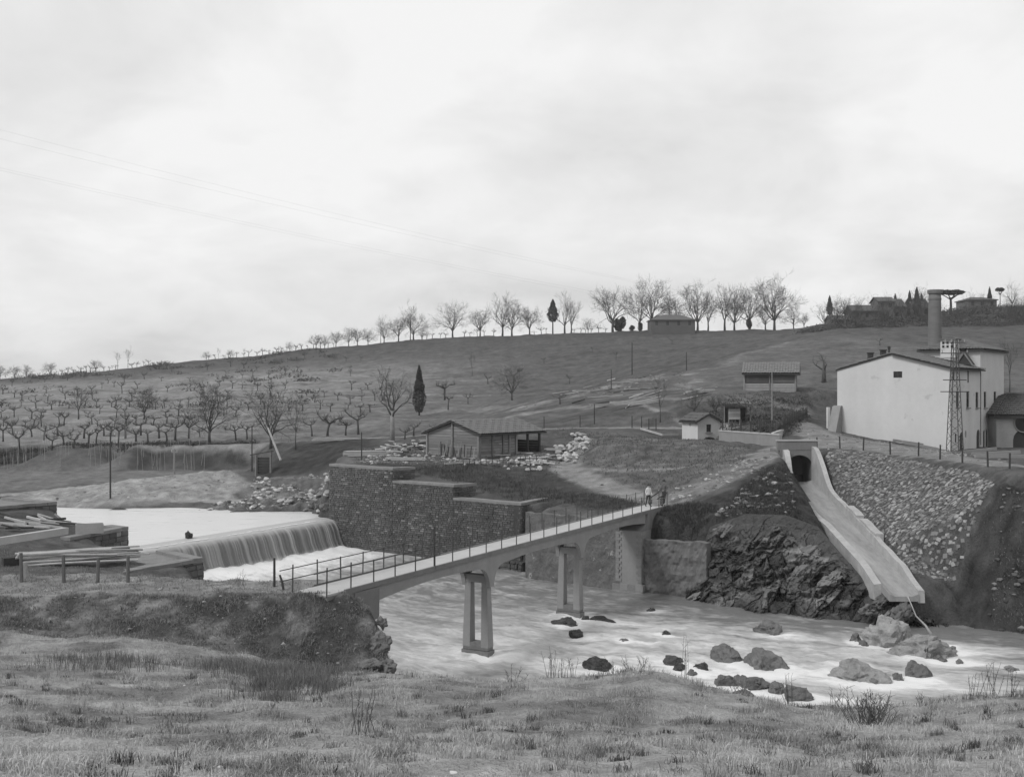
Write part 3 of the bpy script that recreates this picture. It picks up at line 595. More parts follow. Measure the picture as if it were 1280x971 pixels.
fi = np.arange(ns * nq).reshape(ns, nq); fq = np.stack((fi[:-1, :-1], fi[:-1, 1:], fi[1:, 1:], fi[1:, :-1]), -1).reshape(-1, 4)
ff = .5 * (1 - fall) + fall * (.10 + .30 * np.clip(st, -.4, 2) + .7 * smooth(.88, 1, Q))
M_FALL = water_mat('falling_water', .17, .70, .35, .1)
wl = worldloc(weir); o = np_obj('falling_water', vv - np.array(wl), fq, M_FALL, True, {'foam': ff.ravel()}, None, {'flow': np.stack((Q * 2, S * 2.5, S * 0), -1).reshape(-1, 3)}); o.parent = weir
# ---------------------------------------------------------------- materials of the built things
M_CONC = mat('concrete', .25, var=.16, scale=1.1, fine=9, bump=.2, stain=(1.4, .35)); M_CONCD = mat('concrete_weathered', .18, var=.22, scale=1.0, fine=8, bump=.3, stain=(1.6, .5))
M_DECK = mat('deck_concrete', .44, var=.14, scale=.8, fine=7, bump=.1)
M_ST = [mat('wall_stone_a',  .085, var=.35, scale=1.5, fine=9, bump=.5, stain=(.5, 1.0)), mat('wall_stone_b',  .11, var=.35, scale=1.5, fine=9, bump=.5, stain=(.5, 1.0)), mat('wall_stone_c',  .14, var=.35, scale=1.5, fine=9, bump=.5, stain=(.5, 1.0)), mat('wall_stone_pale', .22, var=.3, scale=1.5, fine=9, bump=.5)]
M_MORT = mat('mortar', .06, var=.3, bump=.4); M_COP = mat('coping_stone', .21, var=.35, scale=1.5, fine=8, bump=.3)
M_ASH = mat('ashlar', .23, var=.2, scale=1.8, fine=9, bump=.35, objvar=.12)
M_PLAST = mat('white_plaster', .58, var=.09, scale=.3, fine=2.2, bump=.15, stain=(.6, .2), patch=(.55, .60, .47)); M_PLASTD = mat('grey_plaster', .36, var=.2, scale=.8, fine=5, bump=.2, stain=(.9, .3))
M_TILE = mat('roof_tile', .15, var=.4, scale=2.0, fine=11, bump=.4); M_WOOD = mat('grey_plank', .21, var=.3, scale=1.2, fine=12, stretch=(1, 1, 5), bump=.3, objvar=.25); M_WOODD = mat('dark_wood', .05, var=.3, scale=3, fine=15, bump=.3)
M_LOG = mat('peeled_log', .42, var=.3, scale=2, fine=12, bump=.4, objvar=.25); M_LOGD = mat('log_end', .22, var=.3, scale=4, fine=20); M_IRON = mat('iron', .06, var=.3, rough=.6, bump=.1); M_DARK = mat('painted_opening_shade', .018, var=.1, bump=0); M_GLASS = mat('window_glass', .02, var=.1, rough=.15, bump=0, spec=.5)  # M_DARK: near-black colour painting the shade inside openings
M_ROCK = mat('rock', .15, var=.5, scale=1.1, fine=5, bump=.8, objvar=.2, bdist=.15); M_ROCKP = mat('pale_rock', .31, var=.55, scale=1.3, fine=6, bump=1.0, objvar=.15, bdist=.15); M_ROCKP2 = mat('crag_rock', .17, var=.5, scale=1.3, fine=5, bump=.8, objvar=.2, bdist=.15); M_ROCKW = mat('wet_rock', .06, var=.5, scale=1.5, fine=6, bump=.8, rough=.5, objvar=.2, bdist=.12); M_STONEW = mat('white_stone', .40, var=.25, scale=2, fine=8, bump=.4, objvar=.25)
M_REV = [mat('revetment_a', .11, var=.4, scale=2, fine=9), mat('revetment_b', .18, var=.4, scale=2, fine=9), mat('revetment_c', .30, var=.35, scale=2, fine=9)]
M_BRICK = mat('chimney_brick', .15, var=.3, scale=.8, fine=10, stretch=(1, 1, 3), stain=(1.0, .5))

# ---------------------------------------------------------------- masonry
def v3(p, z): return Vector((p[0], p[1], z))
def masonry(mb, a, b, z0, z1, ch=.17, lmin=.22, lmax=.55, prob=(.45, .35, .17, .03), nrm=None, proud=.05):
    a, b = np.array(a[:2], float), np.array(b[:2], float); d = b - a; ln_ = np.linalg.norm(d); d /= ln_
    n = np.array((d[1], -d[0])) if nrm is None else np.array(nrm, float); n /= np.linalg.norm(n); z = z0
    while z < z1 - .05:
        h = min(random.uniform(.85, 1.15) * ch, z1 - z); u = -random.uniform(0, lmax)
        while u < ln_:
            w = random.uniform(lmin, lmax); u0, u1 = max(0, u), min(ln_, u + w); u += w
            if u1 - u0 < .06: continue
            g = .012; o = random.uniform(.0, proud); ins = .02
            p = [(u0 + g, z + g), (u1 - g, z + g), (u1 - g, z + h - g), (u0 + g, z + h - g)]
            q = [(u0 + g + ins, z + g + ins), (u1 - g - ins, z + g + ins * random.uniform(.5, 1.5)), (u1 - g - ins * random.uniform(.5, 2), z + h - g - ins), (u0 + g + ins, z + h - g - ins)]
            back = [v3(a + d * x - n * .02, y) for x, y in p]; fr = [v3(a + d * x + n * (.025 + o + random.uniform(-.008, .008)), y) for x, y in q]
            mi = random.choices(range(4), prob)[0]
            mb.add(back + fr, [(4, 5, 6, 7), (0, 1, 5, 4), (1, 2, 6, 5), (2, 3, 7, 6), (3, 0, 4, 7)], mi)
        z += h
def coping(root, a, b, z, w, back, step=1.25, th=.2, over=.06, m=None):
    a, b = np.array(a, float), np.array(b, float); d = b - a; ln_ = np.linalg.norm(d); d /= ln_; k = max(1, round(ln_ / step)); back = np.array(back, float)
    for i in range(k):
        p = a + d * (ln_ * i / k + .008); q = a + d * (ln_ * (i + 1) / k - .008); mb = MB(); dz_ = random.uniform(-.015, .015)
        c0 = [v3(p - back * over, z + dz_), v3(q - back * over, z + dz_), v3(q + back * w, z + dz_), v3(p + back * w, z + dz_)]
        if (q - p)[0] * back[1] - (q - p)[1] * back[0] < 0: c0.reverse()
        mb.prism(c0, (0, 0, 0), (0, 0, th)); mb.build('coping_stone', m or M_COP, root)

rw = thing('river_wall', 'long dark masonry river wall stepping down in three coped levels beside the weir', 'wall', (*wall_pt(.42, .4), -1.5))
levels = ((-.152, .268, 7.3), (.268, .633, 6.25), (.633, 1.0, 5.2))
mbs = MB(); core = MB()
END = np.array((2.93, 91.3)); C1 = wall_pt(1.0)
for t0, t1, z in levels:
    a, b = wall_pt(t0), wall_pt(t1); masonry(mbs, a, b, -.6, z - .2, nrm=-WN)
    core.prism([v3(a, -1.5), v3(b, -1.5), v3(b + WN * .75, -1.5), v3(a + WN * .75, -1.5)], (0, 0, 0), (0, 0, z + 1.3))
    coping(rw, a, b + (WALL_D / np.linalg.norm(WALL_D)) * .06, z - .2, .8, WN)
for t1, z, nz_ in ((.268, 7.3, 6.25), (.633, 6.25, 5.2)):
    a = wall_pt(t1); b = a + WN * 2.2 + WALL_D / 19.26 * .5; masonry(mbs, a, b, nz_, z - .2, nrm=WALL_D); coping(rw, a + WN * .82, b, z - .2, .7, -WALL_D / 19.26)
masonry(mbs, C1, END, -.6, 5.0, nrm=(END - C1)[[1, 0]] * np.array((1, -1))); rn = (END - C1) / np.linalg.norm(END - C1); rb = np.array((-rn[1], rn[0]))
core.prism([v3(C1 - np.array((.02, 0)), -1.5), v3(END, -1.5), v3(END + rb * .6, -1.5), v3(C1 + rb * .6, -1.5)], (0, 0, 0), (0, 0, 6.48)); coping(rw, C1 + rn * .85, END, 5.0, .6, rb)
# old footing along the toe of the wall
masonry(mbs, wall_pt(.72, -.35), wall_pt(1.03, -.5), -.5, .7, ch=.34, nrm=-WN, prob=(.5, .4, .1, 0), proud=.15); core.prism([v3(wall_pt(.72, -.33), -1), v3(wall_pt(1.03, -.48), -1), v3(wall_pt(1.03, .2), -1), v3(wall_pt(.72, .2), -1)], (0, 0, 0), (0, 0, 1.68))
tag(mbs.build('masonry_block', M_ST, rw), kind='stuff'); core.build('wall_core', M_MORT, rw, recalc=True)

def pier_block(label, poly, z0, z1, faces, group=None):
    """stone platform: polygon in plan, masonry on the given edges, coping all along them"""
    c = np.mean(np.array(poly), 0); r = thing('stone_platform', label, 'wall', (c[0], c[1], z0)); core = MB(); ms = MB()
    P = [np.array(p, float) for p in poly]; ins = [p + (c - p) / np.linalg.norm(c - p) * .05 for p in P]
    core.prism([v3(p, z0) for p in ins], (0, 0, 0), (0, 0, z1 - z0 - .17))
    for i in faces:
        a, b = P[i], P[(i + 1) % len(P)]; d = (b - a) / np.linalg.norm(b - a); n = np.array((d[1], -d[0]))
        if n @ (c - (a + b) / 2) > 0: n = -n
        masonry(ms, a, b, z0 + .3, z1 - .2, ch=.34, lmin=.45, lmax=.95, nrm=n, prob=(.35, .4, .2, .05)); coping(r, a + d * .02, b - d * .75, z1 - .2, .7, -n, th=.22, step=.95)
    core.build('core', mat('platform_fill', .2, var=.3, scale=1.5, fine=6, bump=.4), r, recalc=True); tag(ms.build('masonry_block', M_ST, r), kind='stuff'); return r
pier_block('coped stone platform beside the log pile, next to the falling water', [(-21.6, 61.4), (-18.4, 66.7), (-22.2, 70.8), (-25.8, 66.8)], -1.5, 4.0, (0, 1))
pier_block('coped stone platform behind the pale crate at the pond edge', [(-28.2, 71.3), (-26.4, 77.0), (-28.6, 78.6), (-33, 75.6)], -1.5, 4.6, (0, 1))
pier_block('coped stone platform farthest upstream of the three beside the pond', [(-37.6, 80.0), (-34.2, 84.1), (-40, 88.2), (-47, 84.5)], 1.0, 5.6, (0, 1))

def rough_wall(name, label, a, b, z0, z1a, z1b, th, m, nrm, cols=60, rows=24, amp=.06, ragged=.12):
    a, b = np.array(a, float), np.array(b, float); n = np.array(nrm, float); n /= np.linalg.norm(n); ln_ = np.linalg.norm(b - a)
    u = np.linspace(0, 1, cols); q = np.linspace(0, 1, rows); Uu, Qq = np.meshgrid(u, q, indexing='ij')
    top = z1a + (z1b - z1a) * Uu + ragged * fbm(Uu * ln_ / 1.2, 0 * Uu, 6.6, 3); Zz = z0 + (top - z0) * Qq
    o_ = amp * fbm(Uu * ln_ / .6, Zz / .6, 5.5, 4)
    X = a[0] + (b[0] - a[0]) * Uu + n[0] * o_; Y = a[1] + (b[1] - a[1]) * Uu + n[1] * o_
    f = np.stack((X, Y, Zz), -1).reshape(-1, 3); bk = np.stack((X - n[0] * th, Y - n[1] * th, Zz), -1).reshape(-1, 3); k = len(f); ii = np.arange(k).reshape(cols, rows)
    fq = [np.stack((ii[:-1, :-1], ii[1:, :-1], ii[1:, 1:], ii[:-1, 1:]), -1).reshape(-1, 4)]; fq.append(fq[0][:, ::-1] + k)
    fq.append(np.stack((ii[:-1, -1], ii[1:, -1], ii[1:, -1] + k, ii[:-1, -1] + k), -1)); fq.append(np.stack((ii[0, :-1], ii[0, 1:], ii[0, 1:] + k, ii[0, :-1] + k), -1)); fq.append(np.stack((ii[-1, 1:], ii[-1, :-1], ii[-1, :-1] + k, ii[-1, 1:] + k), -1))
    base = ((a[0] + b[0]) / 2, (a[1] + b[1]) / 2, z0); o = np_obj(name, np.concatenate((f, bk)) - np.array(base), np.concatenate(fq), m, False, loc=base)
    return tag(o, label, 'wall')
M_RUB = mat('rubble_render', .13, var=.5, scale=.8, fine=5, bump=.8, bdist=.12, patch=(1.1, .62, .36)); M_CPATCH = mat('old_concrete', .15, var=.35, scale=1.2, fine=6, bump=.6)
rough_wall('retaining_wall', 'rough rendered retaining wall under the footbridge with flaking pale patches', (1.0, 83.4), (7.5, 78.25), -1, 4.9, 4.9, .6, M_RUB, (-.62, -.78))
rough_wall('retaining_wall', 'grey concrete retaining wall between the bridge abutment and the rock', (9.05, 77.75), (13.0, 74.9), -1, 3.65, 3.75, .7, M_CPATCH, (-.58, -.81), ragged=.10, amp=.14)
rough_wall('retaining_wall', 'low stained concrete wall behind the rubble at the far end of the pond', W(338, 0, 122)[:2], W(414, 0, 120)[:2], 2.4, 4.35, 4.5, .5, M_CONCD, (0, -1), ragged=.15)
P = [PZ(222, 627, 2.75), PZ(286, 629, 2.75), PZ(336, 621, 2.75), PZ(268, 618, 2.75)]
mb = MB(); mb.prism([(x, y, 1.6) for x, y, z in P], (0, 0, 0), (0, 0, 1.15)); solo('concrete_slab', mb, M_CONC, 'flat pale concrete slab lying on the muddy far shore of the pond', 'slab', (P[0][0], P[0][1], 2.0), recalc=True)

# ---------------------------------------------------------------- footbridge
fb = thing('footbridge', 'long narrow concrete footbridge on two tall twin-legged piers over the river', 'bridge', (*br(.48), 0))
TP = (.3414, .618); T0, T1 = .085, .872
def s_of(t): return t * BRL
S0, S1 = s_of(T0), s_of(T1); SP = [s_of(t) for t in TP]; sup = [S0] + SP + [S1]
def depth(s):
    for a, b in zip(sup, sup[1:]):
        if a <= s <= b + 1e-6:
            m, h = (a + b) / 2, (b - a) / 2; d = .60 + .26 * (abs(s - m) / h) ** 2; r = 1.0
            for e_, isp in ((a, a != S0), (b, b != S1)):
                x = abs(s - e_) - .22
                if isp and x < r: d += r - math.sqrt(max(0, r * r - (r - max(x, 0)) ** 2))
            return d
    return .8
st_ = sorted(set([S0 + (S1 - S0) * i / 150 for i in range(151)] + [p + k for p in SP for k in np.linspace(-1.3, 1.3, 27)]))
for sd in (-1, 1):
    mb = MB(); prev = None
    for s in st_:
        c = BR0 + BRD * s; d = min(depth(s), 1.85); o = len(mb.v)
        for off, z in ((sd * .62, DECK - .12), (sd * .86, DECK - .12), (sd * .86, DECK - d), (sd * .62, DECK - d)): mb.v.append((*(c + BRN * off), z))
        if prev is not None:
            for k in range(4): mb.f.append((prev + k, prev + (k + 1) % 4, o + (k + 1) % 4, o + k)); mb.mi.append(0)
        prev = o
    mb.f += [(3, 2, 1, 0), (prev, prev + 1, prev + 2, prev + 3)]; mb.mi += [0, 0]; mb.build('girder', M_CONC, fb, recalc=True)
mb = MB(); e0, e1 = br(.0), br(.985); mb.prism([v3(e0 - BRN * .86, DECK - .125), v3(e0 + BRN * .86, DECK - .125), v3(e1 + BRN * .86, DECK - .125), v3(e1 - BRN * .86, DECK - .125)], (0, 0, 0), (0, 0, .125)); mb.build('deck', M_DECK, fb, recalc=True)
for sd in (-1, 1):
    mb = MB(); mb.beam(v3(br(.03, sd * .9), DECK - .06), v3(br(.985, sd * .9), DECK - .06), .1, .22); mb.build('edge_beam', M_CONCD, fb, recalc=True)
for t in TP:
    c = br(t)
    zt = DECK - 1.6
    for sd in (-1, 1):
        cc = c + BRN * sd * .50; cb = c + BRN * sd * .56; mb = MB(); lo, hi = [], []
        for u, w in ((-1, -1), (1, -1), (1, 1), (-1, 1)):
            lo.append(v3(cb + BRD * u * .29 + BRN * w * .22, .45)); hi.append(v3(cc + BRD * u * .2 + BRN * w * .17, zt))
        mb.add(lo + hi, [(3, 2, 1, 0), (4, 5, 6, 7), (0, 1, 5, 4), (1, 2, 6, 5), (2, 3, 7, 6), (3, 0, 4, 7)]); mb.build('pier_column', M_CONC, fb, recalc=True)
    mb = MB(); mb.beam(v3(c - BRN * .72, zt + .16), v3(c + BRN * .72, zt + .16), .46, .40); arch = [(-.62, zt + .3)] + [(-.62 + .62 * (1 - math.cos(a)), zt + .36 + .62 * math.sin(a)) for a in np.linspace(0, math.pi, 9)][1:-1] + [(.62, zt + .3), (.62, DECK - .13), (-.62, DECK - .13)]
    mb.prism([v3(c + BRN * x - BRD * .22, z) for x, z in arch], (0, 0, 0), (*(BRD * .44), 0)); mb.build('pier_cap', M_CONC, fb, recalc=True)
    mb = MB(); mb.beam(v3(c - BRN * .76, .5), v3(c + BRN * .76, .5), .56, .4); mb.beam(v3(c - BRN * .82, .1), v3(c + BRN * .82, .1), .68, .36); mb.beam(v3(c - BRN * .85, -.8), v3(c + BRN * .85, -.8), .72, 1.3); mb.build('pier_base', mat('wet_concrete', .16, var=.35, scale=2, fine=8, rough=.6), fb, recalc=True)
# near end block and far abutment with quoins
c = br(.078); mb = MB(); mb.beam(v3(br(.045), 4.6), v3(br(.089), 4.6), 1.95, 1.4); mb.beam(v3(br(.0, .75), 5.2), v3(br(.06, .75), 5.2), .35, .45); mb.build('abutment', M_CONCD, fb, recalc=True)
ab = MB(); ax0, ax1 = s_of(.848), s_of(.90); p0, p1 = BR0 + BRD * ax0, BR0 + BRD * ax1
ab.beam(v3(p0, 1.6), v3(p1, 1.6), 1.9, 5.2); abo = ab.build('abutment', M_CONC, fb, recalc=True)
mb = MB(); mb.prism([v3(BR0 + BRD * s - BRN * .98, z) for s, z in ((ax0 + .1, 4.2), (ax1 + 1.0, 4.2), (ax1 + 2.2, 5.4), (ax0 + 1.2, 5.4), (ax0 + .9, 4.6))], (0, 0, 0), (*(BRN * 1.96), 0)); mb.build('bracket', M_CONCD, abo, recalc=True)
for row in range(17):
    z = .75 + row * .205
    for sd in (-1, 1):
        w = .42 if (row % 2) == (sd > 0) else .26; cc = BR0 + BRD * (ax0 - .03) + BRN * sd * (.97 - w / 2); mb = MB(); mb.beam(v3(cc - BRD * .02, z), v3(cc + BRD * .22, z), w, .195); mb.build('quoin', M_ASH, abo)
    cc = BR0 + BRD * (ax0 + .3) + BRN * .97; mb = MB(); mb.beam(v3(cc - BRN * .1, z), v3(cc + BRN * .03, z), .5 if row % 2 else .34, .195); mb.build('quoin', M_ASH, abo)
for row, (zz_, ext) in enumerate(((-.1, .26), (.3, .2))):
    for k in range(4):
        cc = BR0 + BRD * (ax0 - .04) + BRN * (-1.15 + .575 * (k + .5)); mb = MB(); mb.beam(v3(cc - BRD * ext, zz_), v3(cc + BRD * .4, zz_), .565, .39); mb.build('plinth_block', M_ASH, abo)
    for k in range(2):
        cc = BR0 + BRD * (ax0 + .62 + .62 * k) + BRN * 1.0; mb = MB(); mb.beam(v3(cc - BRD * .3, zz_), v3(cc + BRD * .3, zz_), ext * 1.2 + .2, .39); mb.build('plinth_block', M_ASH, abo)
# railing
post_t = [i * 1.68 / BRL for i in range(25)]
for sd in (1, -1):
    for i, t in enumerate(post_t):
        if t > .985: continue
        hgt = 1.05 if t > .05 else 1.15; lean = random.uniform(-.03, .03); b = br(t, sd * .9); z0_ = DECK - .1
        if sd == 1 and i == 5: continue
        mb = MB(); mb.beam(v3(b, z0_), v3(b + BRD * lean, DECK + hgt), .042, .042); mb.build('railing_post', M_IRON, fb)
    mb = MB(); b = br(post_t[5], sd * .9)
    if sd == 1: mb.beam(v3(b, DECK - .1), v3(b, DECK + 1.95), .09, .09); mb.build('railing_post', M_WOODD, fb)
    for hh, te in ((1.0, .215), (.55, .215)):
        mb = MB(); mb.beam(v3(br(-.02, sd * .9), DECK + hh), v3(br(te, sd * .9), DECK + hh), .035, .035); mb.build('handrail', M_IRON, fb)
    mb = MB(); mb.tube([v3(br(.215 + (.985 - .215) * k / 24, sd * .9), DECK + .98 - (.03 if k % 2 else 0)) for k in range(25)], .008, 4); mb.build('rail_wire', M_IRON, fb)

# ---------------------------------------------------------------- spillway chute and portal
ch = thing('spillway_chute', 'pale concrete spillway chute running from an arched portal down to the river', 'spillway', (chute_x(80), 80, 0))
ys = np.linspace(66.0, 94.3, 48)
def strip(name, sect, m, y0=66.0, y1=94.3, jag=0):
    mb = MB(); pr_ = None; yy = [y for y in np.linspace(y0, y1, 40)]
    for y in yy:
        sc = sect(y); o = len(mb.v); n = len(sc)
        for x, z in sc: mb.v.append((chute_x(y) + x, y, z))
        if pr_ is not None:
            for k in range(n): mb.f.append((pr_ + k, pr_ + (k + 1) % n, o + (k + 1) % n, o + k)); mb.mi.append(0)
        pr_ = o
    n = len(sect(y0)); mb.f += [tuple(reversed(range(n))), tuple(range(pr_, pr_ + n))]; mb.mi += [0, 0]; return mb.build(name, m, ch, recalc=True)
M_CHF = mat('chute_concrete', .29, var=.42, scale=1.1, fine=6, bump=.4, stain=(1.2, .3), stretch=(1, .14, .3), macro=.5); M_CHW = mat('chute_wall_concrete', .40, var=.38, scale=1, fine=7, bump=.25)
hwid = lambda y: .86 + .14 * float(smooth(66, 82, y)); tp_ = lambda y: float(smooth(65.5, 71, y))
strip('floor', lambda y: [(-hwid(y), chute_z(y) - .3), (hwid(y), chute_z(y) - .3), (hwid(y), chute_z(y) + .14), (.55, chute_z(y)), (-.55, chute_z(y)), (-hwid(y), chute_z(y) + .14)], M_CHF)
def rh(y): return .25 + .45 * float(smooth(66, 70, y)) + .05 + 2.25 * float(smooth(87.5, 93.6, y)) + .03 * math.sin(y * 2.1)
def lh(y): return .2 + .36 * float(smooth(67, 71, y)) - .3 * float(smooth(79, 83, y)) + 2.5 * float(smooth(91.5, 93.6, y))
strip('side_wall', lambda y: [(hwid(y), chute_z(y) - .4 - .7 * tp_(y)), (hwid(y), chute_z(y) + rh(y)), (hwid(y) + .38, chute_z(y) + rh(y) - .03), (hwid(y) + .42, chute_z(y) - .4 - .7 * tp_(y))], M_CHW, 66.1)
strip('side_wall', lambda y: [(-hwid(y) - .42, chute_z(y) - .5 - .8 * tp_(y)), (-hwid(y) - .45, chute_z(y) + lh(y) - .05), (-hwid(y), chute_z(y) + lh(y)), (-hwid(y), chute_z(y) - .5 - .8 * tp_(y))], M_CHW, 67.6, 94.2)
for y0, y1 in ((80.4, 83.2), (75.6, 79.6)):      # broken upper lift of the right wall
    strip('wall_capping', lambda y: [(1.05, chute_z(y) + rh(y) - .02), (1.05, chute_z(y) + rh(y) + .18), (1.62, chute_z(y) + rh(y) + .16), (1.62, chute_z(y) + rh(y) - .3)], M_CHW, y0, y1)
pc = chute_x(94.2); zf = chute_z(94)
mb = MB(); mb.box((pc - 1.36, 96.0, 7.1), (.62, 3.6, 3.6)); mb.box((pc + 1.36, 96.0, 7.1), (.62, 3.6, 3.6)); mb.box((pc, 97.5, 6.9), (2.2, .4, 3.2))
A_ = [(-1.06, zf + 1.4)] + [(-1.06 * math.cos(a), zf + 1.4 + .9 * math.sin(a)) for a in np.linspace(0, math.pi, 13)][1:-1] + [(1.06, zf + 1.4), (1.06, 8.92), (-1.06, 8.92)]
mb.prism([Vector((pc + x, 94.25, z)) for x, z in A_], (0, 0, 0), (0, 3.5, 0)); po = mb.build('portal', M_CONCD, ch, recalc=True)
mb = MB(); mb.box((pc - .2, 94.5, 9.28), (3.3, .5, .78)); mb.build('parapet', M_CONCD, po); mb = MB(); mb.box((pc - .2, 94.5, 9.72), (3.4, .62, .1)); mb.build('parapet_coping', M_CHW, po)
mb = MB(); mb.prism([Vector((pc - 1.55, 94.2, z)) for z in (0,)] and [Vector((pc - 1.62, 93.3, 5.6)), Vector((pc - 1.02, 93.3, 5.6)), Vector((pc - 1.02, 93.3, 8.3)), Vector((pc - 1.62, 93.3, 8.3))], (0, 0, 0), (0, .94, 0)); mb.build('jamb', M_CHW, po, recalc=True)
# a thread of water falling off the lip
mb = MB(); lip = (chute_x(66) + .2, 65.95, chute_z(66)); mb.tube([lip, (lip[0] + .05, 65.6, lip[2] - .3), (lip[0] + .25, 65.3, lip[2] - 1.0), (lip[0] + .7, 65.0, lip[2] - 1.5), (lip[0] + .9, 64.6, -.1)], [.05, .03, .04, .06, .12], 7); mb.build('trickle', mat('white_water', .38, var=.2, rough=.3), ch, smooth_=True)

# stone revetment: small set stones packed on the slope
rev_poly = [(26.05, 93.6), (28.4, 97.4), (30.4, 92), (31.6, 84), (32.2, 78), (31.4, 72.4), (30.0, 71.2), (27.6, 69.9), (25.2, 69.8), (24.75, 76), (25.2, 86)]
mb = MB(); rr = random.Random(5)
gxs, gys = np.meshgrid(np.arange(24.5, 33, .21), np.arange(69.3, 98, .36)); jx = gxs + RNG.uniform(-.10, .10, gxs.shape); jy = gys + RNG.uniform(-.16, .16, gys.shape)
ins = poly_mask(rev_poly, .05, jx, jy) > .5
for x, y in zip(jx[ins], jy[ins]):
    e_ = .3; z = float(hz(x, y)); nx_ = -(float(hz(x + e_, y)) - float(hz(x - e_, y))) / (2 * e_); ny_ = -(float(hz(x, y + e_)) - float(hz(x, y - e_))) / (2 * e_)
    n = Vector((nx_, ny_, 1)).normalized(); q = n.to_track_quat('Z', 'Y').to_matrix() @ Matrix.Rotation(rr.uniform(-.5, .5), 3, 'Z') @ Matrix.Rotation(rr.uniform(-.2, .2), 3, 'X') @ Matrix.Rotation(rr.uniform(-.2, .2), 3, 'Y')
    sx, sy, sz = rr.uniform(.10, .21), rr.uniform(.11, .24), rr.uniform(.02, .06); pts = []
    for k, (a, b) in enumerate(((-1, -1), (1, -1), (1, 1), (-1, 1))): pts.append(q @ Vector((a * sx * rr.uniform(.8, 1.1), b * sy * rr.uniform(.8, 1.1), -.12)) + Vector((x, y, z)))
    for k, (a, b) in enumerate(((-1, -1), (1, -1), (1, 1), (-1, 1))): pts.append(q @ Vector((a * sx * rr.uniform(.5, .85), b * sy * rr.uniform(.5, .85), sz * rr.uniform(.6, 1.3))) + Vector((x, y, z)))
    pale = .28 if y < 82 + 3 * math.sin(x) else .10
    mb.add(pts, [(4, 5, 6, 7), (0, 1, 5, 4), (1, 2, 6, 5), (2, 3, 7, 6), (3, 0, 4, 7)], rr.choices((0, 1, 2), (.45 - pale / 2, .45, pale))[0])
rvt = thing('stone_revetment', 'sloping revetment of small packed stones between the chute and the road fence', 'revetment', (28.5, 82, 5)); tag(mb.build('revetment_stone', M_REV, rvt), kind='stuff')

# ---------------------------------------------------------------- rocks
def ico(sub_=3):
    bm = bmesh.new(); bmesh.ops.create_icosphere(bm, subdivisions=sub_, radius=1); v = np.array([x.co[:] for x in bm.verts]); f = np.array([[l.index for l in x.verts] for x in bm.faces]); bm.free(); return v, f
ICO3, ICO2 = ico(4), ico(3)
def rock_mesh(seed, planes=11, rough=.12, base=ICO3, strata=.0, cells=.22):
    r = np.random.default_rng(seed); v = base[0].copy()
    for _ in range(planes):
        n = r.normal(size=3); n /= np.linalg.norm(n); h = r.uniform(.5, .9); d = v @ n; v -= np.outer(np.maximum(d - h, 0), n)
    nn = v / np.linalg.norm(v, axis=1)[:, None]; s = seed * 7.7
    v += nn * (rough * fbm(v[:, 0] * 1.6 + s, v[:, 1] * 1.6, v[:, 2] * 1.6, 4, .55))[:, None]
    v += nn * (.05 * fbm(v[:, 0] * 5 + s, v[:, 1] * 5, v[:, 2] * 6, 3))[:, None] * min(1.0, cells * 5)
    f1, f2, cv = worley(v[:, 0] * 1.5 + s, v[:, 1] * 1.5, v[:, 2] * 2.2); v += nn * (cells * (cv - .5) - cells * .45 * smooth(.12, 0, f2 - f1))[:, None]
    if strata: v += nn * (strata * np.abs(perlin(v[:, 0] * 1.2 + s, v[:, 1] * 1.2 + v[:, 2] * 5, v[:, 2] * 2 + 3)))[:, None]
    return v, base[1]
def rock(name, seed, loc, size, m, label, cat='boulder', group=None, rough=.12, planes=11, rz=0.0, base=None, strata=0.0, tilt=0.0, cells=.22):
    v, f = rock_mesh(seed, planes, rough, base or ICO3, strata, cells); v = v * np.array(size) / 2; v = np.stack((v[:, 0] * math.cos(tilt) + v[:, 2] * math.sin(tilt), v[:, 1], v[:, 2] * math.cos(tilt) - v[:, 0] * math.sin(tilt)), -1) if tilt else v; c, s = math.cos(rz), math.sin(rz)
    v = np.stack((v[:, 0] * c - v[:, 1] * s, v[:, 0] * s + v[:, 1] * c, v[:, 2]), -1)
    return tag(np_obj(name, v, f, m, False, loc=loc), label, cat, group)
special = {12: 'big dark rounded boulder with a sloping flank in the rapids', 10: 'dark blocky boulder between two smaller boulders above the rapids', 21: 'broad pale pitted boulder with small dark stones on its back', 25: 'largest pale grooved boulder in the water below the chute outlet',
           26: 'pale cracked boulder leaning on its neighbour under the chute outlet', 27: 'squat pale boulder wedged beside the cracked one under the chute', 24: 'narrow upright dark boulder standing in calm water', 20: 'dark rock splitting the current beside white foam', 6: 'half-sunk dark boulder in foam behind the grassy crest', 31: 'flat boulder alone in calm grey water near the earth bank', 17: 'dark wedge-shaped boulder at the end of the near row'}
for i, ((px, py, w, h), (rx, ry, rw_, rh_)) in enumerate(zip(ROCKS, rock_pos)):
    pale = i in (21, 25, 26, 27, 31, 29, 32, 34, 36); near = i in (13, 14, 15, 16, 18, 19)
    lab = special.get(i) or ('dark rounded boulder in the row along the near water edge' if near else ('small wet stone breaking the surface near the far bridge pier' if i < 6 else ('small stone in the cluster under the chute outlet' if 32 <= i <= 37 else 'small dark boulder poking out of the rapids')))
    grp = None if i in special else ('boulders along the near water edge' if near else ('stones near the far pier' if i < 6 else ('stones under the chute outlet' if 32 <= i <= 37 else 'small boulders in the rapids')))
    rock('boulder', 40 + i, (rx, ry + rw_ * .3, rh_ * .14 - .06), (rw_ * 1.35, rw_ * 1.1, rh_ * 1.7 + .1), M_ROCKP if pale else (M_ROCKW if i < 10 else M_ROCK), lab, 'boulder', grp, rz=i * 1.3 if w < 30 else .15 * (i % 5 - 2), strata=.18 if i in (25, 21, 24, 26) else .06, rough=.2 if pale else .12)
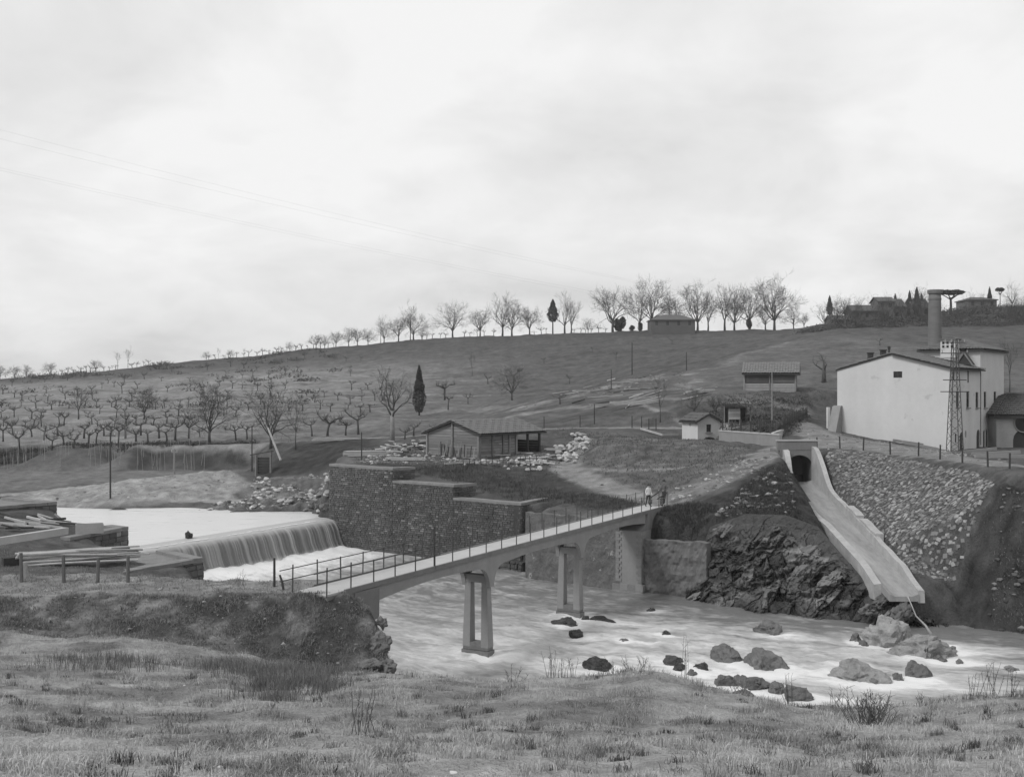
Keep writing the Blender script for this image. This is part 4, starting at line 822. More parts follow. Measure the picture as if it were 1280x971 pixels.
# craggy face of the spur: folded sheet with real relief
B_ = np.array([(11.4, 75.4, -.9), (12.9, 73.4, -.9), (14.8, 70.4, -.9), (17.4, 68.0, -.9), (20.9, 66.6, -.9), (23.3, 65.4, -.9), (25.4, 65.6, -.9), (26.6, 66.4, -.7)])
T_ = np.array([(12.6, 76.3, 2.2), (13.6, 77.0, 4.6), (16.0, 76.4, 5.55), (18.6, 76.2, 5.5), (20.6, 75.4, 4.8), (21.5, 72.0, 3.1), (22.4, 68.9, 1.5), (25.6, 67.3, .5)])
def samp(P_, u):
    d = np.r_[0, np.cumsum(np.linalg.norm(np.diff(P_, axis=0), axis=1))]; d /= d[-1]; return np.stack([np.interp(u, d, P_[:, k]) for k in range(3)], -1)
nu, nv = 420, 150; u = np.linspace(0, 1, nu); q = np.linspace(0, 1, nv); b_, t_ = samp(B_, u), samp(T_, u)
Qm = q[None, :, None]; Pm = b_[:, None] * (1 - Qm) + t_[:, None] * Qm
out = np.array((-.25, -.92, .3)); out /= np.linalg.norm(out)
fw_ = np.sin(np.pi * np.clip(q, 0, 1))[None, :] ** .6
x, y, z = Pm[..., 0], Pm[..., 1], Pm[..., 2]
warp = 1.4 * fbm(x / 3.2, y / 3.2, z / 3.2, 2); lay_ = (x * .55 + z * .95 + y * .2 + warp)
rid = 1 - np.abs(perlin(lay_ * 1.1, x * .22, y * .22)) * 2; rid2 = 1 - np.abs(perlin(lay_ * 2.9, x * .5, y * .5 + 7)) * 2
xr, zr = x * .8 + z * .6 + warp * .4, z * .8 - x * .6 + warp * .3
a1, a2, av = worley(xr / 2.3, y / 2.6, zr / 1.0); b1, b2, bv = worley(xr / .95 + 7, y / 1.0, zr / .42); c1, c2, cv_ = worley(xr / .42 + 3, y / .45, zr / .2)
disp = fw_ * (.7 * fbm(x / 2.6, y / 2.6, z / 2.2, 4) + .34 * rid + .16 * rid2 + .5 * (av - .5) + .5 * (bv - .5) + .30 * (cv_ - .5) - .10 * smooth(.12, 0, b2 - b1) + .16 * fbm(x / .45, y / .45, z / .3, 4) + .15)
soil = smooth(.0, .45, fbm(x / 2.4 + 5, y / 2.4, z / 2.0, 3) + .5 * smooth(.55, 1, q)[None, :]); disp = disp * (1 - .45 * soil); Pm = Pm + out * disp[..., None]; Pm[..., 2] += .12 * fbm(x / .7, y / .7, z / .7 + 9, 3) * fw_
ii = np.arange(nu * nv).reshape(nu, nv); fq = np.stack((ii[:-1, :-1], ii[1:, :-1], ii[1:, 1:], ii[:-1, 1:]), -1).reshape(-1, 4)
rtone = .085 + .20 * smooth(.0, .8, fbm(x / 2.0, y / 2.0, z / 2.0 + 4, 3)) + .07 * (bv - .5) + .07 * (av - .5) + .04 * (cv_ - .5); rtone = rtone * (1 - soil) + soil * .085; rtone = np.where(q[None, :] > .9, .07, rtone); rtone = np.clip(rtone * (1 - .3 * smooth(.3, .0, z)), .03, .3)
o = np_obj('rock_face', Pm.reshape(-1, 3), fq, mat('rock_face', .12, var=.5, scale=1.6, fine=6, bump=.9, attr='tone', bdist=.15), False, {'tone': rtone.ravel()}); o['kind'] = 'structure'
CRAG = ((905, 662, 30, 20, 75.2, 1, 'pale knob of rock high on the crag just under the turf edge'), (1010, 692, 40, 24, 72.6, 1, 'highest of the pale split rocks along the left edge of the chute'), (998, 717, 34, 18, 71.6, 1, 'pale rock just below the highest split rock beside the chute'), (930, 702, 38, 26, 73.6, 0, 'dark block in the middle of the crag face'),
        (880, 731, 44, 16, 74.4, 0, 'long dark slab low on the crag next to the concrete retaining wall'), (965, 737, 40, 20, 70.8, 0, 'dark tilted slab above the waterline of the crag'), (1040, 722, 36, 18, 70.0, 1, 'pale flat rock under the middle of the chute wall'), (1052, 752, 32, 16, 67.9, 0, 'dark rock at the waterline under the chute wall'),
        (1085, 764, 28, 14, 66.5, 1, 'pale rock at the waterline near the chute lip'), (990, 760, 30, 12, 68.6, 0, 'low dark rock at the waterline of the crag'), (1022, 742, 32, 14, 69.0, 1, 'pale ledge above the waterline below the chute'), (1128, 768, 38, 26, 65.6, 0, 'dark wet rock directly under the chute lip'),
        (938, 608, 16, 12, 83.4, 1, 'pale stone breaking through the path edge above the crag'), (945, 625, 20, 7, 82, 1, 'flat pale stone in the turf above the crag'), (868, 745, 24, 8, 74.6, 1, 'pale rock at the water edge next to the concrete retaining wall'), (1106, 748, 30, 18, 67.2, 0, 'dark rock tucked under the end of the chute wall'))
for i, (px, py, wp, hp, Y, pale, lab) in enumerate(CRAG):
    if i in (3, 4, 5, 7, 9, 10): continue      # these read as part of the rock face itself
    p = W(px, py, Y); s_ = Y / FPX
    rock('outcrop_rock', 300 + i, (p[0], p[1] + .32, p[2] - .1), (wp * s_ * .95, wp * s_ * .7, hp * s_ * .95), M_ROCKP2 if pale else M_ROCK, lab, 'rock', None, rz=.2 * (i % 4) - .3, strata=.22, rough=.25, tilt=-.6, cells=.4, planes=16)
for i, (px, py, Y, w_, h_, lab) in enumerate(((474, 806, 45.3, 24, 26, 'pale fractured rock showing in the river end of the near bank'), (482, 836, 44.0, 20, 24, 'dark broken rock at the foot of the river end of the near bank'), (462, 832, 43.9, 22, 18, 'low rock half buried in the turf of the near bank'), (478, 778, 46.4, 10, 16, 'small rock under the end block of the footbridge'))):
    p = W(px, py, Y); s_ = Y / FPX; rock('bank_rock', 360 + i, p, (w_ * s_ * 1.3, w_ * s_ * 1.5, h_ * s_ * 1.2), M_ROCKP2 if i in (0, 2) else M_ROCK, lab, 'rock', strata=.2, rough=.25, rz=.4 * i)
# snag lodged on the pond just above the weir
p = PZ(236, 673, POND); rock('driftwood_snag', 77, (p[0], p[1], POND + .12), (.75, .5, .95), M_WOODD, 'small dark driftwood snag lodged just above the weir crest', 'snag', rough=.3, planes=6)
# low shoals and rubble on the far shore
rr = random.Random(3)
for i in range(46):
    px, py = rr.uniform(318, 412), rr.uniform(598, 640)
    if py > 612 + 30 * (px - 318) / 94 + 8 and px < 380: continue
    p = hit(px, py, 95, 140); s = rr.uniform(.3, .8)
    rock('rubble_stone', 500 + i % 9, (p[0], p[1], p[2] + .1), (s * 1.3, s, s * .7), M_STONEW if rr.random() < .4 else M_ROCKP, 'broken stone in the rubble on the far shore below the spoil bank', 'stone', 'rubble stones on the far shore', rz=rr.uniform(0, 6), base=ICO2, cells=.08, rough=.06)
for i in range(5):
    p = hit(392 + i * 4.5, 637 + rr.uniform(-3, 2), 95, 140); rock('rubble_stone', 520 + i, (p[0], p[1], p[2] + .25), (1.0, .9, .9), M_ROCK, 'dark rock heaped against the foot of the river wall above the weir', 'stone', 'dark rocks at the wall foot', rz=i, base=ICO2)
for i in range(96):       # dressed white stone heaped beside the track
    if i < 62: t = rr.random(); px, py = 704 + 22 * t + rr.gauss(0, 8), 578 - 30 * t + rr.gauss(0, 3.5); lab = 'rough white stone block in the heap behind the track fork'; g = 'white stones behind the track'
    else: px, py = 664 + rr.gauss(0, 14), 578 + rr.gauss(0, 6); lab = 'rough white stone block scattered in front of the timber shed'; g = 'white stones by the shed'
    p = hit(px, py, 90, 140); s = rr.uniform(.28, .8); rock('stone_block', 600 + i % 12, (p[0], p[1], p[2] + s * .2 + (.3 * rr.random() if i < 62 else 0)), (s * 1.2, s, s * .8), M_STONEW, lab, 'stone', g, rz=rr.uniform(0, 6), base=ICO2, planes=20, rough=.02, cells=.03)

def debris(name, label, spots, seed):
    r = np.random.default_rng(seed); v0, f0 = ico(1); V_, F_, T_a = [], [], []; o_ = 0
    for poly, n, smin, smax, t0, t1 in spots:
        P_ = np.array([q[:2] for q in poly]); mn, mx = P_.min(0), P_.max(0); x, y = r.uniform(mn[0], mx[0], n * 3), r.uniform(mn[1], mx[1], n * 3); m = poly_mask(poly, .3, x, y) > .5; cl = fbm(x / 2.2, y / 2.2, seed, 2) > r.uniform(-.6, .4, len(x)); m &= cl; x, y = x[m][:n], y[m][:n]; z = hz(x, y)
        for a, b, c in zip(x, y, z):
            s_ = smin + (smax - smin) * r.random() ** 3; q = v0 * (r.uniform(.6, 1.2, (len(v0), 1))) * np.array((s_, s_ * r.uniform(.6, 1), s_ * r.uniform(.4, .7))); V_.append(q + np.array((a, b, c + s_ * .15))); F_.append(f0 + o_); o_ += len(v0); T_a.append(np.full(len(v0), r.uniform(t0, t1)))
    o = np_obj(name, np.concatenate(V_), np.concatenate(F_), mat('loose_stone', .2, var=.25, scale=3, fine=9, attr='tone'), False, {'tone': np.concatenate(T_a)}); tag(o, label, 'stones', kind='stuff')
debris('loose_stones', 'loose stones and clods strewn over banks, tracks and shore', [
    ([(12, 83), (20, 87), (22, 94), (18, 92), (12, 87)], 420, .03, .22, .10, .45), ([(14, 77.5), (19.5, 77), (22, 88), (18, 84)], 380, .04, .3, .06, .35), ([(27, 64), (31, 71), (33, 70), (36, 63), (34, 60)], 420, .04, .3, .05, .28),
    ([W(40, 0, 111), W(280, 0, 113), W(300, 0, 126), W(120, 0, 121)], 260, .03, .2, .12, .45), ([W(225, 0, 108), W(412, 0, 108), W(412, 0, 124), W(320, 0, 126), W(300, 0, 113)], 900, .05, .45, .08, .55), ([(-15, 102), (4, 103), (6, 112), (-2, 107), (-14, 116)], 500, .05, .3, .10, .5),
    ([(-30, 46.8), (-9, 47.2), (-9, 50), (-30, 52)], 260, .02, .09, .15, .5), ([(-14, 12), (14, 12), (16, 31), (-16, 34)], 130, .015, .05, .3, .6), ([(-24, 43.6), (-6, 43.6), (-6, 47), (-24, 46.4)], 200, .03, .12, .06, .4),
    ([(27, 99), (31, 95), (34, 80), (36.5, 80), (42, 108), (33, 117), (29, 118)], 420, .03, .16, .12, .4), ([(7, 92), (12, 87), (20, 95), (20, 105), (9, 112)], 50, .05, .2, .08, .3), ([W(650, 0, 170), W(860, 0, 160), W(860, 0, 205), W(780, 0, 205), W(700, 0, 190)], 220, .08, .4, .08, .28), ([(10, 60), (10, 60.1), (10.1, 60)], 1, .02, .03, .1, .2)], 77)
# ---------------------------------------------------------------- building helpers
def wall_panel(mb, o, d, n, length, z0, z1, openings=(), th=.35, mi=0):
    """wall in the plane through o along d (unit), n = outward; openings (u0,u1,za,zb,arch) become real holes with reveals"""
    o, d, n = np.array(o, float), np.array(d, float), np.array(n, float)
    P = lambda u, z, k=0.0: Vector((*(o + d * u - n * k), z))
    us = sorted({0, length} | {x for p in openings for x in p[:2]}); zs = sorted({z0, z1} | {x for p in openings for x in p[2:4]})
    flip = (d[0] * n[1] - d[1] * n[0]) > 0
    def quad(a, b, c, e): mb.add((a, b, c, e) if not flip else (e, c, b, a), [(0, 1, 2, 3)], mi)
    for u0, u1 in zip(us, us[1:]):
        for za, zb in zip(zs, zs[1:]):
            um, zm = (u0 + u1) / 2, (za + zb) / 2
            if any(p[0] < um < p[1] and p[2] < zm < p[3] for p in openings): continue
            quad(P(u0, za), P(u1, za), P(u1, zb), P(u0, zb))
    for u0, u1, za, zb, arch in openings:
        for a, b, c, e in ((P(u0, za), P(u0, zb), P(u0, zb, th), P(u0, za, th)), (P(u1, zb), P(u1, za), P(u1, za, th), P(u1, zb, th)), (P(u0, zb), P(u1, zb), P(u1, zb, th), P(u0, zb, th)), (P(u1, za), P(u0, za), P(u0, za, th), P(u1, za, th))): quad(a, b, c, e)
        if arch:
            r = (u1 - u0) / 2; um = (u0 + u1) / 2; k = 8
            for i in range(k):
                a0, a1 = math.pi * i / k, math.pi * (i + 1) / k; p0, p1 = (um - r * math.cos(a0), zb - r + r * math.sin(a0)), (um - r * math.cos(a1), zb - r + r * math.sin(a1))
                quad(P(p0[0], p0[1], .001), P(p1[0], p1[1], .001), P(p1[0], zb, .001), P(p0[0], zb, .001)); quad(P(p0[0], p0[1]), P(p0[0], p0[1], th), P(p1[0], p1[1], th), P(p1[0], p1[1]))
def fill_opening(root, o, d, n, op, th=.14, kind='window', sill=True):
    o, d, n = np.array(o, float), np.array(d, float), np.array(n, float); u0, u1, za, zb, arch = op; c = o + d * (u0 + u1) / 2 - n * th; w, h = u1 - u0, zb - za; zm = (za + zb) / 2
    mb = MB(); mb.beam(v3(c - d * w / 2, zm), v3(c + d * w / 2, zm), .04, h); wo = mb.build(kind, M_GLASS if kind == 'window' else M_WOODD, root)
    if kind == 'window' and w > .5:
        mb = MB()
        f = c + n * .04
        for uu in (-w / 2 + .04, 0, w / 2 - .04): mb.beam(v3(f + d * uu, za), v3(f + d * uu, zb), .05, .07, up=(d[0], d[1], 0))
        for z in (za + .04, zm + h * .12, zb - .04): mb.beam(v3(f - d * w / 2, z), v3(f + d * w / 2, z), .05, .06)
        mb.build('frame', M_WOODD, wo)
    if sill:
        mb = MB(); s = o + d * (u0 + u1) / 2 + n * .06; mb.beam(v3(s - d * (w / 2 + .1), za - .06), v3(s + d * (w / 2 + .1), za - .06), .2, .1); mb.build('sill', M_COP, wo)
def tiles(mb, e0, e1, r0, r1, tile=.32, course=.5, amp=.09, step=.05, edge=.05):
    """pantiled slope from eave e0-e1 to ridge r0-r1, rows stepped and corrugated"""
    e0, e1, r0, r1 = map(Vector, (e0, e1, r0, r1)); ln_ = (e1 - e0).length; sl = ((r0 + r1) / 2 - (e0 + e1) / 2).length
    n = (e1 - e0).cross(r0 - e0 if (r0 - e0).length > .01 else r1 - e0).normalized(); n = n if n.z > 0 else -n
    nc = max(4, int(ln_ / tile)) * 4 + 1; nr = max(2, int(sl / course)); rows = []
    for r in range(nr):
        for q in (0, 1):
            t = (r + (0 if q == 0 else .999)) / nr; a = e0.lerp(r0, t); b = e1.lerp(r1, t); row = []
            for k in range(nc):
                u = k / (nc - 1); hgt = amp * abs(math.sin(math.pi * u * (nc - 1) / 4)) + (step if q == 0 else 0) + edge; j = .012 * math.sin(k * 12.9898 + r * 78.233)
                row.append(len(mb.v)); p = a.lerp(b, u) + n * (hgt + j); mb.v.append(tuple(p))
            rows.append(row)
    for a, b in zip(rows, rows[1:]):
        for k in range(nc - 1): mb.f.append((a[k], a[k + 1], b[k + 1], b[k])); mb.mi.append(0)
def slab(mb, pts, th, mi=0):
    pts = [Vector(p) for p in pts]; mb.prism(pts, (0, 0, -th), (0, 0, 0), mi)
def roof_part(root, slopes, th=.14, m=None):
    """slopes: list of (e0,e1,r0,r1); an underlay slab plus tiles"""
    u = MB()
    for e0, e1, r0, r1 in slopes: slab(u, [e0, e1, r1, r0] if Vector(r0) != Vector(r1) else [e0, e1, r0], th)
    ro = u.build('roof', M_WOODD, root, recalc=True); t = MB()
    for s_ in slopes: tiles(t, *s_)
    to = t.build('roof_tile', m or M_TILE, ro); to['kind'] = 'stuff'; return ro

# ---------------------------------------------------------------- mill house
HC = np.array((43.8, 112.0)); HG = np.array((-9.2, 7.0)) / 11.56; HF = np.array((7.0, 9.2)) / 11.56; HW, HL = 11.6, 11.1; HB, HE, HR = 6.6, 16.1, 17.7
mill = thing('mill_house', 'large white plastered mill house with low tiled gable roof and square tower', 'building', (*(HC + HF * 8 + HG * 5), HB))
mb = MB(); n_g, n_f = -HF, -HG
op_g = [(HW - 5.65, HW - 4.75, 15.2, 15.85, False)]
opf = [(1.0, 1.55, 14.9, 16.0, False), (6.2, 6.75, 14.7, 16.0, False), (2.1, 3.1, 12.2, 13.8, False), (5.8, 6.85, 12.1, 13.75, False), (9.3, 10.35, 12.05, 13.7, False), (3.3, 4.7, 7.75, 9.6, True), (1.7, 2.3, 8.6, 9.5, False), (5.3, 5.8, 9.0, 9.7, False), (9.6, 11.0, 7.7, 9.7, True)]
GA = HC; wall_panel(mb, GA, HG, n_g, HW, HB, HE, [(HW - b, HW - a, z0, z1, r) for a, b, z0, z1, r in op_g])
a, b, apex = v3(GA, HE), v3(GA + HG * HW, HE), v3(GA + HG * HW / 2, HR); mb.add([a, b, apex], [(0, 2, 1)]); bk = HF * HL; mb.add([v3(GA + bk, HE), v3(GA + HG * HW + bk, HE), v3(GA + HG * HW / 2 + bk, HR)], [(0, 1, 2)])
wall_panel(mb, HC, HF, n_f, HL, HB, HE, opf); wall_panel(mb, HC + HG * HW, HF, HG, HL, HB, HE); wall_panel(mb, HC + HF * HL, HG, HF, HW, HB, HE)
mb.build('wall', M_PLAST, mill)
for op in op_g: fill_opening(mill, GA, HG, n_g, (HW - op[1], HW - op[0], op[2], op[3], False), sill=False)
for i, op in enumerate(opf): fill_opening(mill, HC, HF, n_f, op, kind='door' if op[4] else 'window', sill=i in (2, 3, 4))
e = .35
roof_part(mill, [(v3(HC - HF * e - HG * .55, HE - .02), v3(HC + HF * (HL + .05) - HG * .55, HE - .02), v3(HC - HF * e + HG * HW / 2, HR), v3(HC + HF * (HL + .05) + HG * HW / 2, HR)),
                 (v3(HC + HG * (HW + .15) - HF * .1, HE - .02), v3(HC + HG * (HW + .15) + HF * HL, HE - .02), v3(HC - HF * .1 + HG * (HW / 2 + .01), HR), v3(HC + HF * HL + HG * (HW / 2 + .01), HR))])
# tower
TC = HC + HF * (HL + .02); TW, TL, TB, TE, TR = 6.2, 9.9, 6.6, 18.3, 19.6
tm = MB(); opt = [(1.4, 2.4, 12.0, 13.75, False), (5.5, 6.55, 11.95, 13.75, False), (4.2, 5.0, 9.9, 11.4, True), (6.9, 7.2, 10.2, 10.8, False), (1.1, 1.9, 7.7, 9.6, True), (2.3, 3.1, 7.7, 9.7, True), (6.7, 8.2, 7.5, 9.9, True)]
wall_panel(tm, TC, HF, n_f, TL, TB, TE, opt); wall_panel(tm, TC, HG, -HF, TW, TB, TE); wall_panel(tm, TC + HF * TL, HG, HF, TW, TB, TE); wall_panel(tm, TC + HG * TW, HF, HG, TL, TB, TE)
tow = tm.build('tower', mat('tower_plaster', .56, var=.1, scale=.5, fine=4, bump=.12, stain=(.7, .15)), mill)
for i, op in enumerate(opt): fill_opening(tow, TC, HF, n_f, op, kind='door' if i == 6 else 'window', sill=i in (0, 1, 2))
o0, o1, o2, o3 = (v3(TC + HF * a_ + HG * b_, TE) for a_, b_ in ((-.45, -.45), (TL + .45, -.45), (TL + .45, TW + .45), (-.45, TW + .45))); r0, r1 = v3(TC + HF * 3.2 + HG * TW / 2, TR), v3(TC + HF * (TL - 3.2) + HG * TW / 2, TR)
u_m = MB(); t_m = MB()
for s_ in ((o0, o1, r0, r1), (o2, o3, r1, r0), (o3, o0, r0, r0), (o1, o2, r1, r1)): slab(u_m, [s_[0], s_[1], s_[3], s_[2]] if s_[2] != s_[3] else s_[:3], .14); tiles(t_m, *s_)
ro = u_m.build('tower_roof', M_WOODD, mill, recalc=True); tag(t_m.build('roof_tile', M_TILE, ro), kind='stuff')
# dovecote turret and small dormer on the roof
dc = HC + HF * 9.0 + HG * 2.6; mb = MB(); mb.beam(v3(dc, 17.4), v3(dc, 19.3), 1.5, 1.5, up=(HF[0], HF[1], 0)); dv_o = mb.build('dovecote', M_PLAST, mill)
for k in range(3):
    for r_ in range(2):
        cc = dc - HF * .76 + HG * (.45 * (k - 1)); mb = MB(); mb.beam(v3(cc - HF * .01, 18.6 + .4 * r_ - .12), v3(cc - HF * .01, 18.6 + .4 * r_ + .12), .05, .22, up=(HG[0], HG[1], 0)); mb.build('pigeon_hole', M_DARK, dv_o)  # solid dark plates, shade inside the holes put into the colour
mb = MB(); mb.beam(v3(dc, 19.3), v3(dc, 19.42), 1.9, 1.9, up=(HF[0], HF[1], 0)); slab(mb, [v3(dc - HF * 1.1, 20.15)] * 0 + [v3(dc - HF * 1.05 - HG * 1.05, 19.43), v3(dc + HF * 1.05 - HG * 1.05, 19.43), v3(dc, 19.8)], .05); mb.build('cap', M_TILE, dv_o)
dm = HC + HF * 8.2 + HG * .9; mb = MB(); mb.prism([v3(dm + HG * .8, 16.6), v3(dm - HG * .8, 16.6), v3(dm, 17.8)], (0, 0, 0), (*(HF * 1.4), 0)); dmo = mb.build('dormer', M_WOODD, mill, recalc=True)
for sd in (1, -1):
    mb = MB(); mb.beam(v3(dm + HG * sd * .95 - HF * .12, 16.5), v3(dm - HF * .12, 17.92), .14, .12); mb.build('barge_board', M_COP, dmo)
for uu, hh in ((-.2, 1.1), (1.9, .9)):
    cc = HC + HG * (HW / 2 + 1.9 + uu) + HF * (2.5 + uu); mb = MB(); mb.beam(v3(cc, 17.0), v3(cc, 17.0 + hh), .5, .5); co = mb.build('chimney', M_WOODD, mill)
    mb = MB(); mb.beam(v3(cc, 17.0 + hh), v3(cc, 17.1 + hh), .65, .65); mb.build('cap', M_WOODD, co)
cc = HC + HG * (HW / 2 + .7) + HF * 1.2; mb = MB(); mb.tube([v3(cc, 17.4), v3(cc, 18.2)], .1, 8); mb.tube([v3(cc, 18.2), v3(cc, 18.5)], .16, 8); mb.build('stove_pipe', M_WOODD, mill)
dpp = TC - HG * .03; mb = MB(); mb.tube([v3(dpp, 8.0), v3(dpp, 16.0)], .06, 6); mb.build('downpipe', M_WOOD, mill)
# raking buttress and low wall at the left corner
bc = HC + HG * (HW - .2); mb = MB(); q = [(0, 8.8), (2.2, 8.8), (.5, 12.2), (0, 12.3)]
mb.prism([v3(bc - HF * x - HG * .35, z) for x, z in q], (0, 0, 0), (*(HG * .9), 0)); mb.build('buttress', M_CONC, mill, recalc=True)
mb = MB(); mb.beam(v3(HC + HG * (HW + .9), 10.9), v3(HC + HG * (HW + 1.2) + HF * .3, 10.9), .25, 2.4); mb.build('gate_pier', M_PLAST, mill)

# engine house at the right edge
ax = np.array((52.6, 121.6)); ad = np.array((.995, .1)); an = np.array((.1, -.995)); eng = thing('engine_house', 'low grey plastered annex with dark hipped roof and round window beside the tower', 'building', (*(ax + ad * 4), 6.6))
mb = MB(); ope = [(1.6, 3.4, 10.0, 11.8, False), (1.9, 4.1, 7.4, 9.6, True)]; wall_panel(mb, ax, ad, an, 9, 6.6, 11.2, [ope[1]]); wall_panel(mb, ax, -an, -ad, 8, 6.6, 11.2); wall_panel(mb, ax + ad * 9, -an, ad, 8, 6.6, 11.2); wall_panel(mb, ax - an * 8, ad, -an, 9, 6.6, 11.2); mb.build('wall', M_PLASTD, eng); fill_opening(eng, ax, ad, an, ope[1], kind='door', sill=False)
rc = ax + ad * 3.0 + an * .03; mb = MB(); mb.prism([Vector((*(rc + ad * .95 * math.cos(a_)), 10.35 + .95 * math.sin(a_))) for a_ in np.linspace(0, 2 * math.pi, 25)[:-1]], (0, 0, 0), (*(an * .06), 0)); wo = mb.build('round_window', M_GLASS, eng, recalc=True)
mb = MB(); mb.tube([Vector((*(rc + an * .06 + ad * 1.0 * math.cos(a_)), 10.35 + 1.0 * math.sin(a_))) for a_ in np.linspace(0, 2 * math.pi, 25)], .07, 5); mb.build('frame', M_CONC, wo)
E0, E1, E2, E3 = (v3(ax + ad * a_ - an * b_, 11.2) for a_, b_ in ((-.5, -.5), (9.5, -.5), (9.5, 8.5), (-.5, 8.5))); R0, R1 = v3(ax + ad * 3.6 - an * 4, 13.5), v3(ax + ad * 6 - an * 4, 13.5)
roof_part(eng, [(E0, E1, R0, R1), (E3, E0, R0, R0), (E1, E2, R1, R1), (E2, E3, R1, R0)], m=mat('slate_roof', .09, var=.3, scale=2, fine=10))
mb = MB(); mb.beam(v3(ax - ad * .4 - an * -.4, 11.0), v3(ax + ad * 9.4 + an * .4, 11.0), .2, .3); mb.build('cornice', M_WOODD, eng)

# brick chimney stack
cpt = W(1168.5, 430, 140); ck = thing('factory_chimney', 'tall round brick factory chimney standing behind the white mill', 'chimney', (cpt[0], cpt[1], 8))
mb = MB(); zt_ = CAMZ + (CY - 366) * 140 / FPX; mb.tube([(cpt[0], cpt[1], z) for z in np.linspace(8, zt_, 12)], list(np.linspace(.98, .74, 12)), 20); mb.build('shaft', M_BRICK, ck, smooth_=True)
for k, (dz_, r_) in enumerate(((-.9, .80), (-.1, .90))):
    mb = MB(); mb.tube([(cpt[0], cpt[1], zt_ + dz_), (cpt[0], cpt[1], zt_ + dz_ + (.2 if k == 0 else .45))], r_, 20); mb.build('rim', M_BRICK, ck)

# ---------------------------------------------------------------- timber sheds
def plank_wall(root, a, b, z0, z1, top=None, h=.27, gap=.02, m=M_WOOD, out=(0, 0), split=True):
    """horizontal boards from a to b; top(u) gives the height limit along the wall (gable)"""
    a, b, out = np.array(a, float), np.array(b, float), np.array(out, float); ln_ = np.linalg.norm(b - a); d = (b - a) / ln_; z = z0
    while z < (z1 if top is None else top[1]) - .06:
        u0, u1 = 0.0, ln_; zm = z + h / 2
        if top is not None and zm > top[0]:
            k = (zm - top[0]) / (top[1] - top[0]); u0, u1 = ln_ / 2 * k, ln_ - ln_ / 2 * k
        cuts = [u0, u1] if not split or u1 - u0 < 2 else [u0, u0 + (u1 - u0) * random.uniform(.4, .6), u1]
        for c0, c1 in zip(cuts, cuts[1:]):
            mb = MB(); o_ = out * random.uniform(0, .03); mb.beam(v3(a + d * (c0 + .006) + o_, zm), v3(a + d * (c1 - .006) + o_, zm), .03, h - gap * random.uniform(.6, 2.2), jit=.006); mb.build('plank', m, root)
        z += h
def post(root, p, z0, z1, w=.18, m=M_WOOD, name='post'):
    mb = MB(); mb.beam(v3(p, z0), v3(p, z1), w, w, up=(.62, .78, 0)); return mb.build(name, m, root)
SC_ = np.array((-3.2, 109.3)); SG = np.array((-5.3, 4.2)) / 6.76; SL = np.array((4.2, 5.3)) / 6.76; sw, sl_, sz0, sze, szr = 6.8, 9.7, 7.1, 9.75, 10.85
sh = thing('timber_shed', 'long open-sided timber shed with patched plank gable above the river wall', 'shed', (*(SC_ + SG * 3 + SL * 5), sz0))
plank_wall(sh, SC_, SC_ + SG * sw, sz0, sze, top=(sze, szr), out=-SL)
for u in (0, .5, 1): post(sh, SC_ + SG * sw * u - SL * .1, sz0, sze + (szr - sze) * (1 - abs(2 * u - 1)) - .1)
plank_wall(sh, SC_ + SL * .0, SC_ + SL * 5.6, sz0, sze, out=-SG); plank_wall(sh, SC_ + SG * sw, SC_ + SG * sw + SL * sl_, sz0, sze, out=SG)
for u in (.02, 1.9, 3.6, 4.6, 5.7, 7.6, 9.6): post(sh, SC_ + SL * u - SG * .1, sz0, sze - .05, w=.2 if u > 3 else .15, m=M_WOOD if u < 7 else M_WOODD)
mb = MB(); mb.beam(v3(SC_ - SG * .1, sze - .12), v3(SC_ + SL * sl_ - SG * .1, sze - .12), .16, .2); mb.build('wall_plate', M_WOODD, sh)
plank_wall(sh, SC_ + SL * sl_, SC_ + SL * sl_ + SG * sw, sz0, sze - 1.2, m=M_WOODD)
roof_part(sh, [(v3(SC_ - SG * .55 - SL * .4, sze - .15), v3(SC_ - SG * .55 + SL * (sl_ + .6), sze - .15), v3(SC_ + SG * sw / 2 - SL * .4, szr + .03), v3(SC_ + SG * sw / 2 + SL * (sl_ + .6), szr + .03)),
               (v3(SC_ + SG * (sw + .55) - SL * .4, sze - .15), v3(SC_ + SG * (sw + .55) + SL * (sl_ + .6), sze - .15), v3(SC_ + SG * sw / 2 - SL * .4, szr + .03), v3(SC_ + SG * sw / 2 + SL * (sl_ + .6), szr + .03))], m=mat('shed_roof', .16, var=.35, scale=2, fine=8))
# hillside barn
b0 = np.array(W(930.5, 0, 137)[:2]); b1 = np.array(W(994.5, 0, 135.4)[:2]); bd = (b1 - b0) / np.linalg.norm(b1 - b0); bn = np.array((-bd[1], bd[0])); bl_ = np.linalg.norm(b1 - b0); dp = 4.4; bz, be, brg = 13.55, 16.1, 17.25
bn_ = thing('hillside_barn', 'plank barn with pitched boarded roof on the slope left of the mill', 'shed', (*((b0 + b1) / 2 + bn * 2), bz))
plank_wall(bn_, b0, b1, bz, bz + 1.25, out=-bn, h=.3, m=mat('pale_plank', .34, var=.25, scale=1.5, fine=10, objvar=.2)); plank_wall(bn_, b0 + bn * .12, b1 + bn * .12, bz + 1.3, be - .1, out=-bn, h=.26, m=mat('painted_shade_plank', .14, var=.3, scale=1.5, fine=10, objvar=.3))  # dark upper boards paint the shade of the barn's open upper part
plank_wall(bn_, b1, b1 + bn * dp, bz, be, top=(be, brg), out=bd, m=MATS['pale_plank'], split=False); plank_wall(bn_, b0, b0 + bn * dp, bz, be, top=(be, brg), out=-bd, split=False); plank_wall(bn_, b0 + bn * dp, b1 + bn * dp, bz, be, out=bn)
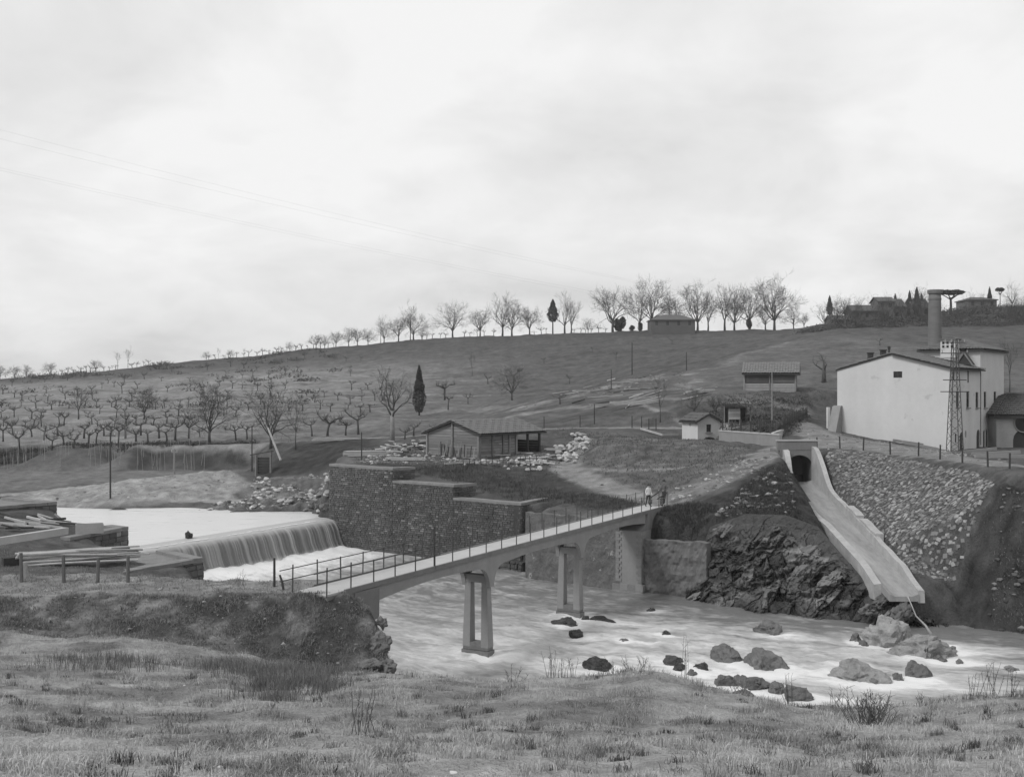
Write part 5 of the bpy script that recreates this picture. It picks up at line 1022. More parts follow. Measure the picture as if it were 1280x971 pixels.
for p in (b0, b1, b0 + bn * dp, b1 + bn * dp, (b0 + b1) / 2): post(bn_, p - bn * .02, bz, be, .16)
roof_part(bn_, [(v3(b0 - bn * .5 - bd * .3, be - .2), v3(b1 - bn * .5 + bd * .5, be - .2), v3(b0 + bn * dp / 2 - bd * .3, brg), v3(b1 + bn * dp / 2 + bd * .5, brg)), (v3(b0 + bn * (dp + .5) - bd * .3, be - .2), v3(b1 + bn * (dp + .5) + bd * .5, be - .2), v3(b0 + bn * dp / 2 - bd * .3, brg), v3(b1 + bn * dp / 2 + bd * .5, brg))], m=mat('board_roof', .2, var=.25, scale=2, fine=9))
# plastered hut by the lower road
h0 = np.array((19.1, 115.2)); hu = np.array((.95, .3)); hu /= np.linalg.norm(hu); hv = np.array((-hu[1], hu[0])); hw_, hl_, hz0, hze, hzr = 2.55, 3.6, 8.0, 10.75, 11.5
hut = thing('plastered_hut', 'small plastered hut with tiled gable roof beside the lower road', 'hut', (*(h0 + hu * 1.2 + hv * 1.5), hz0))
mb = MB(); oph = [(1.0, 1.55, 9.6, 10.4, False)]; wall_panel(mb, h0, hu, -hv, hw_, hz0, hze, oph, th=.25); mb.add([v3(h0, hze), v3(h0 + hu * hw_, hze), v3(h0 + hu * hw_ / 2, hzr)], [(0, 1, 2)]); wall_panel(mb, h0 + hv * hl_, hu, hv, hw_, hz0, hze); wall_panel(mb, h0 + hu * hw_, hv, hu, hl_, hz0, hze); mb.build('wall', M_PLASTD, hut); fill_opening(hut, h0, hu, -hv, oph[0], th=.2)
mb = MB(); wall_panel(mb, h0, hv, -hu, hl_, hz0, hze, [(1.6, 1.85, 10.2, 10.6, False)], th=.2); mb.build('side_wall', M_PLAST, hut)  # lit side painted paler than the hut's greyer other faces
mb = MB(); cA = h0 + hu * 1.3 - hv * .03; mb.prism([Vector((*(cA + hu * .9 * math.cos(a_)), 8.35 + .75 * math.sin(a_))) for a_ in np.linspace(0, math.pi, 12)], (0, 0, 0), (*(-hv * .05), 0)); mb.build('culvert_mouth', M_DARK, hut, recalc=True)  # flat dark arch, the opening's shade put into its colour
roof_part(hut, [(v3(h0 - hu * .3 - hv * .25, hze - .1), v3(h0 - hu * .3 + hv * (hl_ + .25), hze - .1), v3(h0 + hu * hw_ / 2 - hv * .25, hzr), v3(h0 + hu * hw_ / 2 + hv * (hl_ + .25), hzr)), (v3(h0 + hu * (hw_ + .3) - hv * .25, hze - .1), v3(h0 + hu * (hw_ + .3) + hv * (hl_ + .25), hze - .1), v3(h0 + hu * hw_ / 2 - hv * .25, hzr), v3(h0 + hu * hw_ / 2 + hv * (hl_ + .25), hzr))], m=mat('old_tile', .11, var=.45, scale=3, fine=12))
# open lean-to and paling fence behind the hut
l0 = np.array(W(911, 0, 121)[:2]); lt = thing('lean_to', 'open lean-to of posts and boards with dark roof behind the garden fence', 'shed', (l0[0] + 3, l0[1] + 1, 10.1)); ld = np.array((.98, .2))
for k in range(3):
    post(lt, l0 + ld * k * 1.25, 9.9, 12.0, .1); post(lt, l0 + ld * k * 1.25 + np.array((0, 2.4)), 9.9, 12.4, .1)
for k in range(6):
    mb = MB(); mb.beam(v3(l0 + ld * -.3 + np.array((0, -.3 + k * .52)), 12.05 + k * .075), v3(l0 + ld * 2.8 + np.array((0, -.3 + k * .52)), 12.05 + k * .075), .5, .05); mb.build('roof_board', M_WOODD, lt)
for k in range(4):
    mb = MB(); z_ = 10.9 + k * .3; mb.beam(v3(l0 + ld * .0 - np.array((0, .1)), z_), v3(l0 + ld * 1.3 - np.array((0, .1)), z_), .03, .28); mb.build('panel_board', MATS['pale_plank'], lt)
mb = MB(); mb.beam(v3(l0 + np.array((0, 2.5)), 11.3), v3(l0 + ld * 2.6 + np.array((0, 2.5)), 11.1), .05, 2.0); mb.build('back_wall', M_WOODD, lt)
pf = thing('paling_fence', 'dark paling fence of upright stakes along the lane to the mill', 'fence', (27, 114, 10)); fl = [np.array(W(940, 0, 116)[:2]), np.array(W(972, 0, 112)[:2]), np.array(W(1010, 0, 124)[:2])]
for a, b, k in ((fl[0], fl[1], 14), (fl[1], fl[2], 40)):
    for i in range(k):
        p = a + (b - a) * i / k; g = float(hz(*p)); mb = MB(); mb.beam(v3(p, g - .1), v3(p + np.array((random.uniform(-.05, .05), 0)), g + random.uniform(1.0, 1.45)), .17, .05); mb.build('paling', M_WOODD, pf)
    mb = MB(); mb.beam(v3(a, float(hz(*a)) + .8), v3(b, float(hz(*b)) + .8), .05, .08); mb.build('rail', M_WOODD, pf)
lw0, lw1 = np.array(W(900, 0, 110)[:2]), np.array(W(976, 0, 101)[:2]); g0, g1 = float(hz(*lw0)), float(hz(*lw1)); lw = thing('low_wall', 'low pale concrete wall with wooden rails below the garden', 'wall', (*((lw0 + lw1) / 2, ), (g0 + g1) / 2) if False else ((lw0[0] + lw1[0]) / 2, (lw0[1] + lw1[1]) / 2, (g0 + g1) / 2))
mb = MB(); mb.beam(v3(lw0, g0 + .3), v3(lw1, g1 + .3), .3, 1.3); mb.build('wall', M_CONC, lw); mb = MB(); mb.beam(v3(lw0, g0 + 1.0), v3(lw1, g1 + 1.0), .4, .12); mb.build('coping', M_CHW, lw)
for k in range(6):
    p = lw0 + (lw1 - lw0) * (k + .3) / 6.3; post(lw, p, float(hz(*p)) + .9, float(hz(*p)) + 2.1, .1, M_WOODD)
ck0, ck1 = np.array(W(964, 0, 108)[:2]), np.array(W(978, 0, 113)[:2]); mb = MB(); mb.beam((*ck0, float(hz(*ck0)) + .35), (*ck1, float(hz(*ck1)) + .15), .35, .6); solo('kerb_wall', mb, M_CHW, 'short white kerb wall curving along the lane under the paling fence', 'wall', (*((ck0 + ck1) / 2), float(hz(*ck0))))

# ---------------------------------------------------------------- far houses
def far_house(label, px0, px1, pyb, pye, pyr, Y, dep, m, nwin=3, hip=False, roofm=None):
    a, b = np.array(W(px0, 0, Y)[:2]), np.array(W(px1, 0, Y)[:2]); z0, ze, zr = (CAMZ - (p - CY) * Y / FPX for p in (pyb, pye, pyr)); d = (b - a) / np.linalg.norm(b - a); n = np.array((d[1], -d[0])); ln_ = np.linalg.norm(b - a); z0 -= 2
    r = thing('farmhouse', label, 'building', (*((a + b) / 2 - n * dep / 2), z0)); mb = MB(); ops = [(ln_ * (k + .5) / nwin - .5, ln_ * (k + .5) / nwin + .5, ze - 2.2, ze - .8, False) for k in range(nwin)]
    wall_panel(mb, a, d, n, ln_, z0, ze, ops); wall_panel(mb, a - n * dep, d, -n, ln_, z0, ze); wall_panel(mb, a, -n, -d, dep, z0, ze); wall_panel(mb, b, -n, d, dep, z0, ze)
    if not hip:
        for p in (a, b): mb.add([v3(p, ze), v3(p - n * dep, ze), v3(p - n * dep / 2, zr)], [(0, 1, 2)])
    mb.build('wall', m, r)
    for op in ops: fill_opening(r, a, d, n, op, sill=False)
    i = min(dep / 2, ln_ * .3) if hip else -.4; R0, R1 = v3(a + d * i - n * dep / 2, zr), v3(b - d * i - n * dep / 2, zr); A0, A1, A2, A3 = v3(a - d * .4 + n * .5, ze - .1), v3(b + d * .4 + n * .5, ze - .1), v3(b + d * .4 - n * (dep + .5), ze - .1), v3(a - d * .4 - n * (dep + .5), ze - .1)
    mr = MB(); sl = [[A0, A1, R1, R0], [A2, A3, R0, R1]] + ([[A3, A0, R0], [A1, A2, R1]] if hip else [])
    for s_ in sl: slab(mr, s_, .25)
    mr.build('roof', roofm or mat('far_tile', .11, var=.3, scale=1, fine=5), r, recalc=True); return r
M_FARW = mat('far_plaster', .13, var=.25, scale=.4, fine=2, bump=.1); M_FARW2 = mat('far_plaster_dark', .10, var=.25, scale=.4, fine=2, bump=.1)
far_house('dark hip-roofed farmhouse among bare trees on the ridge', 814, 869, 418, 399, 392, 405, 11, M_FARW2, 4, True)
far_house('lowest gabled house of the hilltop hamlet', 1040, 1064, 408, 399, 393, 360, 8, M_FARW, 2)
far_house('long house with sloping roof in the hilltop hamlet', 1066, 1102, 402, 388, 380, 362, 9, M_FARW2, 3)
far_house('tall house with a small belfry storey in the hilltop hamlet', 1098, 1118, 398, 376, 370, 364, 8, M_FARW, 2)
far_house('gabled house beside the cypresses in the hilltop hamlet', 1112, 1132, 398, 383, 372, 366, 10, M_FARW2, 2)
far_house('gabled house hidden behind the chimney in the hilltop hamlet', 1142, 1162, 396, 384, 372, 370, 10, M_FARW2, 2)
far_house('flat broad house on the hilltop beside the umbrella pines', 1210, 1246, 390, 374, 370, 372, 10, M_FARW, 3, True)

# ---------------------------------------------------------------- timber, posts, poles
for i in range(26):       # peeled logs
    lay_i, k = (0, i) if i < 10 else ((1, i - 10) if i < 18 else ((2, i - 18) if i < 23 else (3, i - 23))); r_ = random.uniform(.06, .11)
    a = np.array((-26.4, 61.2)) + np.array((-.55, .80)) * (k * .27 + lay_i * .13) + np.array((random.uniform(-.6, .4), random.uniform(-.3, .2))); d = np.array((4.9, 3.0)) / 5.75; d = d + np.array((random.uniform(-.14, .14), random.uniform(-.14, .14))); L_ = random.uniform(4.8, 6.6); b = a + d * L_
    z0 = float(hz(*a)) + .02 + lay_i * .19 + r_; z1 = max(float(hz(*b)) + .05, 4.2 + lay_i * .17) + r_ + random.uniform(0, .1); mb = MB(); pts = [(a[0] + (b[0] - a[0]) * t, a[1] + (b[1] - a[1]) * t, z0 + (z1 - z0) * t + .04 * math.sin(3 * t + i)) for t in np.linspace(0, 1, 6)]
    mb.tube(pts, [r_ * (1 - .3 * t) for t in np.linspace(0, 1, 6)], 9); solo('log', mb, M_LOG, 'peeled log in the pile behind the wooden stakes', 'log', pts[0], 'peeled logs in the pile', smooth_=False)
mb = MB(); mb.box((-27.6, 61.9, 4.4), (1.0, .8, .8), rz=.55, jit=.05); solo('wooden_box', mb, M_WOODD, 'dark wooden box at the butt end of the log pile', 'box', (-27.6, 61.9, 4.0))
A1_, A2_ = PZ(-6, 677, 5.65), PZ(82, 663, 5.55); mb = MB(); mb.beam(A1_, A2_, .42, .42, jit=.02); solo('squared_beam', mb, mat('hewn_beam', .42, var=.2, scale=1, fine=10), 'long thick squared pale beam lying on the grassy mound', 'beam', A1_)
for i in range(26):
    px, py = random.uniform(-5, 70), random.uniform(644, 664); p = np.array(hit(px, py, 55, 90)); L_ = random.uniform(.8, 2.8); an_ = random.uniform(-.6, 1.0); q = p + np.array((math.cos(an_) * L_, math.sin(an_) * L_, 0)); z = float(hz(p[0], p[1])) + .12 + random.uniform(0, .25); zq = float(hz(q[0], q[1])) + .12 + random.uniform(0, .2); mb = MB()
    mb.beam((p[0], p[1], z), (q[0], q[1], zq), random.uniform(.08, .2), random.uniform(.06, .16)); solo('timber_offcut', mb, M_LOG if i % 3 else M_WOODD, 'rough timber balk in the jumble behind the long squared beam', 'timber', (p[0], p[1], z), 'timber jumble on the mound')
cr = np.array(W(112, 0, 73.5)[:2]); g = 4.6; crate = thing('crate', 'pale open wooden crate on the stone platform at the pond edge', 'crate', (cr[0], cr[1], g)); c_d = np.array((.92, .38)); c_n = np.array((.38, -.92))
for sgn in (-1, 1):
    mb = MB(); mb.beam(v3(cr + c_n * .4 * sgn - c_d * .85, g + .32), v3(cr + c_n * .4 * sgn + c_d * .85, g + .32), .04, .6); mb.build('side_board', MATS['pale_plank'], crate); mb = MB(); mb.beam(v3(cr + c_d * .84 * sgn - c_n * .4, g + .32), v3(cr + c_d * .84 * sgn + c_n * .4, g + .32), .04, .6); mb.build('end_board', MATS['pale_plank'], crate)
mb = MB(); mb.beam(v3(cr - c_d * .85, g + .1), v3(cr + c_d * .85, g + .1), .8, .05); mb.build('bottom', M_WOOD, crate)
def stake(px, pyb, pyt, Y, w, label, grp=None, lean=0.0, m=None, name='wooden_stake'):
    x, _, _ = W(px, 0, Y); z0 = float(hz(x, Y)); h_ = (pyb - pyt) * Y / FPX; mb = MB(); mb.tube([(x, Y, z0 - .3), (x + lean * .5, Y, z0 + h_ * .5), (x + lean, Y, z0 + h_)], [w / 2 * 1.1, w / 2, w / 2 * .9], 7); return solo(name, mb, m or M_WOODD, label, 'post', (x, Y, z0), grp)
for px, pb, pt_ in ((80, 726, 692), (122, 722, 690), (160, 719, 686), (27, 724, 688)): stake(px, pb, pt_, 49.6, .16, 'weathered wooden stake on the terrace in front of the log pile', 'stakes by the log pile', lean=random.uniform(-.05, .05), m=mat('old_stake', .12, var=.4, scale=4, fine=18))
stake(343, 734, 698, 49.0, .11, 'thin dark upright stake standing apart near the end of the bridge railing'); stake(356, 732, 713, 48.6, .10, 'short leaning dark stake near the end of the bridge railing', lean=-.22)
p = W(30, 0, 50.2); g = float(hz(p[0], 50.2)); mb = MB(); mb.tube([(p[0], 50.2, g - .1), (p[0], 50.2, g + .25), (p[0] + .02, 50.2, g + .75)], [.26, .2, .1], 8); solo('stone_marker', mb, M_STONEW, 'small pale conical stone marker beside a stake on the terrace', 'marker', (p[0], 50.2, g))
for px, pb, Y in ((1021, 557, 98.5), (1050, 560, 99), (1079, 562, 96), (1113, 566, 91.5), (1148, 569, 88.5), (1175, 573, 85), (1203, 580, 81.5), (1235, 586, 78), (1262, 590, 75.5)):
    stake(px, pb, pb - 15 - (100 - Y) * .22, Y, .13, 'dark fence post at the road edge above the stone revetment', 'fence posts above the revetment', lean=random.uniform(-.06, .06), name='fence_post')
for px, pb, Y in ((790, 545, 128), (802, 545, 127), (811, 546, 125), (820, 545, 125), (900, 548, 111), (908, 546, 111), (680, 541, 130), (725, 540, 130)): stake(px, pb, pb - 15, Y, .11, 'thin fence post along the lower road by the hut', 'fence posts along the lower road', name='fence_post')
def pole(px, pyb, pyt, Y, w, label, arm=True, lean=0.0, m=M_WOODD, arm_w=1.0):
    x = W(px, 0, Y)[0]; z0 = float(hz(x, Y)); zt = CAMZ - (pyt - CY) * Y / FPX; r = thing('utility_pole', label, 'pole', (x, Y, z0)); mb = MB(); mb.tube([(x, Y, z0 - .4), (x + lean, Y, zt)], [w / 2 * 1.15, w / 2 * .8], 7); mb.build('shaft', m, r)
    if arm:
        mb = MB(); mb.beam((x + lean - arm_w / 2, Y, zt - .35), (x + lean + arm_w / 2, Y, zt - .35), .08, .1); mb.build('crossarm', m, r)
        for s_ in (-1, 1): mb = MB(); mb.tube([(x + lean + s_ * arm_w * .42, Y, zt - .3), (x + lean + s_ * arm_w * .42, Y, zt - .08)], .05, 6); mb.build('insulator', M_STONEW, r)
pole(138, 627, 540, 112.5, .17, 'tall thin dark pole on the muddy far bank of the pond'); pole(218, 598, 561, 124, .17, 'short grey post with a small crossarm on the sand bank', m=M_WOOD, arm_w=.7); pole(315, 580, 532, 131, .15, 'thin dark pole beside the plank sluice on the far bank', arm=False)
pole(965, 527, 461, 119, .13, 'thin pale pole in front of the hillside barn', arm=False, m=M_WOOD); pole(790, 473, 428, 208, .2, 'thin pole on the crest of the bare slope', arm=False); pole(764, 490, 462, 176, .15, 'short pole on the bare slope among timber stacks', arm=False); pole(743, 536, 505, 131, .13, 'thin pole at the edge of the lower road', arm=False)
pole(858, 470, 440, 225, .2, 'thin pole on the slope below the ridge farmhouse', arm=False); pole(452, 575, 540, 106, .12, 'thin forked pole standing among the stacked planks on the wall', arm=False)
x0, y0_, z0 = W(351, 571, 128); x1, y1_, z1 = W(335, 535, 130); mb = MB(); mb.tube([(x0, y0_, z0 - .4), (x1, y1_, z1)], [.14, .11], 7); solo('leaning_pole', mb, M_LOG, 'pale pole leaning over the plank sluice on the far bank', 'pole', (x0, y0_, z0 - .4))
s0 = np.array(W(330, 0, 129)[:2]); sz = float(hz(*s0)); sl2 = thing('plank_sluice', 'small upright plank sluice frame on the far bank beside the spoil heap', 'sluice', (s0[0], s0[1], sz))
for k in (0, 1): post(sl2, s0 + np.array((k * 1.7 - .9, 0)), sz - .3, sz + 2.2 + .4 * k, .22, M_WOOD)
for k in range(6): mb = MB(); mb.beam((s0[0] - .8, s0[1] + .1, sz + .2 + k * .32), (s0[0] + .7, s0[1] + .1, sz + .2 + k * .32), .05, .29); mb.build('plank', M_WOODD, sl2)
mb = MB(); mb.beam((s0[0] - 1.6, s0[1], sz + 2.2), (s0[0] + 1.1, s0[1], sz + 2.7), .2, .1); mb.build('cap_board', M_WOODD, sl2)
# stacked sawn timber and firewood round the shed
def stack(px, py, L_, n, layers, ang, label, m=M_LOG, Y=None):
    p = hit(px, py, 80, 260) if Y is None else (W(px, 0, Y)[0], Y, float(hz(W(px, 0, Y)[0], Y))); r = thing('plank_stack', label, 'timber stack', p); d = np.array((math.cos(ang), math.sin(ang))); n_ = np.array((-d[1], d[0]))
    for l in range(layers):
        for k in range(n):
            c = np.array(p[:2]) + n_ * (k - n / 2) * .26 + d * random.uniform(-.3, .3); mb = MB(); zz_ = p[2] + .1 + l * .1; mb.beam(v3(c - d * L_ / 2, zz_), v3(c + d * L_ / 2, zz_ + random.uniform(-.02, .02)), .23, .07); mb.build('plank', m, r)
for args in ((460, 570, 4.5, 4, 5, .15, 'stack of pale sawn planks on the highest level of the river wall'), (507, 576, 3.2, 3, 3, -.05, 'short plank stack overhanging the grass beside the highest wall level'), (420, 551, 5.5, 3, 3, .0, 'long low plank stack on the road beyond the spoil bank'), (540, 553, 2.5, 3, 3, .2, 'small plank stack at the left corner of the timber shed'),
             (664, 574, 3.0, 2, 2, .3, 'planks lying by the open end of the timber shed'), (703, 563, 3.5, 3, 2, .1, 'planks lying behind the white stone heap'), (729, 490, 3.2, 3, 3, .1, 'lowest timber stack on the bare slope'), (757, 508, 4.0, 3, 3, .15, 'timber stack on the bare slope above the lower road'), (800, 506, 7.0, 4, 4, .05, 'longest timber stack on the bare slope'), (780, 479, 4.0, 3, 2, .1, 'timber stack just below the crest of the bare slope'), (882, 491, 2.5, 3, 4, .1, 'small timber stack left of the hillside barn'), (795, 487, 4.5, 2, 2, .5, 'skewed timber stack in the middle of the bare slope')): stack(*args)
for i in range(70):
    px, py = random.uniform(478, 540), random.uniform(556, 573); p = hit(px, py, 90, 140); L_ = random.uniform(.5, 1.3); an_ = random.uniform(0, 3.1); z = p[2] + random.uniform(.08, .55); mb = MB(); mb.tube([(p[0], p[1], z), (p[0] + math.cos(an_) * L_, p[1] + math.sin(an_) * L_, z + random.uniform(-.15, .15))], random.uniform(.05, .1), 6); solo('firewood_stick', mb, M_LOG if i % 3 else M_WOODD, 'short split stick in the firewood heap left of the timber shed', 'firewood', (p[0], p[1], z), 'sticks in the firewood heap')
for i in range(16):
    p = SC_ - SL * .5 + SG * random.uniform(-.2, 4.5) - SL * random.uniform(0, .8); g = float(hz(*p)); mb = MB(); mb.beam(v3(p, g - .05), v3(p + np.array((random.uniform(-.3, .3), .3)), g + random.uniform(.9, 1.6)), .09, .05); solo('leaning_plank', mb, M_WOOD if i % 2 else M_WOODD, 'board leaning against the plank gable of the timber shed', 'board', (p[0], p[1], g), 'boards leaning on the shed')
for i in range(14):
    t = i / 13; p = np.array((-4.4, 102.4)) * (1 - t) + np.array((2.2, 103.4)) * t; g = float(hz(*p)); mb = MB(); mb.beam(v3(p, g - .2), v3(p + np.array((random.uniform(-.1, .1), 0)), g + random.uniform(.6, 1.0)), .22, .06); solo('picket', mb, M_WOODD, 'dark rough picket in the low line below the timber shed', 'post', (p[0], p[1], g), 'rough pickets below the shed')
for i, (px, py, L_, an_) in enumerate(((1120, 551, 4.5, -.25), (1150, 560, 3.5, -.2), (1135, 556, 3.0, -.15), (1245, 570, 4.0, .05), (1255, 574, 4.5, 0), (1225, 566, 3, .1))):
    p = hit(px, py, 70, 130); mb = MB(); mb.beam((p[0] - L_ / 2, p[1], p[2] + .25 - an_ * L_ / 2), (p[0] + L_ / 2, p[1], p[2] + .25 + an_ * L_ / 2), .3, .25); solo('balk', mb, M_WOOD, 'squared balk lying in the yard below the mill wall' if i < 3 else 'balk stacked in the yard beside the engine house', 'timber', (p[0], p[1], p[2]), 'balks below the mill' if i < 3 else 'balks by the engine house')

for i in range(44):
    if i < 22: px, py, lab, g_ = random.uniform(540, 700), random.uniform(566, 582), 'loose timber lying on the worksite in front of the timber shed', 'loose timbers by the shed'
    else: px, py, lab, g_ = random.uniform(690, 880), random.uniform(474, 512), 'loose timber strewn on the bare slope among the stacks', 'loose timbers on the bare slope'
    p = hit(px, py, 90, 260); L_ = random.uniform(1.0, 3.2) * (1 if i < 22 else 1.6); an_ = random.gauss(0, .5); q = (p[0] + math.cos(an_) * L_, p[1] + math.sin(an_) * L_); mb = MB(); mb.beam((p[0], p[1], p[2] + .12), (*q, float(hz(*q)) + .14), random.uniform(.1, .25), random.uniform(.06, .16)); solo('loose_timber', mb, M_LOG if i % 3 else M_WOODD, lab, 'timber', p, g_)
for (a, b, lab) in (((801, 539), (828, 547), 'pale rail sloping down beside the lower road fence posts'), ((828, 547), (848, 546), 'pale level rail between the fence posts and the hut'), ((902, 541), (935, 546), 'pale plank laid on the rails above the low wall')):
    A1_, B1_ = hit(*a, 90, 140), hit(*b, 90, 140); mb = MB(); mb.beam((A1_[0], A1_[1], A1_[2] + .3), (B1_[0], B1_[1], B1_[2] + .3), .1, .2); solo('fence_rail', mb, M_LOG, lab, 'rail', A1_)
# ---------------------------------------------------------------- lattice pylon and cables
py_ = np.array(W(1193.5, 0, 105)[:2]); pz0, pz1 = 7.7, 18.7; pyl = thing('lattice_pylon', 'slim iron lattice pylon with crossarms standing in front of the mill facade', 'pylon', (*py_, pz0))
def leg_pt(k, z):
    s = .60 - .42 * (z - pz0) / (pz1 - pz0); q = ((-1, -1), (1, -1), (1, 1), (-1, 1))[k]; return Vector((py_[0] + q[0] * s, py_[1] + q[1] * s, z))
for k in range(4): mb = MB(); mb.beam(leg_pt(k, pz0), leg_pt(k, pz1), .06, .06); mb.build('leg', M_IRON, pyl)
nl = 15; br_m = MB(); zs_ = np.linspace(pz0 + .2, pz1 - .4, nl)
for i in range(nl - 1):
    for k in range(4):
        a, b = (k, (k + 1) % 4) if i % 2 else ((k + 1) % 4, k); br_m = MB(); br_m.beam(leg_pt(a, zs_[i]), leg_pt(b, zs_[i + 1]), .03, .03); br_m.build('brace', M_IRON, pyl)
for z, w in ((18.4, 1.0), (17.4, 1.3), (14.9, 1.1), (13.8, 1.35)):
    mb = MB(); mb.beam((py_[0] - w, py_[1], z), (py_[0] + w, py_[1], z), .07, .08); ca = mb.build('crossarm', M_IRON, pyl)
    if z > 16:
        for s_ in (-.9, -.3, .3, .9): mb = MB(); mb.tube([(py_[0] + s_ * w, py_[1], z + .04), (py_[0] + s_ * w, py_[1], z + .3)], .05, 6); mb.build('insulator', M_STONEW, ca)
mb = MB(); mb.box((py_[0], py_[1], pz0 + .05), (1.7, 1.7, .7)); mb.build('footing', M_CONC, pyl)
for i, (s_, z, ez) in enumerate(((-.9, 18.7, 37.5), (.9, 18.7, 35.6), (-1.1, 17.7, 34.4), (1.1, 17.7, 33.4))):
    a = Vector((py_[0] + s_, py_[1], z)); b = Vector((-62 + s_ * 2, 55, ez)); pts = [a.lerp(b, t) - Vector((0, 0, 3.2 * 4 * t * (1 - t) * .55)) for t in np.linspace(0, 1, 40)]; mb = MB(); mb.tube(pts, .0028, 4, cap=False); solo('power_cable', mb, M_IRON, 'thin overhead power cable rising from the lattice pylon across the sky', 'cable', tuple(a), 'overhead power cables')

# ---------------------------------------------------------------- people with a handcart at the far bridge end
def person(loc, face, label, joints, mats_z, hgt, hat):
    """one continuous skinned body; joints: name -> (x,y,z,r) in body space for a 1.7 m figure"""
    names = list(joints); k = hgt / 1.7; ed = [('pelvis', 'waist'), ('waist', 'chest'), ('chest', 'neck'), ('neck', 'head'), ('head', 'crown')]
    for s_ in 'lr': ed += [('chest', 'sh' + s_), ('sh' + s_, 'el' + s_), ('el' + s_, 'wr' + s_), ('wr' + s_, 'ha' + s_), ('pelvis', 'hip' + s_), ('hip' + s_, 'kn' + s_), ('kn' + s_, 'an' + s_), ('an' + s_, 'to' + s_)]
    me = bpy.data.meshes.new('person'); me.from_pydata([tuple(c * k for c in joints[n][:3]) for n in names], [(names.index(a), names.index(b)) for a, b in ed], [])
    o = bpy.data.objects.new('person', me); COL.objects.link(o); sm = o.modifiers.new('skin', 'SKIN'); sub_ = o.modifiers.new('sub', 'SUBSURF'); sub_.levels = sub_.render_levels = 2
    for i, n in enumerate(names): r_ = joints[n][3] * k; me.skin_vertices[0].data[i].radius = (r_, r_); me.skin_vertices[0].data[i].use_root = (n == 'pelvis')
    dg = bpy.context.evaluated_depsgraph_get(); m2 = bpy.data.meshes.new_from_object(o.evaluated_get(dg)); o.modifiers.clear(); o.data = m2; m2.materials.clear()
    for m in mats_z: m2.materials.append(m)
    ha = [Vector(joints[h][:3]) * k for h in ('hal', 'har')]; wr = [Vector(joints[h][:3]) * k for h in ('ell', 'elr', 'wrl', 'wrr')]
    for p in m2.polygons:
        c = p.center; z = c.z / k; p.use_smooth = True; p.material_index = 3 if z > joints['neck'][2] + .03 or min((c - h).length for h in ha) < .09 else (2 if z < .1 else (1 if z > .92 else 0))
        if p.material_index == 0 and min((c - h).length for h in wr) < .12: p.material_index = 1
    o.location = loc; o.rotation_euler = (0, 0, face); tag(o, label, 'person', None)
    hd = Vector(joints['head'][:3]) * k; mb = MB()
    if hat: mb.tube([hd + Vector((0, 0, .06 * k)), hd + Vector((0, 0, .075 * k))], .19 * k, 12); mb.tube([hd + Vector((0, 0, .06 * k)), hd + Vector((0, 0, .2 * k))], [.115 * k, .085 * k], 12)
    else: mb.tube([hd + Vector((0, .02, .03 * k)), hd + Vector((0, .03, .12 * k)), hd + Vector((0, .02, .16 * k))], [.11 * k, .10 * k, .05 * k], 10)
    h = mb.build('hat' if hat else 'hair', M_WOODD); h.parent = o
    return o
STAND = dict(pelvis=(0, 0, .93, .13), waist=(0, 0, 1.08, .12), chest=(0, .01, 1.30, .145), neck=(0, 0, 1.46, .055), head=(0, -.02, 1.57, .085), crown=(0, -.01, 1.66, .07), shl=(.18, 0, 1.38, .065), shr=(-.18, 0, 1.38, .065), ell=(.24, .02, 1.12, .048), elr=(-.24, .02, 1.12, .048), wrl=(.24, -.12, .92, .034), wrr=(-.25, -.14, .93, .034), hal=(.24, -.18, .86, .04), har=(-.25, -.2, .87, .04),
             hipl=(.10, 0, .86, .10), hipr=(-.10, 0, .86, .10), knl=(.12, -.05, .48, .065), knr=(-.12, .06, .48, .065), anl=(.12, -.10, .08, .045), anr=(-.13, .20, .08, .045), tol=(.13, -.24, .04, .04), tor=(-.14, .08, .04, .04))
M_SKIN = mat('skin', .35, var=.1); M_CLD = mat('dark_cloth', .05, var=.2); M_CLW = mat('white_cloth', .62, var=.1); M_CLG = mat('grey_cloth', .11, var=.2); M_SHOE = mat('boots', .03, var=.1)
pA = br(.945, -.1); person((pA[0], pA[1], DECK), .5, 'person in white shirt and dark trousers standing at the handcart on the bridge', STAND, [M_CLD, M_CLW, M_SHOE, M_SKIN], 1.62, False)
J2 = dict(STAND); J2.update(wrl=(.22, -.30, 1.0, .034), hal=(.2, -.38, .98, .04), wrr=(-.22, -.30, 1.0, .034), har=(-.2, -.38, .98, .04)); pB = br(1.0, .25); person((pB[0], pB[1], DECK + .03), -.9, 'person in dark coat and hat gripping the handcart at the bridge end', J2, [M_CLD, M_CLG, M_SHOE, M_SKIN], 1.72, True)
pc_ = br(.972, .1); ct = thing('handcart', 'small low two-wheeled handcart between two people at the bridge end', 'cart', (pc_[0], pc_[1], DECK)); d = BRD; nn_ = BRN
for k in range(4): mb = MB(); c = pc_ + nn_ * (-.3 + .2 * k); mb.beam(v3(c - d * .6, DECK + .5), v3(c + d * .6, DECK + .5), .19, .04); mb.build('bed_board', M_WOOD, ct)
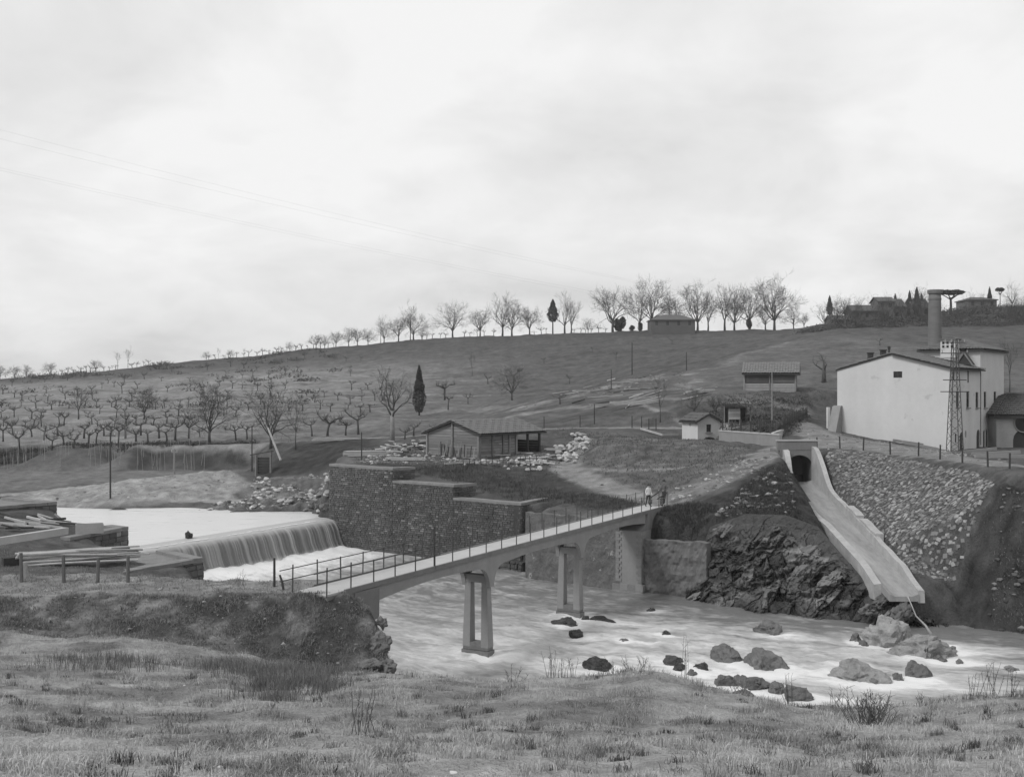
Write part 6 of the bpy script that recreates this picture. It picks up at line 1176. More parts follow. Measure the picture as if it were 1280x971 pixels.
for s_ in (-1, 1):
    mb = MB(); mb.beam(v3(pc_ + nn_ * .33 * s_ - d * .7, DECK + .55), v3(pc_ + nn_ * .33 * s_ + d * 1.3, DECK + .85), .05, .06); mb.build('handle', M_WOODD, ct)
    cw = pc_ + nn_ * .46 * s_ - d * .1; mb = MB(); mb.tube([v3(cw + d * .32 * math.cos(a_), DECK + .34 + .32 * math.sin(a_)) for a_ in np.linspace(0, 2 * math.pi, 17)], .03, 5, cap=False)
    for a_ in np.linspace(0, math.pi, 5)[:-1]: mb.beam(v3(cw - d * .31 * math.cos(a_), DECK + .34 - .31 * math.sin(a_)), v3(cw + d * .31 * math.cos(a_), DECK + .34 + .31 * math.sin(a_)), .03, .03)
    mb.build('wheel', M_WOODD, ct)
HAZE = 0.0002
# ---------------------------------------------------------------- trees
M_BARK = mat('bark', .075, var=.35, scale=3, fine=14, bump=.4); M_TWIG = mat('twigs', .07, var=.25, scale=2, fine=9, bump=0); M_BARKP = mat('pale_bark', .24, var=.4, scale=3, fine=12, bump=.4); M_EVER = mat('evergreen', .06, var=.45, scale=1.5, fine=6, bump=0); M_SCRUB = mat('scrub', .075, var=.4, scale=1.5, fine=6, bump=0)
def bare_tree(seed, h, trunk=.28, spread=.9, levels=3, n0=7, r0=None, up=.35, lean=0.0, twist=.25, fan=(5, 5, 4)):
    r = random.Random(seed); tr, cr_ = MB(), MB(); r0 = r0 or h * .022; zt = h * trunk
    tp = [Vector((0, 0, -.5)), Vector((r.uniform(-.1, .1), r.uniform(-.1, .1), zt * .5)), Vector((lean * .4, 0, zt))]; tr.tube(tp, [r0 * 1.35, r0, r0 * .85], 8)
    def grow(p, d, L_, rad, lev):
        k = 4 if lev < 2 else 3; pts = [p]; dd = d.copy(); rs = [rad]
        for i in range(k):
            dd = (dd + Vector((r.gauss(0, twist), r.gauss(0, twist), r.gauss(0, twist) + up * .22))).normalized(); pts.append(pts[-1] + dd * (L_ / k)); rs.append(max(rad * (1 - .75 * (i + 1) / k), .011 * h / 10))
        cr_.tube(pts, rs, 5 if lev == 0 else 3, cap=False)
        if lev < levels:
            for j in range(fan[lev]):
                t = r.uniform(.3, 1.0) if j else 1.0; q = t * k; i = min(int(q), k - 1); b = pts[i].lerp(pts[i + 1], q - i); ax_ = Vector((r.gauss(0, 1), r.gauss(0, 1), r.gauss(0, .7))).normalized(); nd = (dd + ax_ * spread * .85).normalized()
                grow(b, nd, L_ * r.uniform(.45, .68), max(rs[i] * .6, .011 * h / 10), lev + 1)
    top = tp[-1]
    for j in range(n0):
        a = 2 * math.pi * (j + r.uniform(-.3, .3)) / n0; tilt = spread * r.uniform(.5, 1.0) if j else .1; b = tp[1].lerp(top, r.uniform(.5, 1.0)) if j else top; grow(b, Vector((math.cos(a) * tilt + lean * .1, math.sin(a) * tilt, 1)).normalized(), (h - zt) * r.uniform(.5, .62) * (1 if j else 1.1), r0 * .55, 0)
    return tr, cr_
def pollard(seed, h=2.8):
    r = random.Random(seed); tr, cr_ = MB(), MB(); zt = h * r.uniform(.42, .6); lean = r.uniform(-.3, .3); top = Vector((lean, r.uniform(-.1, .1), zt)); tr.tube([Vector((0, 0, -.3)), Vector((lean * .3, 0, zt * .55)), top], [.17, .12, .14], 6); n = r.randint(3, 5)
    for j in range(n):
        a = 2 * math.pi * j / n + r.uniform(-.5, .5); L_ = h * r.uniform(.22, .5); d = Vector((math.cos(a), math.sin(a), 0)); p1 = top + d * L_ * .6 + Vector((0, 0, L_ * r.uniform(.05, .4))); p2 = p1 + d * L_ * .5 + Vector((r.gauss(0, .12), r.gauss(0, .12), L_ * r.uniform(-.05, .45))); cr_.tube([top, p1, p2], [.09, .06, .065], 5)
        for k in range(r.randint(8, 18)): e_ = p2 + Vector((r.gauss(0, .36), r.gauss(0, .36), r.uniform(-.1, .8))); cr_.tube([p2, e_], [.022, .009], 3, cap=False)
        for k in range(r.randint(2, 9)): e_ = p1 + Vector((r.gauss(0, .3), r.gauss(0, .3), r.uniform(.1, .7))); cr_.tube([p1, e_], [.022, .009], 3, cap=False)
    return tr, cr_
def leafy(seed, n, shape, size, flat=.3):
    """crown of small faces spread through a volume; shape(rng)-> point"""
    r = np.random.default_rng(seed); mb = MB()
    P_ = np.array([shape(r) for _ in range(n)]); D = r.normal(size=(n, 3)); D /= np.linalg.norm(D, axis=1)[:, None]; E = np.cross(D, r.normal(size=(n, 3))); E /= np.linalg.norm(E, axis=1)[:, None]; s = size * r.uniform(.5, 1.3, (n, 1))
    a, b, c = P_ + D * s, P_ + E * s * .6, P_ - D * s * .8 - E * s * .3
    mb.v = [tuple(p) for t in zip(a, b, c) for p in t]; mb.f = [(3 * i, 3 * i + 1, 3 * i + 2) for i in range(n)]; mb.mi = [0] * n; return mb
def tree_proto(kind, tr, cr_, mt, mc):
    m1, m2 = tr.mesh('trunk', mt, smooth_=True), cr_.mesh('crown', mc); return (kind, m1, m2)
def plant(proto, loc, s, label, cat='tree', group=None, rz=None, sz=None):
    kind, m1, m2 = proto; e_ = bpy.data.objects.new(kind, None); COL.objects.link(e_); e_.location = loc; e_.rotation_euler = (0, 0, random.uniform(0, 6.28) if rz is None else rz); e_.scale = (s, s, sz or s); tag(e_, label, cat, group)
    if kind == 'pollard_tree': e_.scale = (s * random.uniform(.75, 1.2), s * random.uniform(.75, 1.2), s * random.uniform(.8, 1.25))
    for nme, m in (('trunk', m1), ('crown', m2)): o = bpy.data.objects.new(nme, m); COL.objects.link(o); o.parent = e_
    return e_
ROUND = [tree_proto('bare_tree', *bare_tree(s, 10, trunk=.2, spread=1.0, n0=9, fan=(6, 5, 5)), M_BARK, M_TWIG) for s in (1, 2, 3)]
TALL = [tree_proto('bare_tree', *bare_tree(s, 10, trunk=.25, spread=.55, n0=6, up=.6, fan=(5, 4, 4)), M_BARK, M_TWIG) for s in (4, 5, 6)]
THIN = [tree_proto('bare_tree', *bare_tree(s, 10, trunk=.35, spread=.35, n0=5, up=.8, r0=.1, fan=(4, 3, 3)), M_BARK, M_TWIG) for s in (7, 8)]
POLL = [tree_proto('pollard_tree', *pollard(s), M_BARK, M_TWIG) for s in range(20, 36)]
def cyp_shape(h, w):
    def f(r):
        t = r.random() ** .8; rad = w / 2 * min(1, (1 - t) * 1.5) ** .8 * min(1, t * 3 + .45) * (1 + .10 * math.sin(t * 23 + 1)); a = r.uniform(0, 6.28); q = rad * r.uniform(.45, 1.05) ; return (q * math.cos(a), q * math.sin(a), .06 * h + t * h * .94)
    return f
cyt = MB().tube([(0, 0, -.5), (0, 0, 1.2), (0, 0, 7)], [.22, .18, .05], 6); CYP = tree_proto('cypress_tree', cyt, leafy(31, 5200, cyp_shape(10, 2.6), .22), M_BARK, M_EVER)
cyt2 = MB().tube([(0, 0, -.5), (0, 0, 3.5), (0, 0, 8)], [.24, .2, .06], 6); CYS = tree_proto('cypress_tree', cyt2, leafy(32, 4200, lambda r, f=cyp_shape(7, 3.4): (lambda p: (p[0], p[1], p[2] + 3.2))(f(r)), .24), M_BARK, M_EVER)
def blob(cs, flat=1.0):
    def f(r):
        c = cs[r.integers(len(cs))]; d = r.normal(size=3); d /= np.linalg.norm(d); q = c[3] * r.uniform(.55, 1.0) ** .5; return (c[0] + d[0] * q, c[1] + d[1] * q, c[2] + d[2] * q * flat)
    return f
rb_ = random.Random(9)
BUSH = tree_proto('evergreen_bush', MB().tube([(0, 0, -.3), (0, 0, 1)], [.15, .1], 6), leafy(33, 2600, blob([(rb_.uniform(-1, 1), rb_.uniform(-1, 1), rb_.uniform(.6, 2.0), rb_.uniform(.5, .9)) for _ in range(9)]), .2), M_BARK, M_EVER)
pt_ = MB(); pt_.tube([(0, 0, -.5), (.2, 0, 4), (.1, 0, 7)], [.4, .32, .25], 8)
for a_ in range(7): pt_.tube([(.1, 0, 6.2), (1.6 * math.cos(a_ * .9), 1.6 * math.sin(a_ * .9), 7.6), (3.2 * math.cos(a_ * .9), 3.2 * math.sin(a_ * .9), 8.5)], [.2, .13, .06], 5)
PINE = tree_proto('umbrella_pine', pt_, leafy(34, 6500, blob([(3.6 * math.sqrt(rb_.random()) * math.cos(k * 2.4), 3.6 * math.sqrt(rb_.random()) * math.sin(k * 2.4), 8.7 + rb_.uniform(-.3, .5), rb_.uniform(.8, 1.4)) for k in range(22)], .55), .28), M_BARK, M_EVER)

def on_ground(px, py, y0=100): return hit(px, py, y0, 900)
def px_h(p, hp): return hp * p[1] / FPX
def skyline(px, py):            # a spot on the ridge just at the skyline of that column
    Y = np.linspace(360, 440, 400); X = (px - CX) / FPX * Y; s = (hz(X, Y) - CAMZ) / Y; k = int(np.argmax(s)); return (float(X[k]), float(Y[k]), float(hz(X[k], Y[k])))
for i, (px, py, hp, kind, lab) in enumerate((
    (566, 418, 36, 'r', 'round bare tree standing alone on the ridge left of the stemmed cypress'), (600, 416, 30, 'r', 'low spreading bare tree on the ridge right after the lone round tree'), (628, 415, 40, 't', 'upright taller bare tree of a close pair on the ridge'), (640, 414, 38, 'r', 'rounder bare tree of a close pair on the ridge'), (662, 413, 30, 'r', 'bare tree on the ridge next before the stemmed cypress'), (706, 412, 38, 't', 'upright bare tree on the ridge close behind the stemmed cypress'), (714, 412, 30, 't', 'smaller upright bare tree in the pair beyond the stemmed cypress'), (766, 412, 50, 'r', 'wide bare tree with a dark evergreen bush at its foot on the ridge'),
    (800, 411, 42, 't', 'upright bare tree on the ridge between the wide tree and the farmhouse'), (815, 411, 52, 'r', 'tall round bare tree at the near corner of the ridge farmhouse'), (842, 411, 38, 'r', 'bare tree showing above the roof of the ridge farmhouse'), (872, 410, 48, 'r', 'big round bare tree at the far corner of the ridge farmhouse'), (885, 410, 34, 't', 'short upright bare tree just beyond the ridge farmhouse'), (906, 409, 44, 't', 'first tall upright bare tree of the row beyond the ridge farmhouse'), (918, 409, 42, 'r', 'round bare tree second in the row beyond the ridge farmhouse'), (937, 409, 44, 'r', 'round bare tree with a small dark bush at its foot in the ridge row'), (957, 408, 30, 'r', 'short bare tree standing under the broadest ridge tree'), (968, 414, 54, 'r', 'broadest bare tree at the end of the ridge row beyond the farmhouse'), (992, 411, 24, 'r', 'last small bare tree where the ridge row ends'))):
    p = skyline(px, py); h = px_h(p, hp) * 1.25; plant((ROUND if kind == 'r' else TALL)[i % 3], p, h / 10, lab or 'tall bare tree in the row along the ridge', 'tree', None if lab else 'bare trees along the ridge')
for i, (px, hp, th) in enumerate(((362, 10, 0), (395, 16, 0), (406, 14, 0), (420, 18, 0), (436, 20, 0), (447, 20, 0), (460, 17, 0), (476, 28, 1), (480, 22, 0), (498, 28, 0), (513, 40, 1), (517, 32, 0), (527, 14, 0), (147, 18, 1), (160, 22, 1), (120, 14, 0), (0, 15, 0), (18, 14, 0), (33, 13, 0), (62, 16, 0), (258, 9, 0), (273, 11, 1), (288, 9, 0), (305, 9, 1), (735, 16, 0), (1005, 14, 0))):
    p = skyline(px, 0); h = px_h(p, hp) * 1.2; plant((THIN if th else ROUND)[i % 2], p, h / 10, 'small bare tree on the lower ridge skyline above the terraced hillside', 'tree', 'small bare trees on the lower ridge')
for px in list(np.arange(70, 150, 7.3)) + list(np.arange(165, 190, 7)) + list(np.arange(262, 420, 8.2)) + list(np.arange(528, 560, 7)) + list(np.arange(580, 625, 9)) + list(np.arange(668, 690, 8)) + list(np.arange(716, 762, 8)):
    p = skyline(px + random.uniform(-2, 2), 0); plant(random.choice(POLL), p, px_h(p, random.uniform(6, 10)) / 2.8, 'tiny pollarded tree in the line on the ridge skyline', 'tree', 'pollarded trees on the skyline')
p = skyline(691, 0); plant(CYS, p, px_h(p, 42) / 10, 'dark cypress with a bare stem standing alone on the ridge', 'tree'); p = skyline(1018, 0); plant(CYS, (p[0], p[1] - 20, p[2] - 1), px_h(p, 30) / 10 * .8, 'slim cypress with a ragged top at the right end of the ridge', 'tree', sz=px_h(p, 34) / 10)
for i, (px, hp, wp, lab) in enumerate(((773, 22, 18, 'wide dark evergreen bush on the ridge left of the farmhouse'), (801, 13, 8, 'small dark evergreen bush beside the ridge farmhouse'), (937, 16, 8, 'dark evergreen bush among the bare ridge trees'), (790, 8, 8, 'low dark evergreen bush between ridge tree trunks'))):
    p = skyline(px, 0); plant(BUSH, p, px_h(p, wp) / 3.2, lab, 'bush', sz=px_h(p, hp) / 2.9)
p = W(1146, 392, 366); plant(CYP, (p[0], p[1], float(hz(p[0], p[1]))), 1.0, 'tall dark cypress in the gap left of the factory chimney', 'tree', sz=.95)
for px, py, hp, lab in ((1137, 398, 30, 'shorter dark cypress beside the hamlet gable'), (1152, 396, 26, 'slim dark cypress close to the chimney'), (1119, 392, 27, 'dark cypress behind the hamlet belfry house'), (1237, 386, 27, 'slim cypress behind the flat hilltop house')):
    p = W(px, py, 374); plant(CYP, (p[0], p[1], float(hz(p[0], p[1]))), px_h(p, hp) / 10, lab, 'tree')
p = W(1188, 392, 360); plant(PINE, (p[0], p[1], float(hz(p[0], p[1]))), px_h(p, 46) / 10, 'large umbrella pine spreading behind the factory chimney', 'tree', sz=px_h(p, 35) / 10); p = W(1250, 385, 368); plant(PINE, (p[0], p[1], float(hz(p[0], p[1]))), px_h(p, 26) / 10 * .55, 'small umbrella pine with a tiny crown beside the flat hilltop house', 'tree', sz=px_h(p, 27) / 10)
p = on_ground(524, 519); plant(CYP, p, px_h(p, 62) / 10, 'dark column-shaped cypress alone on the terraced hillside', 'tree')
MIDS = ((262, 553, 76, 'r', 'big bare tree with a fine round crown on the flat field'), (180, 524, 44, 'r', 'bare tree with a dense twiggy crown on the slope above the flat field'), (98, 524, 40, 't', 'thin bare tree at the foot of the left slope'), (370, 562, 66, 'T', 'slender bare sapling on the road bank beyond the sluice'), (338, 560, 78, 'r', 'leaning bare tree over the plank sluice'), (825, 528, 58, 'T', 'slender bare tree above the lower road beside the hut'), (868, 520, 36, 'r', 'twiggy bare tree behind the plastered hut'), (895, 520, 30, 'r', 'low twiggy bare tree beside the lean-to'), (1262, 490, 70, 'T', 'dead upright tree trunk behind the mill tower'), (590, 470, 30, 'T', 'thin bare tree on the dark hillside above the shed'), (640, 500, 46, 'r', 'shaggy bare tree on the hillside behind the timber shed'))
for i, (px, py, hp, kind, lab) in enumerate(MIDS):
    p = on_ground(px, py); plant({'r': ROUND, 't': TALL, 'T': THIN}[kind][i % 2], p, px_h(p, hp) / 10, lab, 'tree')
bt = tree_proto('bare_tree', *bare_tree(91, 10, trunk=.42, spread=.8, n0=5, r0=.3, fan=(5, 5, 4)), M_BARKP, M_TWIG); p = on_ground(490, 552); plant(bt, p, px_h(p, 92) / 10, 'bare tree with a thick pale lopped trunk behind the spoil bank', 'tree')
gn = tree_proto('bare_tree', *bare_tree(95, 10, trunk=.4, spread=1.1, n0=4, r0=.55, fan=(2, 2, 1), levels=2), M_BARK, M_BARK); p = on_ground(1030, 478); plant(gn, p, px_h(p, 46) / 10, 'gnarled lopped tree stump with thick limbs beside the hillside barn', 'tree')
# pollarded trees: lower rows on the flat, then up the slope
low = [(24, 561, 24), (65, 563, 20), (80, 556, 24), (92, 560, 19), (111, 558, 24), (120, 556, 20), (148, 555, 25), (170, 552, 22), (185, 553, 20), (209, 551, 24), (219, 550, 25), (40, 546, 22), (55, 550, 24), (138, 550, 22), (157, 548, 22), (199, 548, 22), (236, 548, 24), (4, 552, 22), (250, 546, 18), (295, 550, 26), (309, 549, 22), (105, 548, 22), (72, 545, 22), (16, 543, 20), (130, 545, 20), (176, 544, 22)]
for px, py, hp in low: p = on_ground(px, py); plant(random.choice(POLL), p, px_h(p, hp * 1.05) / 2.8, 'dark pollarded vine tree in the lower rows on the flat field', 'tree', 'pollarded trees in the lower rows')
for px, py, hp in ((390, 545, 26), (409, 545, 34), (432, 544, 22), (448, 543, 28), (506, 549, 22), (517, 545, 22), (560, 512, 22), (556, 500, 30), (545, 545, 14)): p = on_ground(px, py); plant(random.choice(POLL), p, px_h(p, hp) / 2.8, 'pollarded tree between the road and the hillside behind the spoil bank', 'tree', 'pollarded trees behind the road')
n_ = 0
for row, (y_, x0_, x1_, st_p, hp) in enumerate(((533, 0, 240, 14, 17), (521, 5, 470, 17, 15), (511, 0, 480, 15, 14), (502, 30, 480, 17, 13), (494, 0, 480, 19, 12), (486, 20, 470, 21, 11), (478, 60, 470, 20, 9), (468, 150, 470, 22, 8), (458, 240, 480, 24, 8))):
    x_ = x0_
    while x_ < x1_:
        if random.random() < (.85 if row < 3 else .55):
            p = on_ground(x_ + random.uniform(-5, 5), y_ - .008 * x_ + random.uniform(-3, 3) - (4 if x_ > 300 else 0)); plant(random.choice(POLL), p, px_h(p, hp * random.uniform(.7, 1.1)) / 2.8, 'small pollarded vine tree on the terraced hillside', 'tree', 'pollarded trees on the terraced hillside'); n_ += 1
        x_ += st_p
for px, py, hp in ((700, 505, 16), (712, 480, 12), (650, 470, 10), (680, 455, 9), (610, 480, 14), (585, 505, 14), (770, 450, 9), (840, 430, 8), (740, 440, 8), (1100, 432, 10), (1220, 440, 12)): p = on_ground(px, py); plant(random.choice(POLL), p, px_h(p, hp) / 2.8, 'scattered small lopped tree on the bare central slope', 'tree', 'lopped trees on the bare slope')
# scrub clumps (ground cover) on the hill, scarp and round the hamlet
def scrub(name, pts, hgt, n_each, size, m=M_SCRUB):
    r = np.random.default_rng(len(pts)); V_ = []
    for x, y, z in pts:
        c = r.normal(size=(n_each, 3)) * np.array((hgt * .8, hgt * .8, hgt * .3)); c[:, 2] = np.abs(c[:, 2]) ; P0 = np.array((x, y, z)) + c; d = r.normal(size=(n_each, 3)); d /= np.linalg.norm(d, axis=1)[:, None]; e_ = np.cross(d, r.normal(size=(n_each, 3))); e_ /= np.linalg.norm(e_, axis=1)[:, None]; s = size * r.uniform(.5, 1.4, (n_each, 1)); V_.append(np.stack((P0 + d * s, P0 + e_ * s * .5, P0 - d * s * .7), 1).reshape(-1, 3))
    V_ = np.concatenate(V_); o = np_obj(name, V_, np.arange(len(V_)).reshape(-1, 3), m, False); o['kind'] = 'stuff'; return o
pts = []
for _ in range(420):
    px, y = random.uniform(-60, 420), random.choice((random.uniform(380, 424), random.uniform(380, 424), random.uniform(240, 380))); x = (px - CX) / FPX * y
    if random.random() < smooth(-.1, .4, float(fbm(np.array([x / 25]), np.array([y / 14]), 12, 3)[0])): pts.append((x, y, float(hz(x, y))))
for _ in range(520): px, y = random.uniform(1005, 1300), random.uniform(335, 374); x = (px - CX) / FPX * y; pts.append((x, y, float(hz(x, y))))
tag(scrub('hillside_scrub', pts, 1.7, 46, .45), 'dark scrub clumps along the upper hillside and below the hamlet', 'scrub')
pts = []
for _ in range(230): px, y = random.uniform(-40, 320), random.uniform(149.5, 155); x = (px - CX) / FPX * y; pts.append((x, y, float(hz(x, y))))
for _ in range(90): px, y = random.uniform(890, 1010), random.uniform(112, 132); x = (px - CX) / FPX * y; pts.append((x, y, float(hz(x, y))))
tag(scrub('scarp_scrub', pts, .6, 60, .2), 'low dry scrub on the field scarp and round the garden fence', 'scrub')
ht = [tree_proto('bare_tree', *bare_tree(s, 10, trunk=.2, spread=.9, n0=6, fan=(4, 4, 3)), M_BARK, M_TWIG) for s in (61, 62)]
for i in range(34): px = random.uniform(1030, 1290); y = random.uniform(335, 366); x = (px - CX) / FPX * y; plant(ht[i % 2], (x, y, float(hz(x, y))), random.uniform(.6, 1.0), 'bare tree in the orchard belt below the hilltop hamlet', 'tree', 'bare trees below the hamlet')
stm = MB()
for _ in range(90):
    px, y = random.uniform(-30, 260), random.uniform(143, 149); x = (px - CX) / FPX * y; z = float(hz(x, y)); stm.tube([(x, y, z - .1), (x + random.uniform(-.3, .3), y, z + random.uniform(1.5, 4.0))], [.035, .015], 3, cap=False)
tag(stm.build('reed_stem', mat('dry_stem', .28, var=.3)), 'thin pale dry stems standing in front of the field scarp', 'reeds', kind='stuff')

# ---------------------------------------------------------------- grass
def blades(name, X, Y, hgt, wid, tone_, lean=.5, seed=1, zoff=-.01):
    r = np.random.default_rng(seed); n = len(X); Z = hz(X, Y) + zoff; a = r.uniform(0, 2 * np.pi, n); la = r.uniform(0, 2 * np.pi, n); ll = np.abs(r.normal(0, lean, n)) * hgt
    dx, dy = np.cos(a) * wid / 2, np.sin(a) * wid / 2; lx, ly = np.cos(la) * ll, np.sin(la) * ll
    v = np.empty((n, 5, 3)); v[:, 0] = np.stack((X - dx, Y - dy, Z), -1); v[:, 1] = np.stack((X + dx, Y + dy, Z), -1)
    v[:, 2] = np.stack((X + dx * .8 + lx * .35, Y + dy * .8 + ly * .35, Z + hgt * .6), -1); v[:, 3] = np.stack((X - dx * .8 + lx * .35, Y - dy * .8 + ly * .35, Z + hgt * .6), -1); v[:, 4] = np.stack((X + lx, Y + ly, Z + hgt * np.clip(1 - .3 * (ll / hgt) ** 2, .35, 1)), -1)
    b = np.arange(n)[:, None] * 5; f = np.concatenate((b + np.array((0, 1, 2)), b + np.array((0, 2, 3)), b + np.array((3, 2, 4))))
    o = np_obj(name, v.reshape(-1, 3), f, M_GRASS, False, {'tone': np.repeat(tone_, 5)}); o['kind'] = 'stuff'; return o
M_GRASS = mat('dry_grass', .2, var=.2, scale=1.2, fine=6, bump=0, attr='tone', rough=.8, spec=.2)
def scatter(n, y0, y1, power=1.6, pxr=(-40, 1320)):
    r = np.random.default_rng(int(y0 * 10) + n); t = r.random(n); Y = (y0 ** (1 - power) + t * (y1 ** (1 - power) - y0 ** (1 - power))) ** (1 / (1 - power)); X = (r.uniform(*pxr, n) - CX) / FPX * Y; return X, Y, r
X, Y, r = scatter(250000, 10.2, 43.6, 1.3)
cl_ = fbm(X / 1.1, Y / 1.1, 31, 3); big_ = fbm(X / 5, Y / 5, 33, 3); keep = (r.random(len(X)) < smooth(-.45, .45, cl_ + .5 * big_)) & (hz(X, Y) > 1.6); X, Y, cl_, big_ = X[keep], Y[keep], cl_[keep], big_[keep]
hg = (.03 + .08 * smooth(-.2, .8, cl_)) * r.uniform(.4, 1.9, len(X)) * (1 + .25 * (Y > 25)); tn = np.clip(.37 - .19 * smooth(-.1, .35, fbm(X / 3.2, Y / 2.4, 21, 4)) + .08 * big_ + .06 * cl_ + r.normal(0, .08, len(X)), .05, .5); tn += .08 * (1 - smooth(12, 19, Y))
tag(blades('meadow_grass', X, Y, hg, .007 + .00022 * Y, tn, .8, 2), 'short dry meadow grass on the foreground slope', 'grass')
def tuft_field(name, label, polys, n, h, w, tone_m, lean, seed):
    r = np.random.default_rng(seed); xs, ys_ = [], []
    for poly, share in polys:
        P_ = np.array([q[:2] for q in poly]); mn, mx = P_.min(0), P_.max(0); k = int(n * share * 2.5); x, y = r.uniform(mn[0], mx[0], k), r.uniform(mn[1], mx[1], k); m = poly_mask(poly, .9 if name == 'tall_grass' else .3, x, y, jit=.8 if name == 'tall_grass' else 0) > r.random(k); xs.append(x[m][:int(n * share)]); ys_.append(y[m][:int(n * share)])
    x, y = np.concatenate(xs), np.concatenate(ys_); c = fbm(x / .7, y / .7, seed, 3); m = r.random(len(x)) < smooth(-.5, .3, c); x, y, c = x[m], y[m], c[m]
    return tag(blades(name, x, y, h * r.uniform(.5, 1.35, len(x)) * (1 + .4 * c), w, np.clip(tone_m * (1 + .4 * c) + r.normal(0, tone_m * .25, len(x)), .02, .5), lean, seed), label, 'grass')
bank_poly = [W(-20, 0, 46.6), W(300, 0, 47), W(440, 0, 47.4), (-5.6, 48.3), (-4.3, 43.2), W(380, 0, 42.8), W(150, 0, 43), W(-20, 0, 43.4)]
tuft_field('bank_grass', 'rank dark grass hanging on the bank below the terrace', [(bank_poly, 1)], 26000, .15, .02, .17, 1.4, 5)
tuft_field('tall_grass', 'taller dark grass clumps in the hollow below the terrace', [([W(255, 0, 39), W(330, 0, 41), W(420, 0, 41), W(425, 0, 36), W(380, 0, 33), W(300, 0, 33)], .55), ([W(320, 0, 32), W(420, 0, 33), W(415, 0, 28), W(330, 0, 27)], .3), ([W(60, 0, 36), W(200, 0, 38), W(200, 0, 34), W(60, 0, 33)], .15)], 13000, .34, .013, .14, .45, 6)
tuft_field('crest_grass', 'weedy grass along the crest above the rapids', [([(x, y - .9) for x, y, z in crest[:14]] + [(x, y + .5) for x, y, z in crest[:14]][::-1], .8), ([W(770, 0, 34), W(830, 0, 34), W(825, 0, 35.6), W(775, 0, 35.6)], .2)], 14000, .22, .012, .13, .5, 7)
tuft_field('spur_grass', 'dark grass and weeds on the banks by the far bridge end', [([(9.6, 77.3), (13, 76.6), (14.5, 79), (13, 82.2), (11, 82)], .3), ([(14, 77), (20, 76), (21.5, 88), (17, 83)], .3), ([(-10, 100), (-2, 93), (2.5, 89), (9, 80), (10, 85), (4, 94), (-4, 103)], .4)], 24000, .28, .03, .058, .9, 8)
tuft_field('terrace_grass', 'short pale grass on the terrace by the bridge and round the log pile', [([(-30, 47.2), (-9, 47.6), (-8.4, 50), (-18, 51.6), (-30, 52.5)], .6), ([(-36, 56), (-19, 56), (-21, 61), (-30, 68), (-38, 69)], .4)], 26000, .10, .018, .2, .9, 9)
tuft_field('slope_grass', 'short rough grass on the slopes between the track, the hut and the lower road', [([(12, 87), (19, 92), (22, 103), (10, 124), (5, 130), (6, 106), (9, 94)], .25), ([(-14, 101), (4, 97), (6, 118), (-6, 128), (-18, 126)], .2), ([(27, 62), (30, 70.5), (33.5, 70.5), (36, 65), (36, 58)], .15), ([(24, 134), (40, 137), (32, 128), (24, 124)], .15)], 42000, .16, .05, .10, 1.0, 10)
rt_ = np.random.default_rng(91); cxs, cys, _r = scatter(1100, 10.5, 42, 1.1); kk = fbm(cxs / 4, cys / 4, 51, 3) > _r.uniform(-.5, .4, len(cxs)); cxs, cys = cxs[kk], cys[kk]; nb = rt_.integers(15, 55, len(cxs)); X = np.repeat(cxs, nb) + rt_.normal(0, .07, nb.sum()); Y = np.repeat(cys, nb) + rt_.normal(0, .07, nb.sum()); hh_ = np.repeat(rt_.uniform(.06, .2, len(cxs)) ** 1.0, nb) * rt_.uniform(.5, 1.2, nb.sum()); tt_ = np.clip(np.repeat(rt_.choice((.08, .12, .17, .24, .36, .46), len(cxs)), nb) + rt_.normal(0, .04, nb.sum()), .04, .6)
tag(blades('meadow_tuft', X, Y, hh_, .008 + .0002 * Y, tt_, .6, 12), 'separate grass tufts, dark and straw pale, on the foreground slope', 'grass')
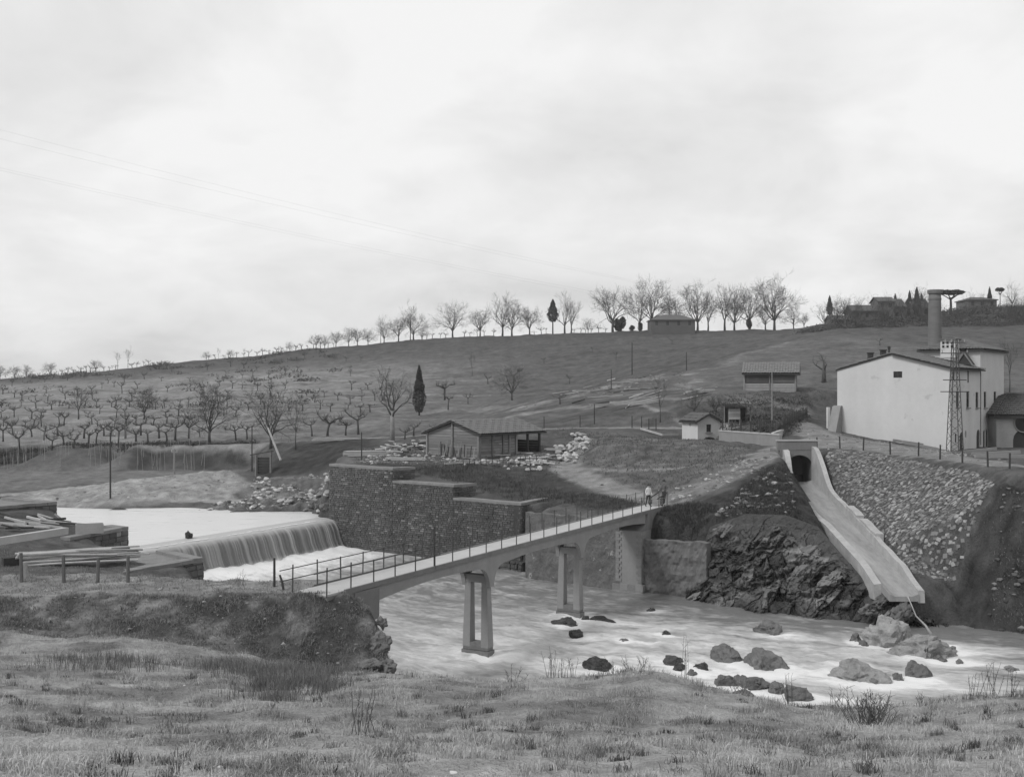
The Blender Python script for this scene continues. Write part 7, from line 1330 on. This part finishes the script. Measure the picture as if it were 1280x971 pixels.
# single tall weeds standing against the water
def weed(px, Y, hp, label, grp=None, dens=5, spread=.12, seed=0):
    x = W(px, 0, Y)[0]; z = float(hz(x, Y)); h = hp * Y / FPX; r = random.Random(seed); mb = MB()
    for k in range(dens):
        a = r.uniform(0, 6.28); b = Vector((x + r.gauss(0, spread * .6), Y + r.gauss(0, spread * .6), z - .03)); hh = h * r.uniform(.55, 1.0); t_ = b + Vector((math.cos(a) * spread * r.uniform(.3, 1.6), math.sin(a) * spread * r.uniform(.3, 1.6), hh)); m_ = b.lerp(t_, .5) + Vector((r.gauss(0, .02), 0, .02)); mb.tube([b, m_, t_], [.009, .007, .004], 3, cap=False)
        for j in range(4): q = m_.lerp(t_, r.random()); mb.tube([q, q + Vector((r.gauss(0, .06), r.gauss(0, .06), r.uniform(.03, .12)))], [.005, .003], 3, cap=False)
    return solo('weed', mb, M_SCRUB, label, 'weed', (x, Y, z), grp)
for i, (px, Y, hp, dens, spread, lab) in enumerate(((1090, 22.5, 48, 60, .28, 'dense dark weed clump alone on the foreground slope'), (690, 35.2, 46, 9, .15, None), (703, 35.2, 40, 6, .1, None), (716, 35.2, 34, 5, .1, None), (855, 33.6, 74, 5, .12, 'tallest thin dry weed against the rapids'), (985, 30.5, 42, 9, .16, 'forked dry weed on the crest by the near boulders'), (1045, 31.8, 36, 6, .12, None), (1240, 31.6, 48, 9, .25, None), (1262, 31.4, 40, 7, .2, None), (1215, 31.8, 34, 6, .15, None), (800, 34.4, 30, 12, .3, None), (765, 34.6, 30, 8, .2, None), (300, 48.8, 26, 4, .1, 'thin dry weed on the terrace edge against the white water'), (455, 20, 62, 8, .22, 'sprawling pale dry weed on the foreground slope'), (1150, 30, 26, 6, .15, None), (640, 34.5, 26, 8, .2, None), (930, 30.5, 24, 10, .25, None))):
    weed(px, Y, hp, lab or 'thin dry weed standing on the crest against the river', None if lab else 'dry weeds on the crest', dens, spread, i)

# ---------------------------------------------------------------- air
hm = bpy.data.materials.new('haze'); hm.use_nodes = True; ht_ = hm.node_tree; ht_.nodes.clear(); ho = ht_.nodes.new('ShaderNodeOutputMaterial'); hv_ = ht_.nodes.new('ShaderNodeVolumePrincipled'); hv_.inputs['Color'].default_value = (.95, .95, .95, 1); hv_.inputs['Density'].default_value = HAZE; hv_.inputs['Anisotropy'].default_value = .3; ht_.links.new(hv_.outputs[0], ho.inputs['Volume'])
hb = MB(); hb.box((0, 1240, 10), (3600, 2800, 86)); o = hb.build('haze', hm); o['kind'] = 'stuff'; tag(o, 'thin pale haze softening the far hills', 'haze')
